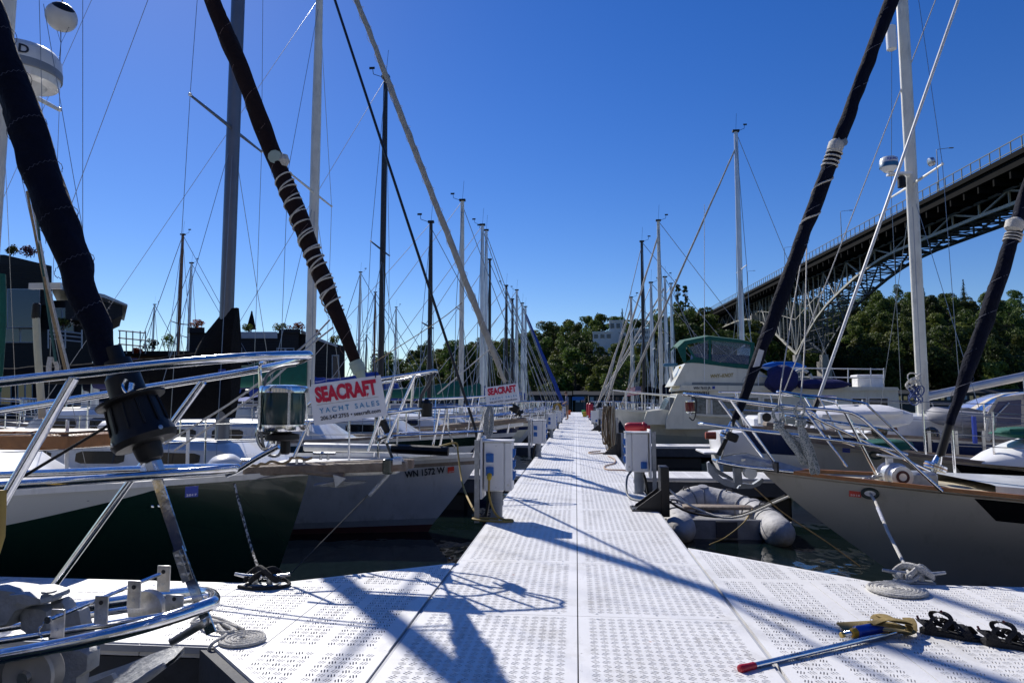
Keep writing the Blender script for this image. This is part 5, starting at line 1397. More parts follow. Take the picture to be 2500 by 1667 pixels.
b = MB(); c = k0.lerp(k1,.64); b.lathe([(0.035,-.06),(0.066,-.04),(0.07,.03),(0.05,.06)], 10, c=c-V((.012,.01,0)), axis=ax1); b.build('clew_knot', whiterope, n1)
b = MB(); c = k0.lerp(k1,.645)+V((.03,-.05,.02)); b.lathe([(0.001,.008),(0.05,0),(0.048,-.008)], 10, c=c, axis=(0.2,-1,0.1)); b.build('sail_patch', M('grey_patch',(0.22,0.25,0.27),.8), n1)
b = MB(); p = k0.lerp(k1,.135); b.prism([p+V((-.055,-.062,-.06)), p+V((.0,-.066,-.05)), p+V((.045,-.06,.085)), p+V((0.0,-.066,.10))], (0,-.003,0)); b.build('sail_patch', M('pale_patch',(0.48,0.5,0.54),.8), n1, smooth=False)
# inner forestay sail and drum
i0, i1 = PY(2178,985,6.2), PY(2352,470,6.2); ax2 = (i1-i0).normalized()
n2 = R1.stay(i0, i0+(i1-i0)*3.0, 0.058, navycloth, seed=23, wob=0.08, n=50, taper=0.0)
t1([PY(2128,1118,6.2), PY(2150,1070,6.2), PY(2185,975,6.2)], 0.022, 'forestay_foil', blackplastic)
t1([PY(2160,1045,6.17), PY(2180,975,6.15)], 0.034, 'forestay_sleeve', blackplastic)
drum(R1.t, PY(2148,1072,6.2), ax2, 0.088, 0.05, chrome, M('copper_band',(0.55,0.36,0.22),.35,.8))
t1([PY(2125,1124,6.2), PY(2140,1098,6.2)], 0.016, 'forestay_toggle', steel)
b = MB(); b.box(PY(2128,1128,6.2), (0.12,0.06,0.03), bev=.008); b.build('stay_plate', steel, R1.t)
R1.helix(i0.lerp(i1,.1), i0.lerp(i1,1.2), 0.060, 7, 0.0016, M('pale_thread',(0.18,0.19,0.24),.8), 'seam', n2)
b = MB(); b.lathe([(0.04,-.05),(0.07,-.03),(0.075,.04),(0.04,.07)], 9, c=i0.lerp(i1,.9)+V((-.03,-.02,0)), axis=ax2); b.build('clew_knot', whiterope, n2)
R1.helix(i0.lerp(i1,.83), i0.lerp(i1,.87), 0.063, 3, 0.008, whiterope, 'wound_rope', n2)
R1.mast(4.9, 13.5, mastwhite, 0.09, spread=[(5.5,1.0),(9.2,0.9)])
R1.boom(4.9, 2.3, 4.2, alum, navycloth, 0.14)
R1.stanchions(2.0, 9.4, 6, 0.62)
# windlass
wc = PY(2050,1090,6.05)
wl_ = MB(); wl_.lathe([(0.09,-.10),(0.105,-.09),(0.10,-.03),(0.085,-.02),(0.085,.04),(0.105,.06),(0.09,.10)], 22, c=wc, axis=(0,1,0)); wo_ = wl_.build('windlass', M('cast_aluminium',(0.62,0.63,0.64),.32,.7,.1,20), R1.t, angle=30)
b = MB(); b.lathe([(0.085,-.18),(0.088,-.17),(0.07,-.13),(0.085,-.10)], 22, c=wc, axis=(0,1,0)); b.lathe([(0.01,-.185),(0.03,-.188),(0.032,-.18)],14,c=wc,axis=(0,1,0)); b.build('warping_drum', M('cast_aluminium',(0.62,0.63,0.64),.32,.7,.1,20), wo_, angle=30)
b = MB(); b.lathe([(0.034,-.184),(0.052,-.187),(0.05,-.18)],18,c=wc,axis=(0,1,0)); b.build('drum_ring', M('drum_maroon',(0.06,0.012,0.015),.4), wo_)
b = MB(); b.box(wc+V((.19,.0,-.035)), (0.26,0.2,0.13), bev=.02); b.box(wc+V((0,0,-.1)), (0.24,0.22,0.08), bev=.01); b.build('windlass_base', galv, wo_)
b = MB(); b.box(wc+V((-.01,-.02,.15)), (0.22,0.06,0.018), rot=Matrix.Rotation(R(8),3,'Y'), bev=.006); b.box(wc+V((-.03,-.02,.11)), (0.05,0.05,0.08), bev=.01); b.build('windlass_handle', M('cast_aluminium',(0.62,0.63,0.64),.32,.7,.1,20), wo_)
# anchor chain from the windlass forward
chn = MB(); c0, c1 = wc+V((-.1,-.02,0.0)), PY(1900,1092,6.1)
for i in range(22):
    p = c0.lerp(c1, i/21)+V((0,0,-.05*math.sin(math.pi*i/21))); d = (c1-c0).normalized()
    o_ = V((0,1,0)) if i % 2 else V((0,0,1)); pts = [p+d*.028*math.cos(a)+o_*.014*math.sin(a) for a in [2*math.pi*k/8 for k in range(8)]]
    chn.tube(pts, 0.0055, 5, closed=True)
tag(chn.build('anchor_chain', galv, R1.t), kind='stuff')
# fairlead ring with the mooring line through it; sticker
p, u, t = hull_pt(R1, 1998, 1132); nrm_ = V((-.35,-1,-.12)).normalized()
fr = MB(); ua = V((1,-.35,.0)).normalized(); ub = nrm_.cross(ua).normalized()
pts = [p+nrm_*.012+ua*.056*math.cos(a)+ub*.036*math.sin(a) for a in [2*math.pi*k/24 for k in range(24)]]
fr.tube(pts, 0.014, 8, closed=True); fr.build('fairlead', M('fairlead_bronze',(0.035,0.05,0.045),.35,.3), R1.t)
b = MB(); b.add([p+nrm_*.014+ua*.045*math.cos(a)+ub*.026*math.sin(a) for a in [2*math.pi*k/24 for k in range(24)]],[list(range(24))]); b.build('fairlead_opening', signwhite, R1.t, smooth=False)
p2, _, _ = hull_pt(R1, 1949, 1139); q2, _, _ = hull_pt(R1, 1970, 1141); sticker(R1.t, p2+V((0,-.012,0)), q2-p2, (0,-.15,1), 0.088, 0.078, stickerred, '2018')
m1 = thing('mooring_line', 'white mooring line running from the grey hull fairlead to the cleat at right', 'mooring line', PZ(2100,1335,0.0))
ce = PZ(2092,1325,0.05)
b = MB(); b.tube([p+nrm_*.01, p.lerp(ce,.12)+V((0,-.03,0)), p.lerp(ce,.5)+V((0,0,-.015)), ce], 0.0115, 8); b.build('line', whiterope, m1)
b = MB(); b.tube([p.lerp(ce,.2)+V((0,-.02,-.004)), p.lerp(ce,.38)+V((0,-.008,-.01))], 0.0135, 8); b.build('chafe_sleeve', M('sleeve_blue_white',(0.45,0.47,0.55),.8,0,.4,40), m1)
# claw anchor in the sprit roller
ca = thing('anchor', 'grey claw anchor stowed under the bowsprit of the nearest right sailboat', 'anchor', PY(1690,1085,6.2))
def cplate(name, pts, y, th, k=1.0):
    b = MB(); P_ = [PY(x,z,6.2+y) for x,z in pts]; b.prism(P_, (0,th,0)); return b.build(name, M('anchor_grey',(0.20,0.22,0.25),.55,.3,.2,20,bump=.2), ca, smooth=False)
cplate('shank', [(1686,1075),(1703,1075),(1706,1112),(1688,1116)], -.03, .06)
cplate('fluke', [(1625,1063),(1630,1060),(1640,1080),(1662,1100),(1690,1110),(1690,1122),(1665,1115),(1640,1100),(1627,1083)], -.07, .05)
cplate('fluke', [(1705,1110),(1730,1112),(1752,1098),(1756,1103),(1745,1115),(1725,1122),(1695,1122)], .02, .06)
cplate('fluke', [(1630,1063),(1650,1078),(1680,1095),(1690,1105),(1660,1095),(1636,1080)], .06, .04)
# two hanging rope coils
for (nm, top_, bot, wd, lb) in (('a',(1786,938),(1845,1068),16,'left of two grey flecked rope hanks hung on the right bow rail'),('b',(1836,930),(1868,1086),18,'right, larger of two grey flecked rope hanks hung on the right bow rail')):
    rt = thing('rope_hank', lb, 'rope', PY(bot[0],bot[1],5.8)); rg = random.Random(ord(nm))
    yy = 5.76
    for k in range(10):
        o = rg.uniform(-wd*.5,wd*.5); o2 = rg.uniform(-wd*.55,wd*.55)
        b = MB(); b.tube(cr([PY(top_[0]+o*.4,top_[1]+40,yy-.02), PY(top_[0]+(bot[0]-top_[0])*.5+o,top_[1]+(bot[1]-top_[1])*.62,yy-.02+rg.uniform(-.02,.02)), PY(bot[0]+o2,bot[1]-4+rg.uniform(-8,2),yy), PY(bot[0]+o2+6,bot[1]-8,yy+.02), PY(top_[0]+(bot[0]-top_[0])*.55+o+6,top_[1]+(bot[1]-top_[1])*.6,yy+.02), PY(top_[0]+o*.4+4,top_[1]+42,yy)],4), 0.0085, 6); b.build('strand', greyrope, rt)
    for k in range(4):
        b = MB(); c = PY(top_[0]+3,top_[1]+32+k*5,yy-.01); pts = [c+V((.036*math.cos(a),.03*math.sin(a),.008*math.sin(a+k))) for a in [2*math.pi*q/12 for q in range(12)]]; b.tube(pts,0.0085,6,closed=True); b.build('wrap', greyrope, rt)
    for k in range(3):
        b = MB(); b.tube(cr([PY(top_[0]+2,top_[1]+34,yy), PY(top_[0]-9-k*2,top_[1]+12,yy-.02), PY(top_[0]+k*3,top_[1]-6,yy), PY(top_[0]+12,top_[1]+8,yy-.02), PY(top_[0]+4,top_[1]+34,yy)],4), 0.0085, 6); b.build('top_loop', greyrope, rt)
t1([PY(1108+680,938,5.8), PY(1802,830,6.0), PY(1850,540,6.6)], 0.006, 'halyard', whiterope, 3, 5)
t1([PY(1838,928,5.8), PY(1848,800,6.2), PY(1853,560,6.8)], 0.0065, 'halyard', whiterope, 3, 5)

# ================================================================ boat R2
bw2 = PY(1812, 998, 9.0)
R2 = Boat('sailboat', 'second right sailboat, grey hull with black sheer band and white upturned tender on deck', 'sailboat', bw2.x, 9.0, -1, 9.5, 2.8, (1.22,0.80,0.88), 1.3, wr=0.0045, ent=0.60, full=0.84)
R2.hull([greyhull, blackpaint, redpaint], [0,.2,.36,.5,.66,.80,.845,.97,1.0], nst=40, mf=lambda i,u: 2 if i < 1 else (1 if i in (6,) and u > 0.14 else 0))
R2.deck(deckwhite); R2.toerail(oldteak, 0.04); R2.cabin(2.8, 7.2, 0.4, white, wins=4)
def t2(pts, r, name, mat=None, n=4, bt=None):
    b = MB(); b.tube(cr(pts,n) if len(pts) > 2 else pts, r, 8); return b.build(name, mat or chrome, (bt or R2).t)
u2 = [PY(1795,899,8.95), PY(1850,908,8.8), PY(1938,918,8.65), PY(1985,926,8.55), PY(2005,942,8.5), PY(2106,1036,8.4)]
t2(u2, 0.0135, 'pulpit_rail'); t2([mir(p,9.0) for p in u2], 0.0135, 'pulpit_rail'); t2([u2[0], V((u2[0].x-.04,9.0,u2[0].z)), mir(u2[0],9.0)], 0.0135, 'pulpit_rail')
l2 = [PY(1815,955,8.9), PY(1900,966,8.7), PY(2000,980,8.55), PY(2060,990,8.48)]
t2(l2, 0.012, 'pulpit_rail'); t2([mir(p,9.0) for p in l2], 0.012, 'pulpit_rail')
for a_, c_ in ((PY(1880,912,8.75),PY(1935,1010,8.8)),):
    t2([a_,c_], 0.0125, 'pulpit_leg'); t2([mir(a_,9.0), mir(c_,9.0)], 0.0125, 'pulpit_leg')
f0, f1 = PY(1878, 920, 9.0), PY(2201, 0, 9.0)
t2([PY(1862,962,9.0), f0, f0+(f1-f0)*1.25], 0.021, 'forestay', M('white_foil',(0.62,0.63,0.64),.4))
drum(R2.t, PY(1860,968,9.0), f1-f0, 0.06, 0.05, blackplastic, steel); t2([PY(1868,945,9.0),PY(1880,915,9.0)], 0.034, 'forestay_sleeve', blackplastic)
R2.mast(4.2, 13, mastwhite, 0.09, spread=[(6,1.0)]); R2.stanchions(2.0, 9.0, 5, 0.6)
p2, _, _ = hull_pt(R2, 1934, 1038); q2, _, _ = hull_pt(R2, 1947, 1039); sticker(R2.t, p2+V((0,-.012,0)), q2-p2, (0,-.1,1), 0.085, 0.08, stickerblue, None)
p, _, _ = hull_pt(R2, 2011, 1045); b = MB(); nn = V((-.3,-1,-.1)).normalized(); ua = V((1,-.3,0)).normalized(); ub = nn.cross(ua)
b.tube([p+nn*.012+ua*.065*math.cos(a)+ub*.04*math.sin(a) for a in [2*math.pi*k/20 for k in range(20)]], .014, 8, closed=True); b.build('fairlead', M('fairlead_bronze',(0.035,0.05,0.045),.35,.3), R2.t)
# anchor plank at R2's bow
b = MB(); b.box(PY(1840,985,9.0), (0.9,0.2,0.06), rot=Matrix.Rotation(R(8),3,'Y'), bev=.01); b.build('bow_plank', oldteak, R2.t)
b = MB(); b.prism([PY(1805,985,8.9),PY(1822,975,8.9),PY(1850,1000,8.9),PY(1868,1032,8.9),PY(1835,1015,8.9)], (0,.2,0)); b.build('stowed_anchor', galv, R2.t, smooth=False)
# small electric windlass housing and white box on deck
b = MB(); b.box(PY(1760,960,9.6)+V((0,0,0)), (0.001,0.001,0.001)); 
# green folded canvas
def lump(name, c, d, mat, parent, seed=0, n=12):
    rg = random.Random(seed); b = MB(); rows = []
    for i in range(n+1):
        ph = math.pi*i/n; row = []
        for j in range(17):
            th = 2*math.pi*j/16; k = 1+0.10*math.sin(3*th+seed+i)+0.07*math.sin(5*ph+seed)
            sgn = lambda v, e: math.copysign(abs(v)**e, v)
            row.append(V(c)+V((d[0]/2*sgn(math.sin(ph),.7)*sgn(math.cos(th),.7)*k, d[1]/2*sgn(math.sin(ph),.7)*sgn(math.sin(th),.7)*k, d[2]/2*math.cos(ph)*(1+.1*math.sin(th*2+seed)))))
        row[-1] = row[0]; rows.append(row)
    b.grid(rows); return b.build(name, mat, parent)
gc = lump('folded_canvas', PY(2032,1022,8.75), (0.62,0.3,0.14), greencloth, None, 3); gc.parent = None
tag(gc, 'dark green folded canvas lying on the second right foredeck', 'canvas')
# upturned white tender lying on the side deck of R2
td = thing('tender', 'white upturned tender with a green cushion on top, right edge', 'dinghy', PY(2330,1060,8.3))
b = MB(); rows = []
for i in range(13):
    t_ = i/12; x_ = t_*2.4; wd_ = 0.55*min(1,(t_*3.0+.08)**.6); hh = 0.42*min(1,(t_*2.6+.02)**.7)
    c = PY(2236,1062,8.35)+V((x_,0,-.12*t_))
    rows.append([c+V((0,wd_*math.cos(a),hh*max(0,math.sin(a))**.75)) for a in [math.pi*k/12 for k in range(13)]])
b.grid(rows); b.build('hull', M('bright_white_paint',(0.8,0.8,0.8),.3,0,.03), td)
lump('cushion', PY(2340,993,8.3), (0.5,0.4,0.12), greencloth, td, 5)

# ================================================================ boat R3: navy band, white cabin, radar mast
bw3 = PY(1700, 985, 12.9)
R3 = Boat('sailboat', 'white sailboat with navy band, white cabin sides and radar on its tall mast', 'sailboat', bw3.x, 12.9, -1, 11.0, 3.0, (1.22,1.0,1.05), 1.0, wr=0.0055, ent=0.6)
R3.hull([white, navyhull, redpaint], [0,.2,.36,.5,.64,.72,.97,1.0], nst=36, mf=lambda i,u: 2 if i < 1 else (1 if i == 5 else 0))
R3.deck(deckwhite); R3.toerail(oldteak, 0.05)
R3.cabin(1.9, 8.2, 0.46, white, wf=0.66, wins=0)
for side in (-1,):
    for x_, y_ in ((2140,1000),(2252,1008),(2020,992)):
        p = PY(x_, y_-2, 12.9-0.93); b = MB(); b.lathe([(0.001,.012),(0.10,.012),(0.13,0),(0.13,-.01)], 18, c=p, axis=(0,-1,0)); b.build('portlight', darkwin, R3.t, angle=30)
    for x0_, x1_ in ((1905,2060),):
        b = MB(); b.prism([PY(1870,958,11.92),PY(2055,974,11.92),PY(2062,990,11.92),PY(1905,985,11.92)], (0,-.02,0)); b.build('teak_panel', M('worn_teak_strip',(0.16,0.075,0.03),.6,0,.3,8), R3.t, smooth=False)
for x_ in (2135,2197,2260):
    b = MB(); c = PY(x_, 1020, 11.55); b.box(c, (0.05,0.02,0.42)); b.build('chainplate', steel, R3.t, smooth=False)
R3.pulpit(1.5, 0.65, 0.014, 0.3, 0.5); R3.stanchions(1.9, 10.4, 6, 0.62)
j3 = R3.lx(PY(2098, 500, 12.9))
pt_ = PY(2066,0,12.9); pb_ = PY(2104,965,12.9)
m3 = R3.mast(j3, 13.0, mastwhite, 0.105, base=pb_.z-WL-.5, spread=[(PY(2080,425,12.9).z-WL,0.95)], gear=False)
f0, f1 = PY(1795, 915, 12.9), PY(2062, 225, 12.9)
t2([f0, f0+(f1-f0)*1.6], 0.010, 'forestay', whiterope, bt=R3)
rc_ = PY(2041, 374, 12.7)
b = MB(); b.lathe([(0.08,-.17),(0.1,-.145),(0.15,-.095),(0.155,-.04),(0.15,.05),(0.118,.092),(0.02,.105)], 26, c=rc_); rd3 = b.build('radar_dome', white, R3.t)
b = MB(); b.lathe([(0.152,-.097),(0.158,-.092),(0.158,-.017),(0.156,-.014)], 26, c=rc_, cap=False); b.build('dome_band', M('radar_blue',(0.02,0.12,0.25),.4), rd3)
b = MB(); b.box(rc_+V((.2,.05,-.2)), (0.4,0.14,0.04)); b.build('dome_bracket', white, rd3)
lettering('dome_letter', 'FURUNO', rc_+V((-.09,-.156,.0)), (1,0,.06), (0,0,1), 0.045, stickerblue, rd3, bold=.03, width=.18)
b = MB(); b.lathe([(0.04,-.11),(0.07,-.1),(0.07,.08),(0.04,.11)], 12, c=PY(2071,418,12.75)); b.build('deck_light', blackplastic, R3.t)
b = MB(); b.lathe([(0.03,-.05),(0.075,-.03),(0.075,.03),(0.03,.05)], 12, c=PY(2139,372,11.95), axis=(1,0,.3)); b.build('spreader_light', steel, R3.t)
b = MB(); b.lathe([(0.05,-.24),(0.085,-.22),(0.09,0),(0.085,.22),(0.05,.24)], 14, c=PY(2047,88,12.75)); b.build('radar_reflector', white, R3.t)
for k in range(5): b_ = MB()
b = MB()
for k in range(6):
    c = PY(2095+rnd.uniform(-6,8), 880+rnd.uniform(-14,14), 12.78); b.tube([c+V((.1*math.cos(a),.05*math.sin(a)-.05,.09*math.sin(a+k))) for a in [2*math.pi*q/10 for q in range(10)]], .012, 5, closed=True)
b.build('halyard_coil', whiterope, R3.t)
b = MB()
for k in range(7):
    c = PY(2102+rnd.uniform(-8,10), 905+rnd.uniform(-10,16), 12.76); b.tube([c+V((.08*math.cos(a),.05*math.sin(a)-.05,.1*math.sin(a+k))) for a in [2*math.pi*q/10 for q in range(10)]], .012, 5, closed=True)
b.build('halyard_coil', M('blue_rope',(0.05,0.08,0.22),.85), R3.t)
b = MB(); b.tube([PY(2127,911,12.9), PY(2380,858,12.9)], 0.075, 10, flat=.7); b.build('boom', alum, R3.t)
b = MB(); b.tube([PY(2125,960,12.9), PY(2126,830,12.9)], 0.035, 8); b.build('spinnaker_pole', mastwhite, R3.t)
# rope swag and blue outhaul
t2([PY(2140,925,12.8), PY(2152,945,12.75), PY(2175,940,12.75), PY(2200,905,12.8)], 0.012, 'outhaul', whiterope, bt=R3)
# grey inflatable on R3's coachroof
inf = thing('inflatable_dinghy', 'grey inflatable dinghy stowed on deck behind the right navy sail', 'dinghy', PY(2215,975,12.3))
b = MB(); b.tube(cr([PY(2278,968,12.0), PY(2200,962,12.0), PY(2158,955,12.2), PY(2150,952,12.4), PY(2160,952,12.7), PY(2275,958,12.9)],4), 0.14, 10); b.build('tube', M('inflatable_grey',(0.27,0.27,0.29),.6,0,.12,5), inf)
b = MB(); b.prism([PY(2160,945,12.2),PY(2225,936,12.2),PY(2290,950,12.2),PY(2280,962,12.2),PY(2165,958,12.2)], (0,.5,0)); b.build('cover', M('inflatable_cover',(0.36,0.36,0.36),.8,0,.1,8), inf, smooth=False)
# cream dodger with clear window
clear = glassy('vinyl_window', (0.75,0.72,0.78), 0.12, 0.75)
dg_ = MB(); rows = []
for i in range(9):
    t_ = i/8; c = PY(2240,985,12.0)+V((t_*1.9,0,0)); hh = 0.62*math.sin(min(1,t_*1.5+.03)*math.pi/2)
    rows.append([c+V((0,q*1.75,hh*(1-abs(2*q-1)**6))) for q in [k/10 for k in range(11)]])
dg_.grid(rows, mf=lambda i,j: 1 if (1 <= i <= 4 and (j in (1,2,3,5,6,7))) else 0); dd = dg_.build('dodger', [creamcloth, clear], R3.t)
b = MB(); b.prism([PY(2242,990,11.95),PY(2290,912,11.95),PY(2352,905,11.95),PY(2352,1000,11.95)], (0,-.01,0)); b.build('dodger_side', [creamcloth], R3.t, smooth=False)
b = MB(); b.prism([PY(2258,985,11.93),PY(2293,922,11.93),PY(2345,918,11.93),PY(2345,975,11.93)], (0,-.006,0)); b.build('dodger_window', M('dodger_pane',(0.10,0.10,0.16),.15), R3.t, smooth=False)
b = MB(); b.tube([PY(2258,985,11.9), PY(2318,925,11.9)], 0.012, 6); b.tube([PY(2352,870,11.9), PY(2356,920,11.9)],.016,6); b.build('dodger_frame', steel, R3.t)
# blue post and rope on the side deck
t2([PY(2240,1018,11.6), PY(2236,952,11.6)], 0.035, 'blue_post', M('post_blue',(0.03,0.07,0.42),.5), bt=R3)
b = MB()
for k in range(7):
    o = rnd.uniform(-4,4); b.tube(cr([PY(2270+o,960,11.6),PY(2266+o,990,11.55),PY(2270+o*1.4,1012,11.55),PY(2277+o,985,11.6),PY(2272+o,960,11.6)],3), .013, 5)
b.build('hung_rope', whiterope, R3.t)

# white cloth-covered boat top behind R2's bow
wcv = lump('covered_tender', PY(1968,957,11.2), (1.55,0.8,0.36), whitecloth, None, 2)
tag(wcv, 'white cloth-covered tender behind the bow rails at right', 'dinghy')

# small white runabout with its stern to the dock
rb = thing('runabout', 'small white powerboat stern showing between the right bow rail and finger', 'powerboat', PY(1690,1040,14.6))
b = MB(); c0 = PY(1640,1040,14.6); rows = []
for i in range(9):
    t_ = i/8; x_ = t_*3.6; wd_ = 0.62*(1-0.75*t_**3); zt_ = 0.42+0.25*t_
    rows.append([c0+V((x_+.15,-wd_*.3,-.45)), c0+V((x_+.06,-wd_*.9,-.2)), c0+V((x_,-wd_,zt_)), c0+V((x_,-wd_*.8,zt_+.02)), c0+V((x_,wd_*.8,zt_+.02)), c0+V((x_,wd_,zt_)), c0+V((x_+.06,wd_*.9,-.2)), c0+V((x_+.15,wd_*.3,-.45))])
b.grid(rows); b.add(rows[0],[list(range(8))]); b.build('hull', M('bright_white_paint',(0.8,0.8,0.8),.3,0,.03), rb)
b = MB(); b.box(c0+V((-.12,0,.03)), (0.34,1.0,0.05), bev=.015); b.build('swim_step', M('bright_white_paint',(0.8,0.8,0.8),.3), rb)
b = MB(); b.box(c0+V((.9,0,.62)), (0.35,0.9,0.3), bev=.06); b.build('console', M('bright_white_paint',(0.8,0.8,0.8),.3), rb)
b = MB(); b.lathe([(0.01,-.11),(0.07,-.1),(0.075,.1),(0.01,.11)], 14, c=PY(1632,1000,14.0), axis=(1,0,0)); b.build('fender', M('faded_red_fender',(0.30,0.06,0.03),.6), rb)

# ================================================================ grey inflatable afloat by the dock
gi = thing('inflatable_dinghy', 'weathered grey inflatable dinghy afloat beside the black dock bracket', 'dinghy', (1.85,9.3,WL))
gm = M('weathered_hypalon', (0.46,0.45,0.44), 0.7, 0, 0.3, 4, bump=0.5, bs=14, dirt=((0.13,0.12,0.11),3,.95))
dk = M('dinghy_dark_band', (0.05,0.05,0.058), .6, 0, .2, 8)
lt_ = V((1.28,8.85,-.42)); rt_ = V((2.42,8.72,-.42))
path = cr([lt_, lt_+V((0.02,.6,.02)), lt_+V((.10,1.1,.06)), V((1.82,10.28,-.26)), rt_+V((-.10,1.2,.06)), rt_+V((.02,.7,.02)), rt_], 8)
nP = len(path)
b = MB(); b.tube(path, [0.195*(0.98+0.03*math.sin(i*.9)) for i in range(nP)], 18, cap=False); b.build('buoyancy_tube', gm, gi)
for e, d in ((lt_, V((-.01,-1,0))), (rt_, V((-.02,-1,0)))):
    b = MB(); b.lathe([(0.19,-.02),(0.19,.02),(0.176,.14),(0.13,.25),(0.06,.31),(0.008,.325)], 18, c=e, axis=d); b.build('tube_cone', gm, gi)
    b = MB(); 
    for k in range(3): b.tube([e+V((math.cos(a)*.198,.06,math.sin(a)*.198)) for a in [math.pi*(1.05+.9*q/10) for q in range(11)]] if k == 0 else [e+V((math.cos(a)*.197,.1+.1*k,math.sin(a)*.197)) for a in [math.pi*(1.05+.9*q/10) for q in range(11)]], .008, 5)
    b.build('rubbing_strip', dk, gi)
b = MB(); b.box(((lt_.x+rt_.x)/2, 8.88, -.44), (0.85,0.05,0.26), bev=.015); b.build('transom', M('transom_grey',(0.27,0.27,0.27),.6,0,.3,6), gi)
b = MB(); b.box((1.85, 8.845, -.43), (0.26,0.02,0.2), bev=.005); b.build('motor_pad', dk, gi)
b = MB(); b.box((1.85, 9.45, -.42), (0.85,1.1,0.03)); b.build('floor', M('dinghy_floor',(0.24,0.24,0.24),.8,0,.3,6), gi, smooth=False)
b = MB(); b.box((1.85, 9.4, -.24), (0.9,0.22,0.04), bev=.01); b.build('thwart', oldteak, gi)
for k in (0.2,0.42,0.6,0.82):
    p = path[int(nP*k)]; b = MB(); b.tube([p+V((-.05,0,.185)), p+V((-.03,0,.225)), p+V((.03,0,.225)), p+V((.05,0,.185))], .012, 6); b.build('grab_handle', dk, gi)
b = MB()
for k in (0.28,0.5,0.72):
    p = path[int(nP*k)]; b.lathe([(0.001,.004),(0.07,.002),(0.075,-.004)], 12, c=p+V((0,-.04,.19)), axis=(0,-.25,1))
b.build('patch', M('hypalon_patch',(0.33,0.33,0.35),.7), gi)
for k in range(1, 12):   # taped seams round the tube
    i_ = int(nP*k/12); p = path[i_]; d = (path[i_+1]-path[i_-1]).normalized(); u = V((0,0,1)); s_ = d.cross(u).normalized()
    b = MB(); b.tube([p+(s_*math.cos(a)+u*math.sin(a))*.197 for a in [2*math.pi*q/16 for q in range(16)]], .006, 5, closed=True, flat=2.2); b.build('seam_tape', M('seam_grey',(0.28,0.28,0.28),.7,0,.3,9), gi)
gl = []
for k in range(0, nP, 3):
    p = path[k]; d = (path[min(k+1,nP-1)]-path[max(k-1,0)]).normalized(); s_ = d.cross(V((0,0,1))).normalized(); gl.append(p-s_*.17+V((0,0,.11-(.05 if (k//3) % 2 else 0))))
b = MB(); b.tube(cr(gl,3), .008, 5); b.build('grab_line', whiterope, gi)
b = MB(); b.lathe([(.03,0),(.032,.012),(.01,.016)], 12, c=path[int(nP*.3)]+V((.0,0,.19))); b.build('valve', dk, gi)
def line_thing(label, pts, r, mat, name='mooring_line', cat='mooring line', n=5):
    t = thing(name, label, cat, pts[-1]); b = MB(); b.tube(cr(pts,n), r, 7); b.build('line', mat, t); return t
line_thing('white mooring line sagging from black bracket across to the right grey hull', [V((0.9,7.6,.28)), V((1.15,7.2,.10)), V((1.5,6.9,.03)), PY(1812,1140,6.35)], 0.012, whiterope)
line_thing('black mooring line sagging beside the white one over the dinghy', [V((0.92,7.75,.12)), V((1.2,7.6,-.03)), V((1.6,7.3,-.02)), PY(1805,1138,6.4)], 0.013, blackrope)
line_thing('thin yellow painter trailing from the grey dinghy', [V((2.2,9.0,-.2)), V((2.0,8.6,-.3)), V((1.75,8.45,-.45)), V((1.55,8.4,-.53))], 0.007, yellowrope, 'painter_line')
line_thing('thin dark line from the right sprit down towards the water', [PY(1722,1110,6.3), PY(1800,1178,6.4), PY(1900,1245,6.5), PY(1975,1300,6.5)], 0.006, tanrope, 'painter_line')

# ================================================================ R4: cream motor cruiser with green flybridge canopy
Y4 = 22.0
bw4 = PY(1405, 952, Y4)
R4 = Boat('motor_cruiser', 'cream motor cruiser named WHY KNOT with green flybridge canopy and cabin windows', 'motorboat', bw4.x, Y4, -1, 12.0, 2.9, (1.42,1.16,1.05), 0.7, wr=0.006, ent=0.42, full=0.75)
R4.hull([cream, M('cream_lower',(0.50,0.50,0.40),.4,0,.08,2), blackpaint], [0,.2,.34,.5,.62,.66,.8,.9,1.0], nst=36, mf=lambda i,u: 2 if i < 2 else (1 if i < 4 else 0))
R4.deck(M('cream_deck',(0.6,0.57,0.45),.6)); R4.toerail(cream, 0.06, 0.05)
yn4 = Y4-1.05
def wbox(name, pts, y0, y1, mat, parent, smooth=False):
    """prism between two Y planes from an outline sighted on the near plane"""
    P_ = [PY(x,z,y0) for x,z in pts]; b = MB(); b.prism(P_, (0,y1-y0,0)); return b.build(name, mat, parent, smooth=smooth)
hs4 = wbox('deckhouse', [(1530,965),(1556,905),(1600,893),(1800,893),(2062,894),(2070,960),(2070,985),(1530,985)], yn4, Y4+1.05, cream, R4.t)
tl = M('pale_green_side', (0.42,0.46,0.38), .5, 0, .08, 2)
curt = M('window_curtain', (0.18,0.21,0.20), .3, 0, .5, 9)
for i, (xa_, xb_, yt_, yb_) in enumerate(((1585,1625,908,955),(1632,1690,908,955),(1697,1745,910,955),(1752,1790,912,955),(1955,1992,912,934),(1994,2042,912,936))):
    fr_ = wbox('window', [(xa_,yb_),(xa_,yt_),(xb_,yt_),(xb_,yb_)], yn4-.03, yn4+.02, alum, R4.t)
    wbox('pane', [(xa_+3,yb_-3),(xa_+3,yt_+3),(xb_-3,yt_+3),(xb_-3,yb_-3)], yn4-.036, yn4-.02, darkwin if i > 3 else M('curtained_pane',(0.10,0.13,0.13),.15,0,.6,14), fr_)
wbox('windshield', [(1524,945),(1540,912),(1556,914),(1552,948)], yn4+.25, yn4+1.6, M('windshield_glass',(0.10,0.13,0.16),.08), R4.t)
wbox('bow_cabin', [(1480,962),(1486,945),(1525,940),(1560,946),(1560,975),(1480,975)], yn4+.2, Y4+.85, cream, R4.t)
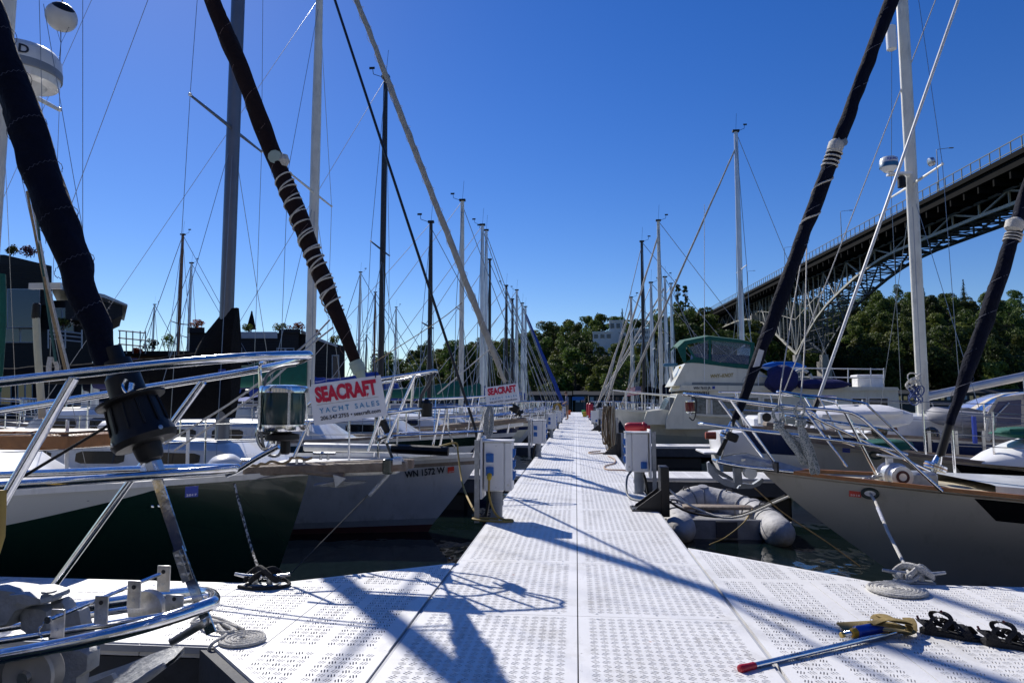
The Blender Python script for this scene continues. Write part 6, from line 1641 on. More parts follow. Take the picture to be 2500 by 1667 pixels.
wbox('roof_band', [(1560,893),(1566,884),(2062,889),(2066,896),(1800,897),(1560,897)], yn4-.08, Y4+1.13, cream, R4.t)
# flybridge
yf0, yf1 = yn4+.08, Y4+.95
wbox('flybridge', [(1546,886),(1574,834),(1606,832),(1640,836),(1738,848),(1745,852),(1770,868),(1782,886)], yf0, yf1, cream, R4.t)
wbox('flybridge_trim', [(1590,886),(1590,878),(1780,880),(1784,887)], yf0-.02, yf0+.05, M('trim_grey',(0.22,0.24,0.22),.5), R4.t)
lettering('boat_name', 'WHY--KNOT', PY(1632,868,yf0-.012), PY(1682,865,yf0)-PY(1632,868,yf0), (0,0,1), 0.11, goldink, R4.t, bold=.03, width=.68, shear=.2)
lettering('registration_number', 'WN 7610 JR', PY(1593,894,yn4-.10), (1,0,0), (0,0,1), 0.085, ink, R4.t, bold=.02, width=.5)
lettering('registration_number', 'WN3296RH', PY(1574,908,yn4-.045), (1,0,0), (0,0,1), 0.11, ink, R4.t, bold=.03, width=.7)
sticker(R4.t, PY(1636,893,yn4-.10), (1,0,0), (0,0,1), .08, .08, stickerblue)
# canopy: green top, clear sides, green bottom band
rows = []
for i, (x_, y_) in enumerate(((1556,798),(1572,783),(1628,772),(1700,780),(1733,787))):
    p = PY(x_, y_, yf0); rows.append([p+V((0,q*(yf1-yf0),0.10*math.sin(math.pi*q))) for q in [k/8 for k in range(9)]])
b = MB(); b.grid(rows); rows2 = [[q-V((0,0,.03)) for q in r_] for r_ in rows]; b.grid(rows2); cn = b.build('canopy_top', greencloth, R4.t)
wbox('canopy_edge', [(1556,798),(1572,783),(1628,772),(1700,780),(1733,787),(1733,793),(1700,787),(1628,780),(1575,792),(1558,806)], yf0-.012, yf0+.004, greencloth, cn)
wbox('canopy_skirt', [(1572,832),(1600,820),(1650,832),(1700,836),(1725,838),(1725,848),(1690,845),(1606,834)], yf0-.012, yf0+.004, greencloth, cn)
for pp in ([(1558,806),(1575,792),(1576,830),(1570,832)], [(1628,780),(1633,780),(1633,834),(1628,833)], [(1725,787),(1733,788),(1728,845),(1720,845)], [(1573,792),(1577,792),(1600,822),(1596,826)]):
    wbox('canopy_seam', pp, yf0-.014, yf0+.004, greencloth, cn)
pane_ = glassy('canopy_vinyl', (0.55,0.62,0.72), .1, .8)
wbox('canopy_pane', [(1577,800),(1626,782),(1626,832),(1600,820),(1590,815)], yf0-.004, yf0, pane_, cn)
wbox('canopy_pane', [(1635,783),(1722,790),(1720,836),(1635,830)], yf0-.004, yf0, pane_, cn)
wbox('canopy_back', [(1728,790),(1731,790),(1727,845),(1724,845)], yf0, yf1, pane_, cn)
wbox('helm_seat', [(1590,832),(1592,812),(1720,816),(1722,840)], Y4, Y4+.4, M('seat_blue',(0.03,0.10,0.30),.6), R4.t)
for a_, c_ in (((1640,790),(1700,835)),((1700,795),(1650,835)),((1600,792),(1622,832))):
    b = MB(); b.tube([PY(*a_,yf0+.1),PY(*c_,yf0+.1)], .012, 6); b.build('canopy_frame', chrome, cn)
# upper deck railings
for dy in (yn4, Y4+1.0):
    for yy_ in (846, 866):
        b = MB(); b.tube([PY(1740,yy_-2,dy), PY(2030,yy_+2,dy)], .017, 6); b.build('deck_rail', white, R4.t)
    for x_ in (1742,1792,1840,1890,1948,2000,2030):
        b = MB(); b.tube([PY(x_,845,dy), PY(x_,890,dy)], .016, 6); b.build('rail_post', white, R4.t)
# bow rails: white posts with top rail
tp = []
for x_ in (1410,1424,1455,1470,1502,1527): tp.append(x_)
for side in (-1,1):
    pts = []
    for k, xx in enumerate((0.05,0.45,1.0,1.7,2.3,2.9)):
        p = R4.at(xx, side, 0.08); b = MB(); b.tube([p, p+V((0,0,.64-.02*k))], .015, 6); b.build('rail_post', white, R4.t); pts.append(p+V((0,0,.64-.02*k)))
    b = MB(); b.tube(cr(pts,4), .018, 6); b.build('bow_rail', white, R4.t)
b = MB(); b.tube(cr([R4.at(.05,-1,.08)+V((0,0,.64)), R4.pt(-.08,0,2.06), R4.at(.05,1,.08)+V((0,0,.64))],4), .018, 6); b.build('bow_rail', white, R4.t)
b = MB(); b.box(PY(1535,935,16.3), (0.75,0.5,0.03)); 
# mast pole, horn, searchlight on foredeck
t2([PY(1545,890,Y4), PY(1540,840,Y4)], .05, 'light_mast', white, bt=R4); b = MB(); b.box(PY(1540,838,Y4), (.44,.15,.1), bev=.02); b.build('radar_bar', M('radar_blue',(0.02,0.12,0.25),.4), R4.t)
b = MB(); b.box(PY(1563,844,Y4-.3), (.10,.1,.08), bev=.02); b.build('marker_lamp', yellow, R4.t)
# vertical whip antennas
t2([PY(1618,878,yf0-.1), PY(1618,470,yf0-.1)], .009, 'whip_antenna', white, bt=R4)
t2([PY(1636,880,yf1), PY(1636,800,yf1)], .014, 'whip_antenna', white, bt=R4)
# things on the upper deck
ck = thing('cooler', 'white cooler box on the cream cruiser upper deck', 'cooler', PY(1992,893,Y4-.5))
c = PY(1992,878,Y4-.5); b = MB(); b.box(c-V((0,0,.03)), (.72,.5,.34), bev=.04); b.build('body', M('cooler_white',(.78,.78,.78),.4), ck)
b = MB(); b.box(c+V((0,0,.18)), (.77,.55,.09), bev=.02); b.build('lid', M('cooler_white',(.78,.78,.78),.4), ck)
ky = thing('kayak', 'bright blue kayak lying on the cruiser upper deck behind the navy sail', 'kayak', PY(1798,842,Y4+.3))
b = MB(); a0, a1 = PY(1746,842,Y4+.4), PY(1852,842,Y4+.4); b.tube([a0.lerp(a1,k/10) for k in range(11)], [.02,.09,.13,.16,.17,.17,.17,.16,.13,.08,.02], 10); b.build('hull', M('kayak_blue',(0.01,0.14,0.55),.4), ky)
b = MB(); b.tube([(a0+a1)/2+V((.3*math.cos(a),.11*math.sin(a),.165)) for a in [2*math.pi*k/12 for k in range(12)]], .015, 5, closed=True); b.build('cockpit_rim', blackplastic, ky)
cv = lump('covered_outboard', PY(1795,872,Y4-1.25), (.9,.6,.8), blueviolet, None, 4); tag(cv, 'indigo canvas cover bundle hanging over the cruiser rail', 'cover')
cv.rotation_euler = (0,0,0)
cv2 = lump('folded_awning', PY(1885,882,Y4-1.2), (1.6,.4,.28), blueviolet, None, 7); tag(cv2, 'long folded indigo awning on the cruiser upper deck rail', 'cover')
rg_ = thing('life_ring', 'white life ring on the cruiser upper rail beside the indigo cover', 'life ring', PY(1840,872,Y4-1.15))
b = MB(); c = PY(1842,872,Y4-1.15); b.tube([c+V((.28*math.cos(a),0,.28*math.sin(a))) for a in [2*math.pi*k/20 for k in range(20)]], .05, 8, closed=True); b.build('ring', cream, rg_)
b = MB()
for q in range(4):
    a = math.pi/4+q*math.pi/2; b.tube([c+V((.28*math.cos(a+d),0,.28*math.sin(a+d))) for d in (-.12,0,.12)], .054, 8)
b.build('ring_bands', navycloth, rg_)
# white deck speaker box and vent on the foredeck of R2 in front
sb_ = thing('deck_speaker', 'white box with a round black speaker behind the right bow rail', 'speaker', PY(1765,968,11.8))
b = MB(); b.box(PY(1765,961,11.8), (.30,.2,.20), bev=.02); b.build('box', white, sb_)
b = MB(); b.lathe([(0.001,.012),(0.03,.014),(0.07,.01),(0.075,0)], 18, c=PY(1761,958,11.7), axis=(0,-1,0)); b.build('speaker_cone', blackplastic, sb_)
# ================================================================ power pedestals
def socket(parent, c, nrm, ex, plug=False):
    n_ = V(nrm).normalized(); e = V(ex).normalized(); u = V((0,0,1)); rm = Matrix((e, n_, u)).transposed()
    b = MB(); b.box(c, (.075,.022,.085), rot=rm, bev=.006); b.box(c+n_*.014+u*.006, (.062,.02,.058), rot=rm, bev=.008); b.box(c+n_*.022+u*.04, (.05,.012,.012), rot=rm)
    o = b.build('socket_cover', socketblue, parent)
    if plug:
        m = MB(); m.lathe([(0.02,0),(0.024,.01),(0.022,.05),(0.012,.07)], 12, c=c+n_*.01-u*.025, axis=n_-u*1.2); m.build('plug', yellow, o)
    return o
def pedestal(x, y, side, label, plug=False, cord=False, board=1):
    """side -1: stands at the left dock edge, sockets towards the dock (+X) and towards the camera"""
    t = thing('power_pedestal', label, 'power pedestal', (x,y,0)); s_ = -side
    b = MB(); b.lathe([(.058,0),(.058,.34)], 20, c=(x,y,0)); b.lathe([(.068,.13),(.068,.17)],20,c=(x,y,0)); b.lathe([(.07,0),(.07,.012)],20,c=(x,y,0)); b.build('post', pvcgrey, t)
    cx = x+s_*.02
    b = MB(); b.box((cx-s_*.035,y,.515), (.20,.24,.48), bev=.012); bo = b.build('box', pedwhite, t)
    b = MB(); b.box((cx+s_*.105,y,.515), (.075,.245,.47), bev=.01); b.build('cover', pedwhite, bo)
    b = MB(); b.box((cx,y,.762), (.30,.262,.016), bev=.004); b.build('lid', pedwhite, bo)
    for z in ((.60,.47) if side < 0 else (.36,)):
        socket(bo, V((cx-s_*.075,y-.122,z)), (0,-1,0), (1,0,0), plug and z < .5)
    for z in (.64,.53,.42):
        socket(bo, V((cx+s_*.146,y-.02,z)), (s_,0,0), (0,-1,0), False)
    b = MB()
    for dz in (-.2,.2):
        b.lathe([(.006,0),(.006,.004)], 8, c=(cx-s_*.035+.02,y-.12,.515+dz), axis=(0,-1,0))
    b.lathe([(.012,0),(.012,.004)], 10, c=(cx+s_*.105,y-.122,.34), axis=(0,-1,0)); b.build('screw', steel, bo)
    b = MB(); b.box((cx-s_*.16,y+.02,.50), (.022,.30,.60), bev=.004); b.build('backboard', pedwhite, t)
    b = MB(); xx = x-s_*.185; b.box((xx,y-.10,.37), (.05,.008,.80)); b.box((xx-s_*.022,y-.075,.37), (.006,.05,.80)); b.build('steel_angle', galv, t, smooth=False)
    b = MB(); b.tube(cr([(cx-s_*.05,y+.03,.29),(x-s_*.08,y+.05,.2),(x-s_*.11,y+.06,.05),(x-s_*.14,y+.06,-.1)],4), .018, 7); b.build('conduit', blackplastic, t)
    if cord:
        m = MB(); m.tube(cr([(cx-s_*.075,y-.17,.40),(cx-s_*.07,y-.2,.25),(x-.01,y-.16,.1),(x+.06,y-.14,.02),(x+.16,y-.16,.014),(x+.17,y-.24,.014),(x+.05,y-.26,.014),(x-.15,y-.2,.014),(x-.22,y-.12,.014),(x-.12,y-.08,.014),(x+.03,y-.12,.014)],6), .011, 7); m.build('power_cord', yellowrope, t)
    return t
PL_ = [(6.84,'near left white power pedestal with yellow cord looped at its foot'),(14.42,'second white power pedestal along the left dock edge'),(22.0,'third white power pedestal along the left dock edge'),(29.4,'fourth white power pedestal along the left dock edge'),(36.9,'fifth, far white power pedestal along the left dock edge'),(51,'farthest white power pedestal on the left dock edge')]
for i, (y, lb) in enumerate(PL_): pedestal(-.79, y, -1, lb, i == 0, i == 0)
for y, lb in ((8.83,'near right white power pedestal beside the black bracket'),(28.7,'far white power pedestal on the right dock edge'),(16.45,'right white power pedestal behind the hung tan hoses')): pedestal(.78, y, 1, lb, False, False)
# grey hose loop at the near right pedestal
hz = thing('hose', 'grey hose looping out of the near right pedestal onto the bracket', 'hose', (.75,8.6,.3))
b = MB(); b.tube(cr([(.70,8.76,.3),(.62,8.6,.22),(.60,8.4,.06),(.66,8.2,-.0+.012),(.78,8.05,.03),(.9,7.9,.13),(1.0,7.75,.14)],6), .013, 8); b.build('tube', M('hose_grey',(0.16,0.17,0.17),.6), hz)
fnd = thing('fender', 'red cylindrical fender lying on top behind the near right pedestal', 'fender', (.86,9.1,.8))
b = MB(); b.lathe([(.01,-.15),(.04,-.145),(.055,-.12),(.06,-.08),(.06,.08),(.055,.12),(.04,.145),(.01,.15)], 18, c=(.79,9.2,.815), axis=(1,-.1,0)); b.build('body', redplastic, fnd)
b = MB(); b.lathe([(.062,.08),(.066,.085),(.066,.11),(.062,.115)], 18, c=(.79,9.2,.815), axis=(1,-.1,0), cap=False); b.lathe([(.02,.15),(.025,.165),(.02,.18)],10,c=(.79,9.2,.815),axis=(1,-.1,0)); b.build('end_ring', redplastic, fnd)
b = MB(); b.box((.86,9.14,.38), (.05,.05,.76)); b.build('bracket', galv, fnd, smooth=False)
# black steel pile brackets on the right dock edge
def bracket(y, label, h=.46):
    t = thing('pile_bracket', label, 'bracket', (.87,y,0))
    b = MB(); b.box((.93,y+.0,h/2-.03), (.09,.24,h+.06), bev=.006); b.build('upright', blacksteel, t)
    for dy in (-.12,.11):
        b = MB(); b.prism([(.885,y+dy,.012),(.62,y+dy,.012),(.64,y+dy,.04),(.885,y+dy,.22)], (0,.012,0)); b.build('gusset_plate', blacksteel, t, smooth=False)
    b = MB(); b.box((.73,y,.008), (.30,.32,.014)); b.build('foot_plate', blacksteel, t, smooth=False)
    b = MB()
    for dx in (-.12,.08):
        for dy in (-.1,.1): b.lathe([(.014,0),(.014,.012)],6,c=(.72+dx,y+dy,.015))
    b.build('bolt', galv, t)
bracket(7.55, 'black steel pile bracket on the right edge in front of the near pedestal')
bracket(15.3, 'second black steel pile bracket, below the hung tan hoses')
bracket(27.6, 'far black steel pile bracket by the far right pedestal')
# hanging hoses on a post
hr = thing('hose_rack', 'steel post hung with long tan and brown water hoses on the right edge', 'hose rack', (.82,15.75,0))
b = MB(); b.box((.86,15.9,.55), (.07,.07,1.2)); b.box((.80,15.8,1.02),(.2,.05,.05)); b.build('post', galv, hr, smooth=False)
rg = random.Random(14)
for k in range(13):
    x_ = .62+.024*k*.75; yy_ = 15.7+rg.uniform(-.12,.06); bz = .12+rg.uniform(-.08,.18)
    b = MB(); b.tube(cr([(x_-.0,yy_,1.05),(x_-.05+rg.uniform(-.04,.04),yy_-.05,.6),(x_-.02+rg.uniform(-.05,.05),yy_-.05,bz),(x_+.05,yy_+.05,bz+.02),(x_+.05+rg.uniform(-.03,.03),yy_+.07,.6),(x_+.03,yy_+.05,1.04)],5), .013, 6); b.build('hose_loop', M('hose_brown',(0.10,0.065,0.035),.6) if k % 3 == 1 else (M('hose_pale',(0.42,0.38,0.28),.6) if k % 3 == 2 else M('hose_tan',(0.24,0.165,0.085),.6)), hr)
dh = thing('hose', 'tan hose trailing along the right dock edge between rack and bracket', 'hose', (.6,14.5,0))
b = MB(); b.tube(cr([(.66,15.4,.02),(.35,15.2,.016),(.28,15.6,.016),(.55,16.0,.016)],6), .012, 6); b.tube(cr([(.66,14.6,.016),(.75,13.8,.016),(.70,12.9,.016),(.50,12.3,.016),(.52,11.7,.016),(.84,11.5,.014),(.92,11.4,-.1)],6), .012, 6); b.build('tube', M('hose_pinkish',(0.32,0.2,0.14),.6), dh)
# piles
def pile(x, y, z1, r, label):
    t = thing('piling', label, 'piling', (x,y,WL-2))
    b = MB(); b.lathe([(r,-2.5),(r,z1)], 20, c=(x,y,0)); b.build('pile', M('pile_sleeve',(0.42,0.44,0.47),.5,0,.1,3), t)
    b = MB(); b.lathe([(r*1.06,z1-.07),(r*1.08,z1+.005),(r*1.0,z1+.03),(r*.05,z1+.24),(.004,z1+.25)], 20, c=(x,y,0)); b.build('cone_cap', blackplastic, t, angle=30)
pile(1.13, 17.95, .42, .125, 'white piling with a pointed black cap beside the right dock edge')
pile(1.13, 34.0, .9, .13, 'far piling with black cap on the right side')
# fire hose boxes
def firebox(x, y, label):
    t = thing('fire_extinguisher_stand', label, 'extinguisher', (x,y,0))
    b = MB(); b.box((x,y,.36), (.05,.05,.72)); b.build('post', galv, t, smooth=False)
    b = MB(); b.lathe([(.02,.30),(.12,.32),(.13,.36),(.13,.98),(.09,1.05),(.03,1.08)], 16, c=(x-.03,y-.08,0)); b.build('cylinder', redplastic, t)
    b = MB(); b.box((x-.03,y-.08,1.1), (.1,.05,.05)); b.build('valve', blackplastic, t, smooth=False)
firebox(.80, 35.5, 'nearer red fire cylinder on the right dock edge'); firebox(.80, 43.0, 'farther red fire cylinder on the right dock edge')
# yellow hose reel ring on left, tall post
yr = thing('hose_hank', 'yellow hose hank hung on a post along the left dock edge', 'hose', (-.82,32,0))
b = MB(); b.box((-.84,32,.6), (.06,.06,1.2)); b.build('post', galv, yr, smooth=False)
for k in range(6):
    b = MB(); b.tube([(-.86+.15*math.cos(a)+.02*k-.05,31.9-.02*k,.80+.26*math.sin(a)) for a in [2*math.pi*q/20 for q in range(20)]], .02, 6, closed=True); b.build('hose_loop', yellowrope, yr)
# ================================================================ cleats and coils
def cleat(c, ang, label, mat, wrap, wlabel, wmat, k=1.0):
    c = V(c); d = V((math.cos(ang), math.sin(ang), 0)); n_ = V((-d.y, d.x, 0))
    t = thing('cleat', label, 'cleat', c)
    b = MB(); b.tube([c+d*(-.16*k)+V((0,0,.072)), c+d*(-.1*k)+V((0,0,.06)), c+V((0,0,.055)), c+d*(.1*k)+V((0,0,.06)), c+d*(.16*k)+V((0,0,.072))], [.010,.014,.016,.014,.010], 10); b.build('horn', mat, t)
    b = MB()
    for q in (-.045,.045): b.tube([c+d*q, c+d*q+V((0,0,.055))], [.022,.015], 8)
    b.box(c+V((0,0,.008)), (.2*k,.075,.014), rot=Matrix.Rotation(ang,3,'Z'), bev=.004); b.build('base', mat, t)
    if wrap:
        w_ = thing('rope', wlabel, 'rope', c)
        r_ = .0115
        for j in range(3):
            o = j*.017
            pts = [c+d*x+n_*y+V((0,0,z+o*.55)) for x,y,z in ((-.06,-.045,.03),(-.02,-.04,.06),(.05,.03,.085),(.10,.045,.05),(.105,0,.035),(.09,-.045,.045),(.03,-.03,.085),(-.04,.035,.09),(-.10,.04,.05),(-.105,-.0,.035),(-.085,-.045,.04))]
            b = MB(); b.tube(cr(pts,5), r_, 8); b.build('turn', wmat, w_)
        return t, w_
    return t, None
def coil(parent, c, r0, r1, turns, rr, mat):
    """flat spiral mat of rope"""
    pts = []; N = int(turns*26)
    for i in range(N+1):
        t = i/N; a = 2*math.pi*turns*t; r_ = r0+(r1-r0)*t; pts.append(V(c)+V((r_*math.cos(a), r_*math.sin(a), rr+.001+.002*math.sin(a*.5))))
    b = MB(); b.tube(pts, rr, 8); return b.build('coil', mat, parent)
cr_ = PZ(2100, 1338, 0)
t, wrp = cleat(cr_, R(-6), 'galvanised cleat at the edge of the right finger, wrapped in white rope', galv, True, 'white rope wrapped on the right cleat with a flat spiral coil beside it', whiterope, 1.15)
cc = PZ(2058, 1358, 0); coil(wrp, cc, .018, .165, 7, .0115, whiterope)
b = MB(); b.tube(cr([cc+V((.0,.165,.014)), cc+V((.12,.16,.02)), cr_+V((-.05,-.05,.02)), cr_+V((.02,-.03,.05))],6), .0115, 8); b.build('tail', whiterope, wrp)
cl_ = PZ(602, 1345, 0)
t, wrp = cleat(cl_, R(3), 'dark cleat at the edge of the left finger wrapped in black rope', steel, True, 'black rope wrapped on the left finger cleat', blackrope, 1.1)
b = MB(); b.tube(cr([cl_+V((-.12,-.07,.012)), cl_+V((0,-.1,.012)), cl_+V((.14,-.06,.012)), cl_+V((.17,.02,.012)), cl_+V((.1,.05,.04))],5), .011, 7); b.build('tail', blackrope, wrp)
lc_ = thing('rope_coil', 'flat white spiral rope coil on the left finger beside the chrome bow', 'rope', PZ(558,1470,0))
cc = PZ(558,1470,0); coil(lc_, cc, .015, .112, 7, .0078, whiterope)
rg = random.Random(8); pts = [cc+V((-.08,.09,.012)), PZ(530,1440,.01), PZ(500,1430,.01), PZ(515,1450,.02), PZ(535,1448,.02), PZ(525,1438,.02), PZ(490,1425,.01), PZ(460,1435,.01), PZ(480,1445,.02), PZ(520,1455,.015), PZ(485,1480,.01), PZ(470,1520,-.09), PZ(440,1530,-.15), PZ(415,1500,-.08)]
b = MB(); b.tube(cr(pts,6), .0078, 8); b.build('tail', whiterope, lc_)
b = MB(); b.tube(cr([PZ(560,1445,.01),PZ(505,1420,.01),PZ(460,1415,.012),PZ(440,1430,.012),PZ(475,1428,.02),PZ(515,1430,.02),PZ(545,1440,.015)],5), .0078, 8); b.build('tail', whiterope, lc_)
# ================================================================ boat mop lying on the deck
mp_ = thing('boat_mop', 'aluminium pole with red grip, blue handle and tan chamois lying on the deck', 'mop', PZ(1900,1490,0))
pa, pb = PZ(1697,1536,.012), PZ(2075,1447,.02)
e = (pb-pa).normalized()
b = MB(); b.tube([pa+e*.085, pb+e*.01], .0125, 14); b.build('pole', chrome, mp_)
b = MB(); b.lathe([(.010,0),(.016,.004),(.018,.012),(.0175,.03),(.0155,.06),(.0155,.085),(.014,.092)], 16, c=pa, axis=e); b.build('grip', M('grip_red',(0.36,0.008,0.02),.35), mp_)
lp = pa.lerp(pb,.255); 
b = MB(); nn = V((0,0,1)); u_ = e.cross(nn).normalized(); lx0 = pa.lerp(pb,.28)
pc_ = V((0,-.55,.84)).normalized(); pc_ = (pc_-e*pc_.dot(e)).normalized(); tt = e.cross(pc_)
pr_ = MB()
for k, (s0_, s1_) in enumerate(((0,.005),(.012,.022),(.026,.03),(.034,.05),(.055,.06))):
    a_ = lx0+pc_*.0127+e*s0_*1.0; pr_.add([a_-tt*.002, a_+e*(s1_-s0_)-tt*.002, a_+e*(s1_-s0_)+tt*.002, a_+tt*.002],[[0,1,2,3]])
for yy in (-.006,.006):
    a_ = lx0-e*.004+pc_*.0122+tt*yy*.8; pr_.add([a_-tt*.0004, a_+e*.075-tt*.0004, a_+e*.075+tt*.0004, a_+tt*.0004],[[0,1,2,3]])
pr_.build('printed_label', ink, mp_, smooth=False)
ha, hb_ = PZ(1965,1452,.026), PZ(2062,1435,.028); he = (hb_-ha).normalized()
b = MB(); b.lathe([(.024,0),(.0295,.006),(.030,.02),(.030,.12),(.028,.20)], 18, c=ha, axis=he); b.build('blue_handle', M('handle_blue',(0.005,0.055,0.42),.3,0,.2,25), mp_)
b = MB(); b.lathe([(.016,-.03),(.02,-.028),(.024,-.01),(.025,.004)], 8, c=ha, axis=he); b.build('brass_collar', M('brass_yellow',(0.62,0.33,0.02),.3,.3), mp_)
b = MB(); pts = []
for k in range(7): b.lathe([(.011,-.034-k*.006),(.0135,-.037-k*.006),(.011,-.040-k*.006)], 12, c=ha, axis=he)
b.build('spring', chrome, mp_)
b = MB(); b.lathe([(.012,-.095),(.0135,-.093),(.0135,-.078),(.009,-.076)], 12, c=ha, axis=he); b.build('brass_tip', M('brass',(0.5,0.36,0.12),.3,.8), mp_)
cham = M('chamois_leather',(0.24,0.17,0.055),.85,0,.25,14,bump=.3,bs=60)
def ribbon(pts, w_, name='chamois_strip', th=.003):
    b = MB(); P_ = cr(pts,5); rows = []
    for i,p in enumerate(P_):
        d = (P_[min(i+1,len(P_)-1)]-P_[max(i-1,0)]).normalized(); s_ = d.cross(V((0,0,1)))
        s_ = s_.normalized() if s_.length > .2 else V((0,1,0)); n_ = s_.cross(d)
        rows.append([p-s_*w_/2, p-s_*w_*.1+n_*.004, p+s_*w_/2, p+s_*w_/2+n_*th, p-s_*w_*.1+n_*(.004+th), p-s_*w_/2+n_*th, p-s_*w_/2])
    b.grid(rows); b.add(rows[0][:-1],[list(range(6))]); b.add(rows[-1][:-1],[list(range(6))]); return b.build(name, cham, mp_)
hd_ = PZ(2075,1440,.03)
for k in range(7):
    x_ = 1921+k*4; dy = k*2.2
    ribbon([PZ(1922+k*3,1432+k*3.0,.012+.003*(k%2)), PZ(1960+k*3,1430+k*1.5,.03), PZ(2010,1428+k,.055), PZ(2050,1432+k*1.5,.07-.004*k), PZ(2078+k*.5,1440+k,.05)], .026)
ribbon([PZ(2010,1424,.045), PZ(2022,1412,.07), PZ(2050,1424,.075), PZ(2085,1432,.06)], .06)
ribbon([PZ(2000,1432,.06), PZ(2030,1423,.075), PZ(2066,1424,.08), PZ(2088,1432,.06), PZ(2086,1447,.03)], .045)
ribbon([PZ(2086,1420,.05), PZ(2092,1432,.045), PZ(2090,1450,.025), PZ(2070,1456,.02)], .055)
ribbon([PZ(2030,1445,.065), PZ(2056,1446,.07), PZ(2082,1450,.04)], .05)
# ================================================================ sandals
sole = M('sandal_sole',(0.011,0.011,0.012),.75,0,.3,30,bump=.2); strapm = M('sandal_strap',(0.012,0.012,0.014),.8,0,.35,60,bump=.4,bs=120); accent = M('sandal_maroon',(0.10,0.01,0.03),.7)
def sandal(o, ang, label):
    t = thing('sandal', label, 'sandal', o)
    ca, sa_ = math.cos(ang), math.sin(ang)
    def W(x,y,z): return V((0,0,-.24*max(0,z-.03)))+V(o)+V((x*ca-y*sa_, x*sa_+y*ca, z))
    # outline: x from heel (0) to toe (0.27)
    out = [(0.0,0,.026),(.02,.028,.03),(.07,.032,.028),(.13,.030,.024),(.19,.043,.018),(.235,.040,.016),(.262,.022,.018),(.27,0,.02)]
    top = [W(x,y,z) for x,y,z in out]+[W(x,-y*.92,z) for x,y,z in out[::-1][1:-1]]
    n = len(top); b = MB(); c = W(.135,0,.02)
    b.grid([[p*1-V((0,0,p.z-.002)) for p in top+[top[0]]], [V((p.x,p.y,p.z-.006)) for p in top+[top[0]]], top+[top[0]]]); b.add(top,[list(range(n))]); b.add([V((p.x,p.y,.002)) for p in top],[list(range(n))])
    b.build('sole', sole, t, angle=35)
    b = MB(); ins = [c+(p-c)*.9+V((0,0,.004)) for p in top]; b.add(ins,[list(range(n))]); b.build('footbed', strapm, t, smooth=False)
    def st(pts, w_=.02, mat=None, nm='strap'):
        P_ = cr([W(*p) for p in pts],6); b = MB(); rows = []
        ax_ = V((ca,sa_,0))
        for i,p in enumerate(P_):
            d = (P_[min(i+1,len(P_)-1)]-P_[max(i-1,0)]).normalized(); s_ = (ax_-d*ax_.dot(d)); s_ = s_.normalized() if s_.length > .1 else V((0,0,1)); n_ = d.cross(s_)
            rows.append([p-s_*w_/2-n_*.0018, p+s_*w_/2-n_*.0018, p+s_*w_/2+n_*.0018, p-s_*w_/2+n_*.0018, p-s_*w_/2-n_*.0018])
        b.grid(rows); return b.build(nm, mat or strapm, t)
    st([(.235,.04,.016),(.205,.03,.055),(.185,0,.068),(.19,-.03,.05),(.21,-.04,.014)], .034)
    st([(.13,.034,.02),(.15,.025,.065),(.175,-.005,.075),(.2,-.03,.045),(.215,-.038,.016)], .03)
    st([(.10,.033,.04),(.06,.034,.085),(.055,.028,.118),(.085,.012,.135),(.125,0,.125),(.135,-.012,.095),(.11,-.028,.06),(.1,-.03,.03)], .021)
    st([(.075,-.03,.03),(.05,-.028,.075),(.07,-.02,.105),(.11,-.01,.1),(.13,.01,.075)], .018)
    st([(.07,.033,.028),(.03,.03,.06),(.0,0,.075),(.025,-.028,.06),(.06,-.03,.026)], .026)
    st([(.105,.033,.06),(.13,.02,.085),(.15,-.01,.09),(.16,-.03,.05)], .016)
    st([(.06,.034,.05),(.1,.036,.04),(.16,.038,.03),(.2,.042,.03)], .012)
    st([(.0,0,.078),(-.006,0,.09),(-.006,.002,.098)], .010, accent, 'pull_tab')
    st([(.10,.008,.132),(.098,.008,.142),(.096,.006,.148)], .010, accent, 'pull_tab')
    b = MB(); b.box(W(.1,.036,.07), (.022,.008,.018), rot=Matrix.Rotation(ang,3,'Z'), bev=.003); b.build('buckle', blackplastic, t)
    return t
sandal(PZ(2112,1452,0), R(-24), 'left one of the two black strap sandals on the deck')
sandal(PZ(2252,1478,0), R(-22), 'right one of the two black strap sandals, at the picture edge')
